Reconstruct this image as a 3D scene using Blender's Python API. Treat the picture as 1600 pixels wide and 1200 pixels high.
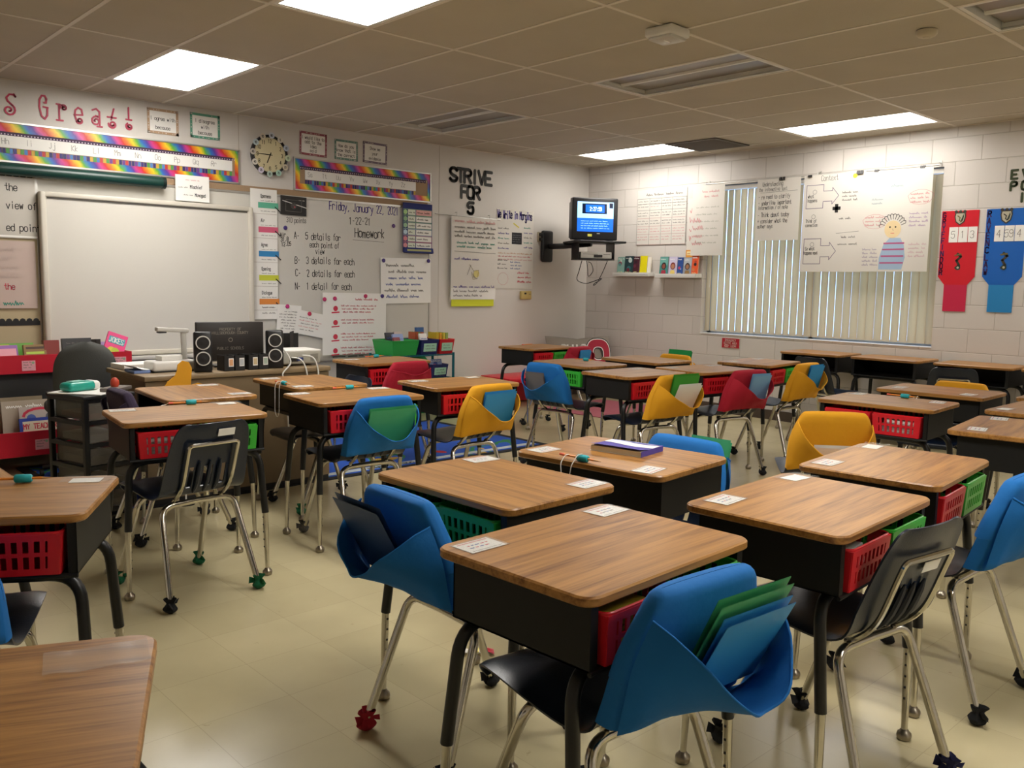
import bpy, bmesh, math, random
from mathutils import Vector, Matrix

for _o in list(bpy.data.objects):
    bpy.data.objects.remove(_o)
SC = bpy.context.scene
COL = SC.collection
R = math.radians
PI = math.pi

# ------------------------------------------------------------------ camera, sky, exposure
CAM_POS = Vector((-2.849, -5.513, 1.345))
YAW, PITCH, ROLL, FPX = 0.7485, -0.1147, 0.0179, 1364.0
_d = Vector((math.sin(YAW) * math.cos(PITCH), math.cos(YAW) * math.cos(PITCH), math.sin(PITCH)))
_r = Vector((math.cos(YAW), -math.sin(YAW), 0))
_u = _r.cross(_d)
_r2 = _r * math.cos(ROLL) + _u * math.sin(ROLL)
_u2 = -_r * math.sin(ROLL) + _u * math.cos(ROLL)
cam_data = bpy.data.cameras.new('camera')
cam_data.sensor_width = 36.0
cam_data.lens = 36.0 * FPX / 1600.0
cam_data.clip_start = 0.02
cam = bpy.data.objects.new('camera', cam_data)
COL.objects.link(cam)
_m = Matrix((_r2, _u2, -_d)).transposed().to_4x4()
_m.translation = CAM_POS
cam.matrix_world = _m
SC.camera = cam

world = bpy.data.worlds.new('sky')
SC.world = world
world.use_nodes = True
_bg = world.node_tree.nodes['Background']
_bg.inputs['Color'].default_value = (0.36, 0.58, 1.0, 1)
_bg.inputs['Strength'].default_value = 3.0

LAMP_POWER = 17.0
LAMP_COLOR = (1.0, 0.96, 0.905, 1)
SC.view_settings.view_transform = 'Standard'
SC.view_settings.look = 'None'
SC.view_settings.gamma = 1.0
SC.view_settings.use_curve_mapping = False
SC.view_settings.exposure = 0.47

# ------------------------------------------------------------------ materials
def lin(c):
    if isinstance(c, str):
        c = [int(c[i:i + 2], 16) / 255 for i in (0, 2, 4)]
        c = [x / 12.92 if x <= 0.04045 else ((x + 0.055) / 1.055) ** 2.4 for x in c]
    return (c[0], c[1], c[2], 1.0)

MATS = {}
def mat(name, color='808080', rough=0.5, metal=0.0, bump=0.0, bscale=60.0, vary=0.0, vscale=4.0, spec=None, emit=None, estr=0.0, trans=0.0, coat=0.0):
    if name in MATS:
        return MATS[name]
    m = bpy.data.materials.new(name)
    m.use_nodes = True
    nt = m.node_tree
    b = nt.nodes['Principled BSDF']
    c = lin(color)
    b.inputs['Base Color'].default_value = c
    b.inputs['Roughness'].default_value = rough
    b.inputs['Metallic'].default_value = metal
    if spec is not None:
        b.inputs['Specular IOR Level'].default_value = spec
    if coat:
        b.inputs['Coat Weight'].default_value = coat
        b.inputs['Coat Roughness'].default_value = 0.15
    if emit:
        b.inputs['Emission Color'].default_value = lin(emit)
        b.inputs['Emission Strength'].default_value = estr
    if trans:
        b.inputs['Transmission Weight'].default_value = trans
    if bump or vary:
        tc = nt.nodes.new('ShaderNodeTexCoord')
        if bump:
            n = nt.nodes.new('ShaderNodeTexNoise')
            n.inputs['Scale'].default_value = bscale
            n.inputs['Detail'].default_value = 3
            nt.links.new(tc.outputs['Object'], n.inputs['Vector'])
            bp = nt.nodes.new('ShaderNodeBump')
            bp.inputs['Strength'].default_value = bump
            bp.inputs['Distance'].default_value = 0.004
            nt.links.new(n.outputs['Fac'], bp.inputs['Height'])
            nt.links.new(bp.outputs['Normal'], b.inputs['Normal'])
        if vary:
            n2 = nt.nodes.new('ShaderNodeTexNoise')
            n2.inputs['Scale'].default_value = vscale
            n2.inputs['Detail'].default_value = 4
            nt.links.new(tc.outputs['Object'], n2.inputs['Vector'])
            cr = nt.nodes.new('ShaderNodeValToRGB')
            cr.color_ramp.elements[0].position = 0.3
            cr.color_ramp.elements[1].position = 0.7
            cr.color_ramp.elements[0].color = (c[0] * (1 - vary), c[1] * (1 - vary), c[2] * (1 - vary), 1)
            cr.color_ramp.elements[1].color = (min(1, c[0] * (1 + vary)), min(1, c[1] * (1 + vary)), min(1, c[2] * (1 + vary)), 1)
            nt.links.new(n2.outputs['Fac'], cr.inputs['Fac'])
            nt.links.new(cr.outputs['Color'], b.inputs['Base Color'])
    MATS[name] = m
    return m

def wood_mat():
    m = bpy.data.materials.new('oak_laminate')
    m.use_nodes = True
    nt = m.node_tree
    N, L = nt.nodes, nt.links
    b = N['Principled BSDF']
    tc = N.new('ShaderNodeTexCoord')
    oi = N.new('ShaderNodeObjectInfo')
    vm = N.new('ShaderNodeVectorMath'); vm.operation = 'MULTIPLY_ADD'
    cmb = N.new('ShaderNodeCombineXYZ')
    for i in (0, 1):
        mm = N.new('ShaderNodeMath'); mm.operation = 'MULTIPLY'; mm.inputs[1].default_value = (13.0, 7.0)[i]
        L.new(oi.outputs['Random'], mm.inputs[0]); L.new(mm.outputs[0], cmb.inputs[i])
    vm.inputs[1].default_value = (1, 1, 1)
    L.new(tc.outputs['Object'], vm.inputs[0]); L.new(cmb.outputs[0], vm.inputs[2])
    mp = N.new('ShaderNodeMapping'); mp.inputs['Scale'].default_value = (1.6, 22.0, 22.0)
    L.new(vm.outputs[0], mp.inputs['Vector'])
    n1 = N.new('ShaderNodeTexNoise'); n1.inputs['Scale'].default_value = 1.0; n1.inputs['Detail'].default_value = 6; n1.inputs['Distortion'].default_value = 1.4
    L.new(mp.outputs[0], n1.inputs['Vector'])
    mp2 = N.new('ShaderNodeMapping'); mp2.inputs['Scale'].default_value = (6.0, 160.0, 160.0)
    L.new(vm.outputs[0], mp2.inputs['Vector'])
    n2 = N.new('ShaderNodeTexNoise'); n2.inputs['Scale'].default_value = 1.0; n2.inputs['Detail'].default_value = 3
    L.new(mp2.outputs[0], n2.inputs['Vector'])
    mx = N.new('ShaderNodeMix'); mx.data_type = 'FLOAT'; mx.inputs[0].default_value = 0.35
    L.new(n1.outputs['Fac'], mx.inputs[2]); L.new(n2.outputs['Fac'], mx.inputs[3])
    cr = N.new('ShaderNodeValToRGB')
    e = cr.color_ramp.elements
    e[0].position = 0.36; e[0].color = lin('74491f')
    e[1].position = 0.62; e[1].color = lin('b07f42')
    e2 = e.new(0.48); e2.color = lin('996b35')
    L.new(mx.outputs[0], cr.inputs['Fac'])
    L.new(cr.outputs['Color'], b.inputs['Base Color'])
    b.inputs['Roughness'].default_value = 0.36
    MATS['wood'] = m
    return m

def brick_wall_mat():
    m = bpy.data.materials.new('painted_block')
    m.use_nodes = True
    nt = m.node_tree
    N, L = nt.nodes, nt.links
    b = N['Principled BSDF']
    g = N.new('ShaderNodeNewGeometry')
    sp = N.new('ShaderNodeSeparateXYZ'); L.new(g.outputs['Position'], sp.inputs[0])
    cb = N.new('ShaderNodeCombineXYZ'); L.new(sp.outputs['Y'], cb.inputs[0]); L.new(sp.outputs['Z'], cb.inputs[1])
    br = N.new('ShaderNodeTexBrick')
    br.offset = 0.5
    br.inputs['Scale'].default_value = 1.0
    br.inputs['Brick Width'].default_value = 0.409
    br.inputs['Row Height'].default_value = 0.2045
    br.inputs['Mortar Size'].default_value = 0.0045
    br.inputs['Mortar Smooth'].default_value = 0.6
    for k, c in (('Color1', 'd2ccc5'), ('Color2', 'cec8c1'), ('Mortar', 'bdb6ad')):
        br.inputs[k].default_value = lin(c)
    L.new(cb.outputs[0], br.inputs['Vector'])
    L.new(br.outputs['Color'], b.inputs['Base Color'])
    n = N.new('ShaderNodeTexNoise'); n.inputs['Scale'].default_value = 90; n.inputs['Detail'].default_value = 3
    L.new(g.outputs['Position'], n.inputs['Vector'])
    inv = N.new('ShaderNodeMath'); inv.operation = 'MULTIPLY_ADD'; inv.inputs[1].default_value = -1.0; inv.inputs[2].default_value = 1.0
    L.new(br.outputs['Fac'], inv.inputs[0])
    ad = N.new('ShaderNodeMath'); ad.operation = 'MULTIPLY_ADD'; ad.inputs[1].default_value = 0.08
    L.new(n.outputs['Fac'], ad.inputs[0]); L.new(inv.outputs[0], ad.inputs[2])
    bp = N.new('ShaderNodeBump'); bp.inputs['Strength'].default_value = 0.6; bp.inputs['Distance'].default_value = 0.006
    L.new(ad.outputs[0], bp.inputs['Height']); L.new(bp.outputs['Normal'], b.inputs['Normal'])
    b.inputs['Roughness'].default_value = 0.45
    MATS['block'] = m
    return m

def floor_mat():
    m = bpy.data.materials.new('waxed_vinyl_tile')
    m.use_nodes = True
    nt = m.node_tree
    N, L = nt.nodes, nt.links
    b = N['Principled BSDF']
    g = N.new('ShaderNodeNewGeometry')
    br = N.new('ShaderNodeTexBrick')
    br.offset = 0.0
    br.inputs['Scale'].default_value = 1.0
    br.inputs['Brick Width'].default_value = 0.3048
    br.inputs['Row Height'].default_value = 0.3048
    br.inputs['Mortar Size'].default_value = 0.0009
    br.inputs['Mortar Smooth'].default_value = 0.4
    br.inputs['Color1'].default_value = lin('c2b690')
    br.inputs['Color2'].default_value = lin('bcb08a')
    br.inputs['Mortar'].default_value = lin('a59a78')
    L.new(g.outputs['Position'], br.inputs['Vector'])
    n = N.new('ShaderNodeTexNoise'); n.inputs['Scale'].default_value = 2.2; n.inputs['Detail'].default_value = 6
    L.new(g.outputs['Position'], n.inputs['Vector'])
    cr = N.new('ShaderNodeMapRange'); cr.inputs[1].default_value = 0.25; cr.inputs[2].default_value = 0.75; cr.inputs[3].default_value = 0.86; cr.inputs[4].default_value = 1.04
    L.new(n.outputs['Fac'], cr.inputs[0])
    mu = N.new('ShaderNodeMix'); mu.data_type = 'RGBA'; mu.blend_type = 'MULTIPLY'; mu.inputs[0].default_value = 1.0
    L.new(br.outputs['Color'], mu.inputs[6]); L.new(cr.outputs[0], mu.inputs[7])
    # scuff marks
    v = N.new('ShaderNodeTexNoise'); v.inputs['Scale'].default_value = 13.0; v.inputs['Detail'].default_value = 5; v.inputs['Roughness'].default_value = 0.6
    L.new(g.outputs['Position'], v.inputs['Vector'])
    cr2 = N.new('ShaderNodeValToRGB')
    cr2.color_ramp.elements[0].position = 0.69; cr2.color_ramp.elements[0].color = (1, 1, 1, 1)
    cr2.color_ramp.elements[1].position = 0.76; cr2.color_ramp.elements[1].color = (0.55, 0.5, 0.42, 1)
    L.new(v.outputs['Fac'], cr2.inputs['Fac'])
    mu2 = N.new('ShaderNodeMix'); mu2.data_type = 'RGBA'; mu2.blend_type = 'MULTIPLY'; mu2.inputs[0].default_value = 0.8
    L.new(mu.outputs[2], mu2.inputs[6]); L.new(cr2.outputs['Color'], mu2.inputs[7])
    L.new(mu2.outputs[2], b.inputs['Base Color'])
    mr = N.new('ShaderNodeMapRange'); mr.inputs[3].default_value = 0.17; mr.inputs[4].default_value = 0.34
    b.inputs['Roughness'].default_value = 0.24
    bp = N.new('ShaderNodeBump'); bp.inputs['Strength'].default_value = 0.05; bp.inputs['Distance'].default_value = 0.01
    n3 = N.new('ShaderNodeTexNoise'); n3.inputs['Scale'].default_value = 6
    L.new(g.outputs['Position'], n3.inputs['Vector'])
    L.new(n3.outputs['Fac'], bp.inputs['Height']); L.new(bp.outputs['Normal'], b.inputs['Normal'])
    MATS['floor'] = m
    return m

def rug_mat():
    m = bpy.data.materials.new('printed_rug')
    m.use_nodes = True
    nt = m.node_tree
    N, L = nt.nodes, nt.links
    b = N['Principled BSDF']
    tc = N.new('ShaderNodeTexCoord')
    n = N.new('ShaderNodeTexNoise'); n.inputs['Scale'].default_value = 1.7; n.inputs['Detail'].default_value = 2.5
    L.new(tc.outputs['Object'], n.inputs['Vector'])
    cr = N.new('ShaderNodeValToRGB'); cr.color_ramp.interpolation = 'CONSTANT'
    e = cr.color_ramp.elements
    e[0].position = 0.0; e[0].color = lin('b02433')
    e[1].position = 0.36; e[1].color = lin('1c4fae')
    for p, c in ((0.60, '2c7a4e'), (0.635, '1f55b4'), (0.68, 'c9a13a')):
        k = e.new(p); k.color = lin(c)
    L.new(n.outputs['Fac'], cr.inputs['Fac'])
    L.new(cr.outputs['Color'], b.inputs['Base Color'])
    b.inputs['Roughness'].default_value = 0.95
    n2 = N.new('ShaderNodeTexNoise'); n2.inputs['Scale'].default_value = 300
    L.new(tc.outputs['Object'], n2.inputs['Vector'])
    bp = N.new('ShaderNodeBump'); bp.inputs['Strength'].default_value = 0.4; bp.inputs['Distance'].default_value = 0.003
    L.new(n2.outputs['Fac'], bp.inputs['Height']); L.new(bp.outputs['Normal'], b.inputs['Normal'])
    MATS['rug'] = m
    return m

def rainbow_mat():
    m = bpy.data.materials.new('rainbow_border')
    m.use_nodes = True
    nt = m.node_tree
    N, L = nt.nodes, nt.links
    b = N['Principled BSDF']
    tc = N.new('ShaderNodeTexCoord')
    sp = N.new('ShaderNodeSeparateXYZ'); L.new(tc.outputs['Object'], sp.inputs[0])
    n = N.new('ShaderNodeTexNoise'); n.inputs['Scale'].default_value = 24; n.inputs['Detail'].default_value = 3
    L.new(tc.outputs['Object'], n.inputs['Vector'])
    a = N.new('ShaderNodeMath'); a.operation = 'MULTIPLY_ADD'; a.inputs[1].default_value = 0.7
    L.new(sp.outputs['Z'], a.inputs[0]); L.new(sp.outputs['X'], a.inputs[2])
    a2 = N.new('ShaderNodeMath'); a2.operation = 'MULTIPLY_ADD'; a2.inputs[1].default_value = 0.045
    L.new(n.outputs['Fac'], a2.inputs[0]); L.new(a.outputs[0], a2.inputs[2])
    s = N.new('ShaderNodeMath'); s.operation = 'MULTIPLY'; s.inputs[1].default_value = 3.6
    L.new(a2.outputs[0], s.inputs[0])
    fr = N.new('ShaderNodeMath'); fr.operation = 'FRACT'; L.new(s.outputs[0], fr.inputs[0])
    cr = N.new('ShaderNodeValToRGB')
    e = cr.color_ramp.elements
    e[0].position = 0.0; e[0].color = lin('d02f2a')
    e[1].position = 1.0; e[1].color = lin('d02f2a')
    for p, c in ((0.14, 'e8872a'), (0.28, 'f2cf2c'), (0.42, '5fae3c'), (0.57, '2b6fc0'), (0.72, '5a3a98'), (0.86, 'd0408a')):
        k = e.new(p); k.color = lin(c)
    L.new(fr.outputs[0], cr.inputs['Fac']); L.new(cr.outputs['Color'], b.inputs['Base Color'])
    b.inputs['Roughness'].default_value = 0.35
    MATS['rainbow'] = m
    return m

def slat_mat():
    m = bpy.data.materials.new('blind_vinyl')
    m.use_nodes = True
    nt = m.node_tree
    N, L = nt.nodes, nt.links
    out = N['Material Output']
    b = N['Principled BSDF']
    b.inputs['Base Color'].default_value = lin('d6cbb6')
    b.inputs['Roughness'].default_value = 0.5
    t = N.new('ShaderNodeBsdfTranslucent'); t.inputs['Color'].default_value = lin('e0b478')
    mx = N.new('ShaderNodeMixShader'); mx.inputs[0].default_value = 0.42
    L.new(b.outputs[0], mx.inputs[1]); L.new(t.outputs[0], mx.inputs[2]); L.new(mx.outputs[0], out.inputs['Surface'])
    MATS['slat'] = m
    return m

def paper_mat(name, color, tr=0.15):
    m = bpy.data.materials.new(name)
    m.use_nodes = True
    nt = m.node_tree
    N, L = nt.nodes, nt.links
    out = N['Material Output']
    b = N['Principled BSDF']
    b.inputs['Base Color'].default_value = lin(color)
    b.inputs['Roughness'].default_value = 0.7
    t = N.new('ShaderNodeBsdfTranslucent'); t.inputs['Color'].default_value = lin(color)
    mx = N.new('ShaderNodeMixShader'); mx.inputs[0].default_value = tr
    L.new(b.outputs[0], mx.inputs[1]); L.new(t.outputs[0], mx.inputs[2]); L.new(mx.outputs[0], out.inputs['Surface'])
    MATS[name] = m
    return m

def glass_mat():
    m = bpy.data.materials.new('window_glass')
    m.use_nodes = True
    nt = m.node_tree
    N, L = nt.nodes, nt.links
    out = N['Material Output']
    N.remove(N['Principled BSDF'])
    tr = N.new('ShaderNodeBsdfTransparent'); tr.inputs['Color'].default_value = (0.94, 0.97, 0.98, 1)
    gl = N.new('ShaderNodeBsdfGlossy'); gl.inputs['Roughness'].default_value = 0.02
    fr = N.new('ShaderNodeFresnel'); fr.inputs['IOR'].default_value = 1.45
    mx = N.new('ShaderNodeMixShader')
    L.new(fr.outputs[0], mx.inputs[0]); L.new(tr.outputs[0], mx.inputs[1]); L.new(gl.outputs[0], mx.inputs[2]); L.new(mx.outputs[0], out.inputs['Surface'])
    MATS['glass'] = m
    return m

def clear_mat(name, tint, rough=0.08, mixf=0.25):
    m = bpy.data.materials.new(name)
    m.use_nodes = True
    nt = m.node_tree
    N, L = nt.nodes, nt.links
    out = N['Material Output']
    b = N['Principled BSDF']
    b.inputs['Base Color'].default_value = lin(tint); b.inputs['Roughness'].default_value = rough
    tr = N.new('ShaderNodeBsdfTransparent'); tr.inputs['Color'].default_value = (0.95, 0.95, 0.95, 1)
    mx = N.new('ShaderNodeMixShader'); mx.inputs[0].default_value = mixf
    L.new(tr.outputs[0], mx.inputs[1]); L.new(b.outputs[0], mx.inputs[2]); L.new(mx.outputs[0], out.inputs['Surface'])
    MATS[name] = m
    return m

WOOD = wood_mat()
BLOCK = brick_wall_mat()
FLOOR = floor_mat()
RUG = rug_mat()
RAINBOW = rainbow_mat()
SLAT = slat_mat()
PAPER = paper_mat('chart_paper', 'e6e1d8', 0.22)
GLASS = glass_mat()
CLEAR = clear_mat('clear_plastic', 'e8e6e0', 0.22, 0.14)
SMOKY = clear_mat('cloudy_drawer_plastic', '7d776d', 0.3, 0.5)
WALLP = mat('wall_paint', 'd3cec7', 0.5, bump=0.08, bscale=120)
TILE = mat('ceiling_tile', 'beb5a3', 0.9, bump=0.3, bscale=220, vary=0.03, vscale=3)
GRID = mat('ceiling_grid', 'ddd5c6', 0.5)
WHITE = mat('white_paint', 'e4e2dc', 0.45)
SHEETW = mat('white_paper', 'eeece6', 0.6)
INKB = mat('black_ink', '23211f', 0.6)
INKG = mat('grey_ink', '77736c', 0.7)
INKR = mat('red_ink', 'd0354d', 0.6)
INKP = mat('purple_ink', '4a3a92', 0.6)
INKGR = mat('green_ink', '3f9a86', 0.6)
INKBL = mat('blue_ink', '4d62a8', 0.6)
INKPK = mat('pink_ink', 'd99a98', 0.7)
STEEL = mat('charcoal_steel', '161615', 0.5, spec=0.3)
BLACKT = mat('black_tube', '0e0f0f', 0.35)
CHROME = mat('worn_chrome', 'c9c5bb', 0.14, 1.0, vary=0.10, vscale=14)
NICKEL = mat('nickel_glide', '9a9182', 0.3, 1.0)
NAVY = mat('navy_plastic', '111c2e', 0.3, bump=0.12, bscale=240)
REDP = mat('red_plastic', 'd0202c', 0.32)
GREENP = mat('green_plastic', '3fb53a', 0.32)
DGREENP = mat('dark_green_plastic', '25a046', 0.32)
BLUEF = mat('blue_fabric', '0668b2', 0.85, bump=0.5, bscale=26)
YELF = mat('yellow_fabric', 'd89a10', 0.85, bump=0.5, bscale=26)
REDF = mat('red_fabric', 'a80d2a', 0.85, bump=0.5, bscale=26)
PURPF = mat('purple_fabric', '33263f', 0.85, bump=0.5, bscale=26)
GRNF = mat('green_fabric', '0d8f4a', 0.85, bump=0.4, bscale=26)
GREYF = mat('grey_fabric', '4c4d4a', 0.95, bump=0.4, bscale=300)
BLACKP = mat('black_plastic', '18181a', 0.35)
BLACKM = mat('matte_black', '1c1b1b', 0.6)
LGREY = mat('light_grey_plastic', 'c9c6be', 0.4)
ALU = mat('aluminium', 'c6c4bf', 0.35, 0.8)
BOARDW = mat('whiteboard_enamel', 'cdcac1', 0.22)
SMARTW = mat('projection_surface', 'd2cec4', 0.4)
CORK = mat('tan_cork', 'a2876a', 0.9, bump=0.3, bscale=200)
REDPAINT = mat('red_board', 'c41a30', 0.4)
DARKRACK = mat('dark_rack', '38393a', 0.55)
TANMET = mat('tan_metal', '7d6a50', 0.4)
BROWNT = mat('brown_laminate', '87694a', 0.4)
TEALM = mat('teal_metal', '14656f', 0.35, 0.3)
NAVYP = mat('navy_bin', '1b2360', 0.35)
MAROON = mat('maroon_rug', 'a05560', 0.95, bump=0.4, bscale=300)
CREAM = mat('clock_face', 'd3c8a0', 0.5)
FOLDB = mat('blue_folder', '2e8fcb', 0.5)
FOLDG = mat('green_folder', '3fa06a', 0.5)
FOLDD = mat('dark_blue_folder', '2b4a78', 0.5)
PENCIL = mat('pencil_wood', 'e08a33', 0.5)
TEALG = mat('teal_grip', '1fa3ad', 0.6)
PINKE = mat('pink_eraser', 'e46a50', 0.7)
CORDW = mat('white_cord', 'dcdad2', 0.5)
LABELP = mat('pink_label', 'e4a3ab', 0.6)
LABELG = mat('pale_green_label', 'a8d6b8', 0.6)
def flat(hexc, rough=0.5):
    return mat('colour_' + hexc, hexc, rough)
LAMP = bpy.data.materials.new('lamp_diffuser')
LAMP.use_nodes = True
_b = LAMP.node_tree.nodes['Principled BSDF']
_b.inputs['Base Color'].default_value = (0.9, 0.9, 0.88, 1)
_b.inputs['Emission Color'].default_value = LAMP_COLOR
_b.inputs['Emission Strength'].default_value = LAMP_POWER
LAMP_DIM = LAMP.copy()
LAMP_DIM.name = 'dimmed_lamp_diffuser'
LAMP_DIM.node_tree.nodes['Principled BSDF'].inputs['Emission Strength'].default_value = LAMP_POWER * 0.6  # same lamp, turned down so the window wall does not blow out
SCREEN = mat('tv_screen_blue', '1450b4', 0.15, emit='1a5fd8', estr=1.1)
SCREENL = mat('tv_screen_light', '8fc4ee', 0.15, emit='9fd0f2', estr=1.0)
SCREEND = mat('tv_screen_dark', '0a1430', 0.15, emit='0a1838', estr=0.4)

# ------------------------------------------------------------------ mesh builder
class MB:
    def __init__(self):
        self.v, self.f, self.mi, self.mats = [], [], [], []
        self.xf = None
    def mid(self, m):
        if m not in self.mats:
            self.mats.append(m)
        return self.mats.index(m)
    def add(self, verts, faces, m):
        b = len(self.v)
        if self.xf is not None:
            verts = [tuple(self.xf @ Vector(p)) for p in verts]
        self.v += [tuple(p) for p in verts]
        self.f += [tuple(b + i for i in f) for f in faces]
        self.mi += [self.mid(m)] * len(faces)
        return self
    def box(self, c, s, m, rz=0.0, rx=0.0, ry=0.0):
        hx, hy, hz = s[0] / 2, s[1] / 2, s[2] / 2
        P = [Vector((x * hx, y * hy, z * hz)) for x in (-1, 1) for y in (-1, 1) for z in (-1, 1)]
        if rz or rx or ry:
            mm = Matrix.Rotation(rz, 3, 'Z') @ Matrix.Rotation(ry, 3, 'Y') @ Matrix.Rotation(rx, 3, 'X')
            P = [mm @ p for p in P]
        P = [p + Vector(c) for p in P]
        return self.add(P, [(0, 1, 3, 2), (4, 6, 7, 5), (0, 4, 5, 1), (2, 3, 7, 6), (0, 2, 6, 4), (1, 5, 7, 3)], m)
    def bevbox(self, c, s, m, bev=0.004, seg=2, rz=0.0, rx=0.0, ry=0.0):
        bm = bmesh.new()
        bmesh.ops.create_cube(bm, size=1.0)
        bmesh.ops.scale(bm, vec=Vector(s), verts=bm.verts)
        bmesh.ops.bevel(bm, geom=list(bm.edges), offset=min(bev, min(s) * 0.49), segments=seg, profile=0.5, affect='EDGES')
        mm = Matrix.Rotation(rz, 3, 'Z') @ Matrix.Rotation(ry, 3, 'Y') @ Matrix.Rotation(rx, 3, 'X')
        bm.verts.ensure_lookup_table()
        vs = [mm @ v.co + Vector(c) for v in bm.verts]
        bm.verts.index_update()
        fs = [tuple(v.index for v in f.verts) for f in bm.faces]
        bm.free()
        return self.add(vs, fs, m)
    def tube(self, pts, r, m, n=10, caps=True, closed=False):
        pts = [Vector(p) for p in pts]
        k = len(pts)
        rs = r if isinstance(r, (list, tuple)) else [r] * k
        verts = []
        T0 = None
        for i in range(k):
            if closed:
                t = (pts[(i + 1) % k] - pts[i - 1]).normalized()
            elif i == 0:
                t = (pts[1] - pts[0]).normalized()
            elif i == k - 1:
                t = (pts[-1] - pts[-2]).normalized()
            else:
                t = ((pts[i + 1] - pts[i]).normalized() + (pts[i] - pts[i - 1]).normalized())
                t = t.normalized() if t.length > 1e-6 else (pts[i + 1] - pts[i]).normalized()
            if T0 is None:
                a = Vector((0, 0, 1)) if abs(t.z) < 0.9 else Vector((1, 0, 0))
                nrm = (a - t * a.dot(t)).normalized()
            else:
                nrm = (nrm - t * nrm.dot(t)).normalized()
            T0 = t
            bn = t.cross(nrm)
            for j in range(n):
                an = 2 * PI * j / n
                verts.append(pts[i] + (nrm * math.cos(an) + bn * math.sin(an)) * rs[i])
        faces = []
        for i in range(k if closed else k - 1):
            i2 = (i + 1) % k
            for j in range(n):
                j2 = (j + 1) % n
                faces.append((i * n + j, i * n + j2, i2 * n + j2, i2 * n + j))
        if caps and not closed:
            faces.append(tuple(range(n - 1, -1, -1)))
            faces.append(tuple((k - 1) * n + j for j in range(n)))
        return self.add(verts, faces, m)
    def lathe(self, prof, c, m, n=20, axis='Z'):
        verts, faces = [], []
        for (r, h) in prof:
            for j in range(n):
                a = 2 * PI * j / n
                p = (r * math.cos(a), r * math.sin(a), h)
                if axis == 'Y':
                    p = (p[0], -p[2], p[1])
                elif axis == 'X':
                    p = (p[2], p[0], p[1])
                verts.append((p[0] + c[0], p[1] + c[1], p[2] + c[2]))
        k = len(prof)
        for i in range(k - 1):
            for j in range(n):
                j2 = (j + 1) % n
                faces.append((i * n + j, i * n + j2, (i + 1) * n + j2, (i + 1) * n + j))
        faces.append(tuple(range(n - 1, -1, -1)))
        faces.append(tuple((k - 1) * n + j for j in range(n)))
        return self.add(verts, faces, m)
    def grid(self, fn, nu, nv, m, flip=False, skip=None):
        verts = [fn(i / nu, j / nv) for j in range(nv + 1) for i in range(nu + 1)]
        faces = []
        for j in range(nv):
            for i in range(nu):
                if skip and skip(i, j):
                    continue
                a = j * (nu + 1) + i
                q = (a, a + 1, a + nu + 2, a + nu + 1)
                faces.append(q[::-1] if flip else q)
        return self.add(verts, faces, m)
    def prism(self, poly, z0, z1, m, axis='Z'):
        n = len(poly)
        def P(x, y, z):
            return (x, y, z) if axis == 'Z' else ((x, z, y) if axis == 'Y' else (z, x, y))
        verts = [P(x, y, z0) for x, y in poly] + [P(x, y, z1) for x, y in poly]
        faces = [tuple(range(n - 1, -1, -1)), tuple(range(n, 2 * n))] + [(i, (i + 1) % n, n + (i + 1) % n, n + i) for i in range(n)]
        return self.add(verts, faces, m)
    # flat marks on an upright sheet that faces -Y (x to the right, z up)
    def rect(self, x0, x1, z0, z1, y, m):
        return self.add([(x0, y, z0), (x1, y, z0), (x1, y, z1), (x0, y, z1)], [(0, 1, 2, 3)], m)
    def ring2(self, pts, y, m):
        return self.add([(x, y, z) for x, z in pts], [tuple(range(len(pts)))], m)
    def disc(self, x, z, r, y, m, n=18, sz=1.0):
        return self.ring2([(x + r * math.cos(2 * PI * i / n), z + sz * r * math.sin(2 * PI * i / n)) for i in range(n)], y, m)
    def line(self, pts, w, y, m):
        for a, b in zip(pts, pts[1:]):
            dx, dz = b[0] - a[0], b[1] - a[1]
            l = math.hypot(dx, dz)
            if l < 1e-7:
                continue
            nx, nz = -dz / l * w / 2, dx / l * w / 2
            ex, ez = dx / l * w * 0.3, dz / l * w * 0.3
            self.add([(a[0] - ex + nx, y, a[1] - ez + nz), (a[0] - ex - nx, y, a[1] - ez - nz), (b[0] + ex - nx, y, b[1] + ez - nz), (b[0] + ex + nx, y, b[1] + ez + nz)], [(0, 1, 2, 3)], m)
        return self
    def outline(self, x0, x1, z0, z1, w, y, m):
        return self.line([(x0, z0), (x1, z0), (x1, z1), (x0, z1), (x0, z0)], w, y, m)
    def text(self, s, x, z, h, y, m, w=None, center=False, slope=0.0, sx=0.62, jit=0.0, vertical=False):
        w = w or h * 0.13
        tot = len(s) * h * sx
        x0 = x - tot / 2 if center else x
        rnd = random.Random(s)
        for i, ch in enumerate(s):
            jz = rnd.uniform(-jit, jit) * h
            for st in GLYPH.get(ch, ()):
                pts = []
                for (gx, gy) in st:
                    px = x0 + i * h * sx + gx / 4 * h * sx * 0.78
                    pz = z + (gy - 2) / 6 * h + jz + slope * (px - x0)
                    pts.append((px, pz))
                self.line(pts, w, y, m)
        return self
    def scribble(self, x0, x1, z, h, y, m, w=None, seed=0):
        rnd = random.Random(seed * 977 + int(x0 * 1000) + int(z * 1777))
        w = w or h * 0.16
        x = x0
        while x < x1 - h:
            wl = rnd.uniform(1.8, 5.0) * h
            pts = []
            xe = min(x1, x + wl)
            while x < xe:
                up = rnd.random()
                pts.append((x, z + h * (1.0 if up > 0.8 else 0.55) * rnd.uniform(0.8, 1)))
                x += h * rnd.uniform(0.16, 0.34)
                pts.append((x, z + rnd.uniform(-0.03, 0.15) * h))
                x += h * rnd.uniform(0.1, 0.28)
            self.line(pts, w, y, m)
            x += h * rnd.uniform(0.45, 0.8)
        return self
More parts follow.
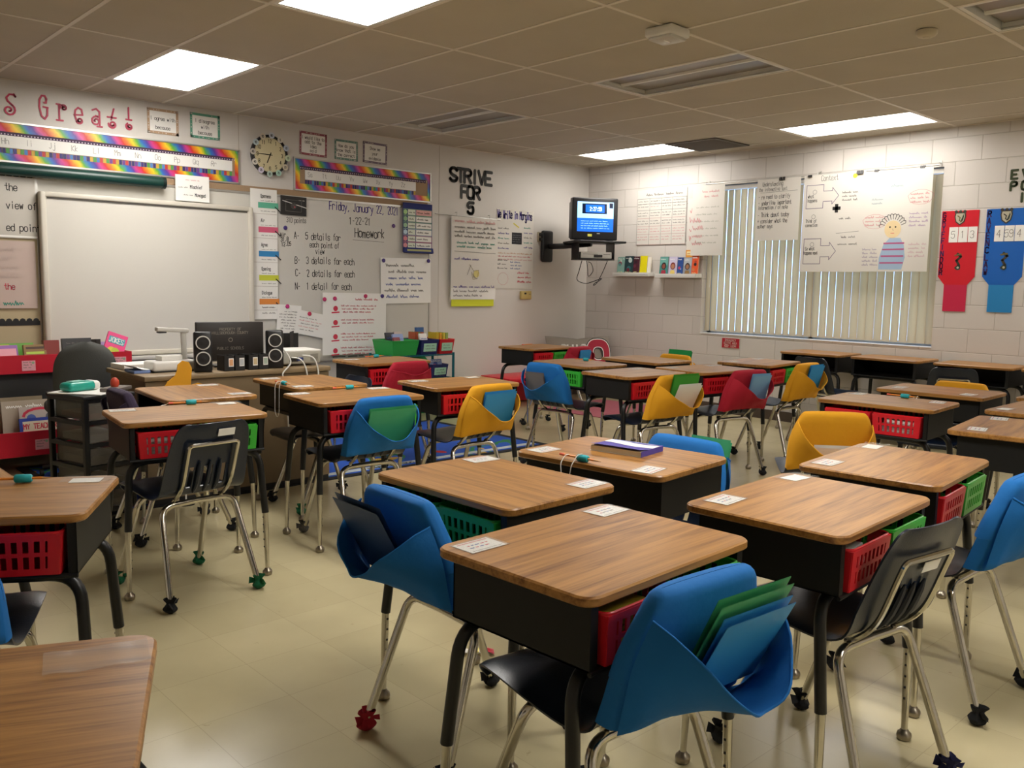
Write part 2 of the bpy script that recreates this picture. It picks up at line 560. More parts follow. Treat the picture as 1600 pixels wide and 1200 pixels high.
    def mesh(self, name, smooth=40.0):
        me = bpy.data.meshes.new(name)
        me.from_pydata(self.v, [], self.f)
        for m in self.mats:
            me.materials.append(m)
        me.polygons.foreach_set('material_index', self.mi)
        if smooth:
            me.polygons.foreach_set('use_smooth', [True] * len(self.f))
            me.set_sharp_from_angle(angle=R(smooth))
        me.update()
        return me
    def build(self, name, parent=None, loc=None, rz=0.0, smooth=40.0):
        o = bpy.data.objects.new(name, self.mesh(name, smooth))
        COL.objects.link(o)
        if parent is not None:
            o.parent = parent
        if loc is not None:
            o.location = loc
        if rz:
            o.rotation_euler = (0, 0, rz)
        return o

def chaikin(pts):
    if len(pts) < 3:
        return pts
    out = [pts[0]]
    for a, b in zip(pts, pts[1:]):
        out += [(a[0] * .75 + b[0] * .25, a[1] * .75 + b[1] * .25), (a[0] * .25 + b[0] * .75, a[1] * .25 + b[1] * .75)]
    return out + [pts[-1]]

_G = {
 'A': '022842 1434', 'B': '02083847463505 3544433202', 'C': '4738180703123243', 'D': '02082847432202', 'E': '48080242 0535', 'F': '480802 0535',
 'G': '47381807031232434525', 'H': '0208 4842 0545', 'I': '2228', 'J': '3833221203', 'K': '0208 480542', 'L': '080242', 'M': '0208254842', 'N': '02084248',
 'O': '180703123243473818', 'P': '02083847463505', 'Q': '180703123243473818 2442', 'R': '02083847463505 2542', 'S': '4738180706154443321203', 'T': '0848 2822',
 'U': '080312324348', 'V': '082248', 'W': '0812253248', 'X': '0842 4802', 'Y': '082548 2522', 'Z': '08480242',
 'a': '4636160503123243 4642', 'b': '0802 0516364543321203', 'c': '4536160503123243', 'd': '4842 4536160503123243', 'e': '04444536160503123243', 'f': '483827 2722 1636',
 'g': '4636160503123243 4641301001', 'h': '0802 0516364542', 'i': '2622 2728', 'j': '3631201001 3738', 'k': '0802 360432', 'l': '2822', 'm': '0602 05162522 25364542',
 'n': '0602 0516364542', 'o': '160503123243453616', 'p': '0600 0516364543321203', 'q': '4640 4536160503123243', 'r': '0602 05163645', 's': '45361605143443321203',
 't': '28233243 0636', 'u': '0603123243 4642', 'v': '062246', 'w': '0612253246', 'x': '0642 4602', 'y': '0623 461000', 'z': '06460242',
 '0': '180703123243473818', '1': '172822', '2': '07183847460242', '3': '07183847463525 354443321203', '4': '3238044 4', '5': '480805364543321203',
 '6': '473818070312324345361604', '7': '084812', '8': '18384746351506 0718 150403123243443515', '9': '46351506071838474332 12',
 '.': '2223', ',': '2211', '!': '2824 2322', '-': '1535', ':': '2223 2526', '/': '0248', "'": '2827', '+': '2327 0545', '?': '0718384746352423',
}
_G['4'] = '3238044'
_G['4'] = '3238 380444'
_G['9'] = '463515060718384743321203'
GLYPH = {}
for _k, _s in _G.items():
    GLYPH[_k] = []
    for _st in _s.split():
        _p = [(int(_st[i]), int(_st[i + 1])) for i in range(0, len(_st) - 1, 2)]
        if len(_p) > 3 or _k.islower():
            _p = chaikin(_p) if (_k not in 'EFHLNMTZWVXAKYzvwxk1474') else _p
        GLYPH[_k].append(_p)

# ------------------------------------------------------------------ scene graph helpers
def tag(o, label, cat, group=None):
    o['label'] = label
    o['category'] = cat
    if group:
        o['group'] = group
    return o
def thing(name, label, cat, loc=(0, 0, 0), rz=0.0, group=None):
    o = bpy.data.objects.new(name, None)
    COL.objects.link(o)
    o.location = loc
    o.rotation_euler = (0, 0, rz)
    return tag(o, label, cat, group)
def struct(name, mb, loc=None, rz=0.0, smooth=40.0):
    o = mb.build(name, None, loc, rz, smooth)
    o['kind'] = 'structure'
    return o
def dup(src, parent=None):
    c = src.copy()
    COL.objects.link(c)
    c.parent = parent
    for ch in list(src.children):
        dup(ch, c)
    return c
def copy_thing(src, loc, rz, label, group=None):
    c = dup(src)
    c.location = loc
    c.rotation_euler = (0, 0, rz)
    c['label'] = label
    if group:
        c['group'] = group
    return c
FR, RT = 0.0, -PI / 2          # rotation of sheets on the front wall / on the window wall
YF, XR = 1.80, 5.16            # inner faces of the two walls
def on_front(x, z=0.0, off=0.0):
    return (x, YF - off, z)
def on_right(y, z=0.0, off=0.0):
    return (XR - off, y, z)
def fillet(pts, rad, n=6):
    pts = [Vector(p) for p in pts]
    out = [pts[0]]
    for i in range(1, len(pts) - 1):
        a, b, c = pts[i - 1], pts[i], pts[i + 1]
        d1, d2 = (a - b), (c - b)
        r = min(rad, d1.length * 0.49, d2.length * 0.49)
        p1, p2 = b + d1.normalized() * r, b + d2.normalized() * r
        for k in range(n + 1):
            t = k / n
            out.append(p1 * (1 - t) ** 2 + b * 2 * t * (1 - t) + p2 * t * t)
    out.append(pts[-1])
    return out
def rounded_rect(w, h, r, n=6):
    P = []
    for cx, cy, a0 in ((w / 2 - r, h / 2 - r, 0), (-w / 2 + r, h / 2 - r, 90), (-w / 2 + r, -h / 2 + r, 180), (w / 2 - r, -h / 2 + r, 270)):
        for k in range(n + 1):
            a = R(a0 + 90 * k / n)
            P.append((cx + r * math.cos(a), cy + r * math.sin(a)))
    return P

# ------------------------------------------------------------------ room shell
X0, Y0, H = -4.27, -8.53, 2.75
WY0, WY1, WZ0, WZ1 = -2.36, 0.10, 0.84, 2.42    # window opening
struct('floor', MB().box(((X0 + XR) / 2, (Y0 + YF) / 2, -0.05), (XR - X0 + 0.4, YF - Y0 + 0.4, 0.1), FLOOR), smooth=0)
mb = MB()
mb.box(((X0 + XR) / 2, YF + 0.1, H / 2), (XR - X0 + 0.4, 0.2, H), WALLP)
for sx in (0.66, 2.86):
    mb.box((sx, YF - 0.0005, (2.16 + H) / 2 if sx < 1 else H / 2), (0.004, 0.002, H - 2.16 if sx < 1 else H), mat('panel_seam', 'b3aa9b', 0.8))  # darker lines at the wall panel joints
struct('wall_front', mb, smooth=0)
struct('wall_left', MB().box((X0 - 0.1, (Y0 + YF) / 2, H / 2), (0.2, YF - Y0, H), WALLP), smooth=0)
struct('wall_back', MB().box(((X0 + XR) / 2, Y0 - 0.1, H / 2), (XR - X0 + 0.4, 0.2, H), WALLP), smooth=0)
mb = MB()
XW = XR + 0.1
mb.box((XW, (Y0 + WY0) / 2, H / 2), (0.2, WY0 - Y0, H), BLOCK)
mb.box((XW, (WY1 + YF) / 2, H / 2), (0.2, YF - WY1, H), BLOCK)
mb.box((XW, (WY0 + WY1) / 2, WZ0 / 2), (0.2, WY1 - WY0, WZ0), BLOCK)
mb.box((XW, (WY0 + WY1) / 2, (WZ1 + H) / 2), (0.2, WY1 - WY0, H - WZ1), BLOCK)
struct('wall_right', mb, smooth=0)
for nm, c, s in (('baseboard_front', ((X0 + XR) / 2, YF - 0.006, 0.05), (XR - X0, 0.012, 0.1)), ('baseboard_right', (XR - 0.006, (Y0 + YF) / 2, 0.05), (0.012, YF - Y0 - 0.03, 0.1))):
    struct(nm, MB().box(c, s, mat('brown_cove_base', '4a3d33', 0.5)), smooth=0)

# window with frame, panes and sill
mb = MB()
FRM = mat('window_frame_paint', 'b8c2cc', 0.4)
yc, zc = (WY0 + WY1) / 2, (WZ0 + WZ1) / 2
for y in (WY0 + 0.02, yc, WY1 - 0.02):
    mb.box((XR + 0.16, y, zc), (0.05, 0.04, WZ1 - WZ0), FRM)
for z in (WZ0 + 0.02, WZ1 - 0.02):
    mb.box((XR + 0.16, yc, z), (0.05, WY1 - WY0, 0.04), FRM)
win = struct('window_1', mb, smooth=0)
for y in ((WY0 + yc) / 2, (WY1 + yc) / 2):
    MB().box((XR + 0.165, y, zc), (0.006, (WY1 - WY0) / 2 - 0.05, WZ1 - WZ0 - 0.08), GLASS).build('window_pane', win, smooth=0)
MB().box((XR + 0.06, yc, WZ0 + 0.004), (0.13, WY1 - WY0, 0.008), WHITE).build('window_sill', win, smooth=0)

# ceiling: lay-in tiles and bars on a 0.61 x 1.22 m grid, openings for the fittings
TX, TY = 0.6096, 1.2192
LIT = [(-1, -1), (-1, 1), (-1, 3), (-1, 5), (7, -1), (7, 1), (7, 3), (7, 5)]
UNLIT = [(3, -1), (3, 1), (3, 3), (3, 5), (-5, 1), (-5, 3)]
holes = {(b, a) for b, a in LIT + UNLIT}
mb = MB()
b0, b1 = math.floor(X0 / TX), math.ceil(XR / TX)
a0, a1 = math.floor(-YF / TY), math.ceil(-Y0 / TY)
for b in range(b0, b1):
    for a in range(a0, a1):
        if (b, a) in holes:
            continue
        xa, xb = max(X0 - .1, b * TX), min(XR + .1, (b + 1) * TX)
        ya, yb = max(Y0 - .1, -(a + 1) * TY), min(YF + .1, -a * TY)
        if xb > xa and yb > ya:
            mb.box(((xa + xb) / 2, (ya + yb) / 2, H + 0.011), (xb - xa, yb - ya, 0.02), TILE)
for b in range(b0 + 1, b1):
    mb.box((b * TX, (Y0 + YF) / 2, H + 0.0005), (0.024, YF - Y0, 0.005), GRID)
for a in range(a0 + 1, a1):
    mb.box(((X0 + XR) / 2, -a * TY, H), (XR - X0, 0.024, 0.005), GRID)
mb.box(((X0 + XR) / 2, YF - 0.01, H), (XR - X0, 0.02, 0.006), GRID)
mb.box((XR - 0.01, (Y0 + YF) / 2, H), (0.02, YF - Y0, 0.006), GRID)
mb.box(((X0 + XR) / 2, (Y0 + YF) / 2, H + 0.2), (XR - X0 + 0.4, YF - Y0 + 0.4, 0.02), TILE)
struct('ceiling', mb, smooth=0)

# fluorescent fittings
def fitting(b, a, lit, label, group):
    x, y = (b + 0.5) * TX, -(a + 0.5) * TY
    t = thing('ceiling_light', label, 'ceiling light', (x, y, H), 0, group)
    w, l, d = TX - 0.026, TY - 0.026, 0.10
    m = MB()
    fr = 0.022
    for sx in (-1, 1):
        m.box((sx * (w / 2 - fr / 2), 0, 0.004), (fr, l, 0.008), WHITE)
        m.box((0, sx * (l / 2 - fr / 2), 0.004), (w - 2 * fr, fr, 0.008), WHITE)
    m.build('frame', t, smooth=0)
    m = MB()
    for sx in (-1, 1):
        m.box((sx * (w / 2 - 0.01), 0, d / 2 + 0.012), (0.012, l, d), WHITE)
        m.box((0, sx * (l / 2 - 0.01), d / 2 + 0.012), (w, 0.012, d), WHITE)
    m.box((0, 0, d + 0.016), (w, l, 0.008), WHITE)
    m.build('housing', t, smooth=0)
    if lit:
        MB().box((0, 0, 0.022), (w - 2 * fr - 0.004, l - 2 * fr - 0.004, 0.006), LAMP if b < 3 else LAMP_DIM).build('diffuser', t, smooth=0)
    else:
        gm = mat('grey_lens', '8b8478', 0.35)
        for sx in (-1, 1):
            m = MB()
            m.box((sx * (w / 4 - 0.008), 0, 0.035), (w / 2 - fr - 0.04, l - 2 * fr - 0.03, 0.006), gm)
            m.build('lens', t, smooth=0)
        m = MB()
        m.prism([(-0.05, 0.07), (-0.012, 0.02), (0.012, 0.02), (0.05, 0.07)], -l / 2 + 0.03, l / 2 - 0.03, WHITE, axis='Y')
        m.build('spine', t, smooth=0)
    return t
LN = {(-1, -1): 'glowing square-looking ceiling light over the rainbow alphabet border', (-1, 1): 'glowing ceiling light cut by the top frame edge',
      (7, -1): 'glowing ceiling light beside the dark air vent in the far corner', (7, 1): 'glowing ceiling light near the window wall above the hanging charts'}
for (b, a) in LIT:
    if a <= 1:
        fitting(b, a, True, LN[(b, a)], 'lit ceiling lights')
    else:
        fitting(b, a, True, 'unseen ceiling light added for illumination, behind the others of its row', 'added ceiling lights out of view')  # unseen fittings, added to light the room
UN = {(3, -1): 'switched-off ceiling light nearest the front wall', (3, 1): 'switched-off ceiling light with bright centre spine beside the white wireless box',
      (3, 3): 'switched-off ceiling light cut by the top right frame corner'}
for (b, a) in UNLIT:
    if (b, a) in UN:
        fitting(b, a, False, UN[(b, a)], 'unlit ceiling lights')
    else:
        fitting(b, a, False, 'switched-off ceiling light out of the picture', 'unlit ceiling lights out of view')
t = thing('air_vent', 'dark grey louvred air vent in the ceiling beside a lit light', 'vent', (7.5 * TX, -0.25 * TY, H))
VM = mat('vent_grey', '5d564b', 0.6)
m = MB()
for s in (-1, 1):
    m.box((s * 0.28, 0, -0.008), (0.025, 0.585, 0.01), VM)
    m.box((0, s * 0.28, -0.008), (0.56, 0.025, 0.01), VM)
m.build('frame', t, smooth=0)
m = MB()
for k in range(13):
    m.box((-0.25 + k * 0.0415, 0, -0.006), (0.034, 0.54, 0.003), VM, ry=R(25))
m.build('louvre', t, smooth=0)
t = thing('wireless_box', 'white square wireless box under a ceiling grid crossing', 'wireless access point', (1.14, -2.42, H), R(3))
m = MB(); m.bevbox((0, 0, -0.028), (0.18, 0.18, 0.05), WHITE, 0.012, 3); m.build('casing', t)
m = MB(); m.bevbox((0, 0, -0.060), (0.15, 0.15, 0.018), LGREY, 0.008, 2); m.box((0, 0, -0.0695), (0.06, 0.012, 0.002), WHITE); m.build('cover', t)
t = thing('smoke_detector', 'round beige detector on the ceiling at upper right', 'smoke detector', (2.13, -3.41, H))
MB().lathe([(0.055, 0.0), (0.055, -0.018), (0.045, -0.03), (0.03, -0.036)], (0, 0, -0.003), mat('beige_plastic', 'cabfa6', 0.5)).build('casing', t)
MB().lathe([(0.02, -0.034), (0.02, -0.042)], (0, 0, 0), mat('beige_plastic', 'cabfa6', 0.5)).build('grille', t)

# ------------------------------------------------------------------ student desks
DW, DD, DH = 0.61, 0.46, 0.75
def desk_parts(root, h=DH):
    m = MB()
    P = rounded_rect(DW, DD, 0.038, 6)
    Pi = rounded_rect(DW - 0.008, DD - 0.008, 0.035, 6)
    n = len(P)
    vs = [(x, y, h - 0.022) for x, y in Pi] + [(x, y, h - 0.018) for x, y in P] + [(x, y, h - 0.004) for x, y in P] + [(x, y, h) for x, y in Pi]
    fs = [tuple(range(n - 1, -1, -1)), tuple(range(3 * n, 4 * n))]
    for k in range(3):
        fs += [(k * n + i, k * n + (i + 1) % n, (k + 1) * n + (i + 1) % n, (k + 1) * n + i) for i in range(n)]
    m.add(vs, fs, WOOD)
    top = m.build('tabletop', root)
    # open-front steel book box: floor, back, two sides, with a rolled front lip
    m = MB()
    w, d, zt, zb, tk = 0.565, 0.40, h - 0.022, h - 0.158, 0.004
    fy = -0.215
    m.box((0, fy + d / 2, zb + tk / 2), (w, d, tk), STEEL)
    m.box((0, fy + d - tk / 2, (zb + zt) / 2), (w, tk, zt - zb), STEEL)
    for s in (-1, 1):
        m.box((s * (w / 2 - tk / 2), fy + d / 2, (zb + zt) / 2), (tk, d, zt - zb), STEEL)
        m.box((s * (w / 2 - 0.012), fy + 0.002, (zb + zt) / 2), (0.022, 0.004, zt - zb), STEEL)
    m.tube([(-w / 2, fy, zb - 0.003), (w / 2, fy, zb - 0.003)], 0.006, STEEL, 8)
    m.build('book_box', root)
    zu = zb - 0.0165
    for e in (-1, 1):
        for s in (-1, 1):
            pts = fillet([(0, e * 0.155, zu), (s * 0.275, e * 0.165, zu), (s * 0.292, e * 0.192, 0.29)], 0.075, 7)
            leg = MB().tube(pts, 0.0155, BLACKT, 12).build('leg', root)
            a, b = Vector((s * 0.2922, e * 0.1923, 0.292)), Vector((s * 0.296, e * 0.198, 0.026))
            m = MB()
            m.tube([a, a.lerp(b, 0.3), b], [0.0122, 0.0122, 0.0095], CHROME, 10)
            for k in range(5):
                p = a.lerp(b, 0.08 + k * 0.13)
                m.box((p.x - s * 0.0118, p.y, p.z), (0.002, 0.006, 0.006), BLACKM)
            m.build('leg_insert', leg)
            MB().lathe([(0.010, 0.034), (0.0135, 0.027), (0.0205, 0.021), (0.022, 0.012), (0.020, 0.003), (0.016, 0.0)], (b.x, b.y, 0), NICKEL, 16).build('glide', leg)

DESKS = {   # x, y, heading of the open front (degrees), label
 1: (-1.353, -4.205, -87.5, 'wood-top student desk with red and green baskets, closest central desk to the camera'),
 2: (-1.100, -3.555, 181.5, 'wood-top student desk holding two green baskets, blue pocket chair on its open side'),
 3: (-0.575, -4.318, -87.0, 'wood-top student desk with a bare navy chair pushed in, close to the camera'),
 4: (0.175, -4.232, -84.5, 'wood-top desk with red and bright green baskets showing, by the yellow pocketed chair'),
 5: (-0.480, -3.540, 6.0, 'wood-top student desk carrying the purple workbook'),
 6: (-2.690, -4.160, -114.0, 'wood-grain student desk with empty clear sleeve, cut off by the bottom left corner'),
 7: (-2.330, -2.870, -119.4, 'turned student desk with red basket at the left edge, pencil along its back'),
 8: (-1.292, -1.690, -97.0, 'student desk with a bare navy chair before it and red and green baskets, at left'),
 9: (-0.967, -1.030, 175.0, 'student desk with the purple covered chair, close to the drawer cart'),
 10: (-0.234, -0.933, -3.0, 'student desk with a loop of cord hanging off its edge, before the speakers'),
 11: (-0.356, -1.607, -94.5, 'student desk of the blue pocketed chair with pale green folder'),
 12: (0.478, -1.456, -96.0, 'student desk of the yellow pocketed chair with blue folder, standing over the rug'),
 13: (0.879, -0.060, -91.0, 'student desk of the red pocketed chair, near the whiteboard tray'),
 14: (3.001, 0.451, -88.5, 'student desk farthest back near the corner pillow, red and green baskets inside'),
 15: (2.088, -0.955, 177.0, 'far group student desk with one green basket seen and a blue pocketed chair'),
 16: (1.875, -1.668, -93.0, 'student desk in the far group where the yellow pocket overflows with papers'),
 17: (2.548, -1.790, -97.0, 'student desk in the far group behind the red pocketed chair with pale blue folder'),
 18: (2.809, -1.030, -4.0, 'student desk in the far group whose chair has a yellow and green back'),
 19: (3.437, -1.695, -84.0, 'student desk in the far group closest to the desks along the window wall'),
 20: (4.905, -1.450, 180.0, 'empty desk against the window wall, navy chair turned in front, closest to the corner'),
 21: (4.905, -2.150, 180.0, 'empty open desk against the window wall with no chair'),
 22: (4.905, -2.870, 180.0, 'empty desk against the window wall with a navy chair square before it'),
 23: (4.905, -3.540, 180.0, 'empty desk against the window wall cut by the right frame edge'),
 24: (1.853, -3.455, 184.0, 'student desk with two red baskets and a teal gripped pencil, in the right-hand group'),
 25: (2.627, -3.431, 1.5, 'student desk with a yellow chair top showing behind it, in the right-hand group'),
 26: (2.200, -4.150, -90.0, 'student desk cut by the right frame edge, crumpled sleeve at its corner'),
 27: (1.405, -4.245, -83.0, 'dark-sided student desk cut by the right frame edge, above the blue pocketed chair'),
 28: (2.930, -4.060, -88.0, 'student desk showing only a sliver at the right frame edge'),
 29: (-2.330, -2.200, 180.0, 'lower student desk barely showing behind the turned desk at the left edge'),
}
DX = {k: (v[0], v[1], R(v[2] + 90)) for k, v in DESKS.items()}
proto = thing('student_desk', DESKS[1][3], 'desk', (DX[1][0], DX[1][1], 0), DX[1][2], 'student desks')
desk_parts(proto)
RUGZ = 0.0076
def on_rug(x, y):
    return -1.32 < x < 2.33 and -0.43 < y < 1.2
for k in DESKS:
    if k == 1:
        continue
    x, y, a = DX[k]
    if k == 29:
        t = thing('student_desk', DESKS[k][3], 'desk', (x, y, 0), a, 'student desks')
        desk_parts(t, 0.66)
    else:
        copy_thing(proto, (x, y, RUGZ if k in (13,) else 0), a, DESKS[k][3])

SHORT = {1: 'closest central desk', 2: 'desk with two green baskets', 3: 'desk of the bare navy chair close by', 4: 'desk before the yellow pocketed chair', 5: 'purple workbook desk',
 6: 'bottom left corner desk', 7: 'turned left edge desk', 8: 'left desk of the bare navy chair', 9: 'desk beside the drawer cart', 10: 'desk with the hanging cord loop',
 11: 'desk of the pale green folder chair', 12: 'desk over the rug with the yellow pocketed chair', 13: 'desk near the whiteboard tray', 14: 'farthest desk by the corner pillow', 15: 'far group desk of the blue pocketed chair',
 16: 'far group desk of the overflowing yellow pocket', 17: 'far group desk of the red pocketed chair', 18: 'far group desk of the yellow and green chair back', 19: 'far group desk closest to the window', 24: 'desk with two red baskets', 25: 'desk with a yellow chair top behind',
 26: 'right edge desk with crumpled sleeve', 27: 'dark-sided right edge desk', 28: 'sliver of desk at right edge'}
def d2w(k, u, v, z=DH):
    x, y, a = DX[k]
    c, s = math.cos(a), math.sin(a)
    return (x + u * c - v * s, y + u * s + v * c, z + (RUGZ if k == 13 else 0))
def w2d(k, wx, wy):
    x, y, a = DX[k]
    c, s = math.cos(a), math.sin(a)
    dx, dy = wx - x, wy - y
    return dx * c + dy * s, -dx * s + dy * c

# ------------------------------------------------------------------ perforated plastic baskets in the book boxes
def basket_proto(name, m_):
    root = thing(name, 'x', 'basket')
    w, d, h = 0.262, 0.35, 0.112
    def wall(m, p0, p1, q0, q1, cols):
        # p0,p1 bottom corners, q0,q1 top corners; bars leave two rows of slots
        p0, p1, q0, q1 = map(Vector, (p0, p1, q0, q1))
        nrm = (p1 - p0).cross(q0 - p0).normalized() * 0.0022
        def cell(u0, u1, v0, v1):
            def P(u, v):
                return p0.lerp(p1, u).lerp(q0.lerp(q1, u), v)
            a = [P(u0, v0), P(u1, v0), P(u1, v1), P(u0, v1)]
            m.add([x + nrm for x in a] + [x - nrm for x in a], [(0, 1, 2, 3), (7, 6, 5, 4), (0, 4, 5, 1), (1, 5, 6, 2), (2, 6, 7, 3), (3, 7, 4, 0)], m_)
        for v0, v1 in ((0, 0.16), (0.46, 0.56), (0.84, 1.0)):
            cell(0, 1, v0, v1)
        for i in range(cols + 1):
            c = 0.06 + 0.88 * i / cols
            hw = 0.06 if i in (0, cols) else 0.20 / cols
            for v0, v1 in ((0.16, 0.46), (0.56, 0.84)):
                cell(max(0, c - hw), min(1, c + hw), v0, v1)
    m = MB()
    b, t_ = 0.113, 0.1245
    B = [(-b, -d / 2 + .01, 0), (b, -d / 2 + .01, 0), (b, d / 2 - .01, 0), (-b, d / 2 - .01, 0)]
    T = [(-t_ + .004, -d / 2 + .002, h - .006), (t_ - .004, -d / 2 + .002, h - .006), (t_ - .004, d / 2 - .002, h - .006), (-t_ + .004, d / 2 - .002, h - .006)]
    for i, cols in ((0, 8), (1, 10), (2, 8), (3, 10)):
        j = (i + 1) % 4
        wall(m, B[i], B[j], T[i], T[j], cols)
    m.box((0, 0, 0.002), (2 * b, d - .02, 0.004), m_)
    m.build('basket_body', root, smooth=0)
    m = MB()
    P = [(x, y, h - 0.004) for x, y in rounded_rect(2 * t_ - 0.008, d - 0.008, 0.02, 4)]
    m.tube(P, 0.0042, m_, 6, closed=True)
    m.build('rim', root)
    return root
BASK = {}
def basket(k, side, colour):
    key = (k, side)
    p = d2w(k, side * 0.128, -0.056, DH - 0.1535)
    cname = {'r': 'red', 'g': 'green', 'd': 'dark green'}[colour]
    lab = '%s slotted plastic basket inside the %s' % (cname, SHORT[k])
    if sum(1 for kk, ss, cc in BASKETS if kk == k and cc == colour) > 1:
        lab = '%s slotted plastic basket, %s one inside the %s' % (cname, 'right' if side > 0 else 'left', SHORT[k])
    grp = cname + ' plastic baskets in the desks'
    if colour not in BASK:
        BASK[colour] = basket_proto('storage_basket', {'r': REDP, 'g': GREENP, 'd': DGREENP}[colour])
        o = BASK[colour]
        o.location = p; o.rotation_euler = (0, 0, DX[k][2]); o['label'] = lab; o['group'] = grp
    else:
        copy_thing(BASK[colour], p, DX[k][2], lab, grp)
BASKETS = [(1, -1, 'r'), (1, 1, 'g'), (2, -1, 'd'), (2, 1, 'd'), (3, -1, 'r'), (3, 1, 'g'), (4, -1, 'r'), (4, 1, 'g'), (7, 1, 'r'), (8, -1, 'r'), (8, 1, 'g'),
           (11, -1, 'r'), (11, 1, 'g'), (12, -1, 'r'), (12, 1, 'g'), (13, -1, 'r'), (13, 1, 'r'), (14, -1, 'r'), (14, 1, 'g'), (15, 1, 'g'), (16, -1, 'r'), (16, 1, 'r'), (17, -1, 'r'), (17, 1, 'r'), (19, -1, 'r'), (19, 1, 'g'),
           (24, -1, 'r'), (24, 1, 'r')]
for k, s, c in BASKETS:
    basket(k, s, c)

for k, side, c, lab in ((1, -1, 'd8b838', 'stack of yellow notebooks in the red basket of the closest central desk'), (3, -1, 'e4e0d6', 'stack of white papers in the red basket beside the close bare navy chair'),
                        (8, -1, 'd9d5cc', 'stack of white papers in the red basket of the left bare-chair desk'), (24, 1, 'e8e5de', 'stack of white papers in the right one of the two red baskets'), (11, 1, 'dfe3d0', 'pale papers in the green basket of the pale green folder desk')):
    m = MB()
    for q in range(4):
        m.bevbox((0.004 * (q % 2), 0.003 * q, .009 + .017 * q), (.18, .26, .016), flat(c, .7), .002, 1, rz=R(2 * q - 3))
    o = m.build('notebook_stack' if k == 1 else 'paper_stack')
    o.location = d2w(k, side * .128, -.05, DH - .1485); o.rotation_euler = (0, 0, DX[k][2])
    tag(o, lab, 'papers')
# ------------------------------------------------------------------ shell chairs
PROF = [(.232, .416, .172), (.243, .432, .184), (.226, .447, .196), (.16, .450, .206), (.06, .441, .213), (-.04, .433, .217), (-.11, .436, .218), (-.16, .456, .218), (-.19, .495, .216), (-.212, .55, .213), (-.236, .62, .206), (-.258, .68, .197), (-.275, .725, .183), (-.282, .748, .163), (-.285, .758, .135)]
KX = 0.88
PROF = [(a, b, c * KX) for a, b, c in PROF]
def catm(P, t):
    n = len(P) - 1
    x = t * n
    i = min(int(x), n - 1)
    f = x - i
    a, b, c, d = P[max(i - 1, 0)], P[i], P[i + 1], P[min(i + 2, n)]
    return tuple(0.5 * (2 * q + (r - p) * f + (2 * p - 5 * q + 4 * r - s) * f * f + (3 * q - p - 3 * r + s) * f ** 3) for p, q, r, s in zip(a, b, c, d))
def back_y(z):
    pts = [(p[1], p[0]) for p in PROF[6:]]
    for (z0, y0), (z1, y1) in zip(pts, pts[1:]):
        if z0 <= z <= z1:
            return y0 + (y1 - y0) * (z - z0) / (z1 - z0)
    return pts[-1][1] if z > pts[-1][0] else pts[0][1]
def shell_mesh():
    bm = bmesh.new()
    nu, nv = 18, 42
    V = []
    for j in range(nv + 1):
        t = j / nv
        y, z, hw = catm(PROF, t)
        isback = max(0.0, min(1.0, (t - 0.5) / 0.12))
        row = []
        for i in range(nu + 1):
            s = -1 + 2 * i / nu
            rim = abs(s) ** 8 * 0.010
            row.append(bm.verts.new((s * hw, y + isback * (0.022 * s * s - rim), z + (1 - isback) * (0.008 * s * s - rim * 0.9))))
        V.append(row)
    for j in range(nv):
        zc_ = (V[j][9].co.z + V[j + 1][9].co.z) / 2
        for i in range(nu):
            if j > 20 and 0.475 < zc_ < 0.565 and i in (5, 8, 9, 12):
                continue
            bm.faces.new((V[j][i], V[j][i + 1], V[j + 1][i + 1], V[j + 1][i]))
    bm.normal_update()
    bmesh.ops.solidify(bm, geom=list(bm.faces), thickness=0.0055)
    bmesh.ops.recalc_face_normals(bm, faces=bm.faces)
    me = bpy.data.meshes.new('seat_shell')
    bm.to_mesh(me); bm.free()
    me.materials.append(NAVY)
    me.polygons.foreach_set('use_smooth', [True] * len(me.polygons))
    me.set_sharp_from_angle(angle=R(50))
    return me
SHELL = shell_mesh()
_mb = MB()
for sx in (-1, 0, 1):     # stiffening ribs on the lower back
    _mb.tube([(sx * 0.046, back_y(z) - 0.007, z) for z in (0.455, 0.48, 0.51, 0.54, 0.57, 0.595)], [0.004, 0.009, 0.010, 0.010, 0.009, 0.004], NAVY, 8)
RIB = _mb.mesh('back_rib')
pts = []
for z in (0.425, 0.46, 0.5, 0.55, 0.6, 0.64):
    pts.append((back_y(max(z, 0.44)) - 0.014, z))
Lp = [(-0.104, -0.115, 0.418)] + [(-0.110, y, z) for y, z in pts]
Rp = [(-x, y, z) for x, y, z in reversed(Lp)]
topz = 0.672
path = Lp + [(-0.110, back_y(topz) - 0.014, topz), (0.110, back_y(topz) - 0.014, topz)] + Rp
BFRAME = MB().tube(fillet(path, 0.035, 5), 0.0082, CHROME, 8).mesh('back_frame')
def chair_leg_path(s, e):
    if e < 0:
        return fillet([(0, -0.125, 0.408), (s * 0.163, -0.125, 0.404), (s * 0.203, -0.262, 0.012)], 0.055, 7)
    return fillet([(0, 0.075, 0.412), (s * 0.158, 0.075, 0.408), (s * 0.192, 0.228, 0.012)], 0.055, 7)
LEGM = {(s, e): MB().tube(chair_leg_path(s, e), 0.0132, CHROME, 10).mesh('leg') for s in (-1, 1) for e in (-1, 1)}
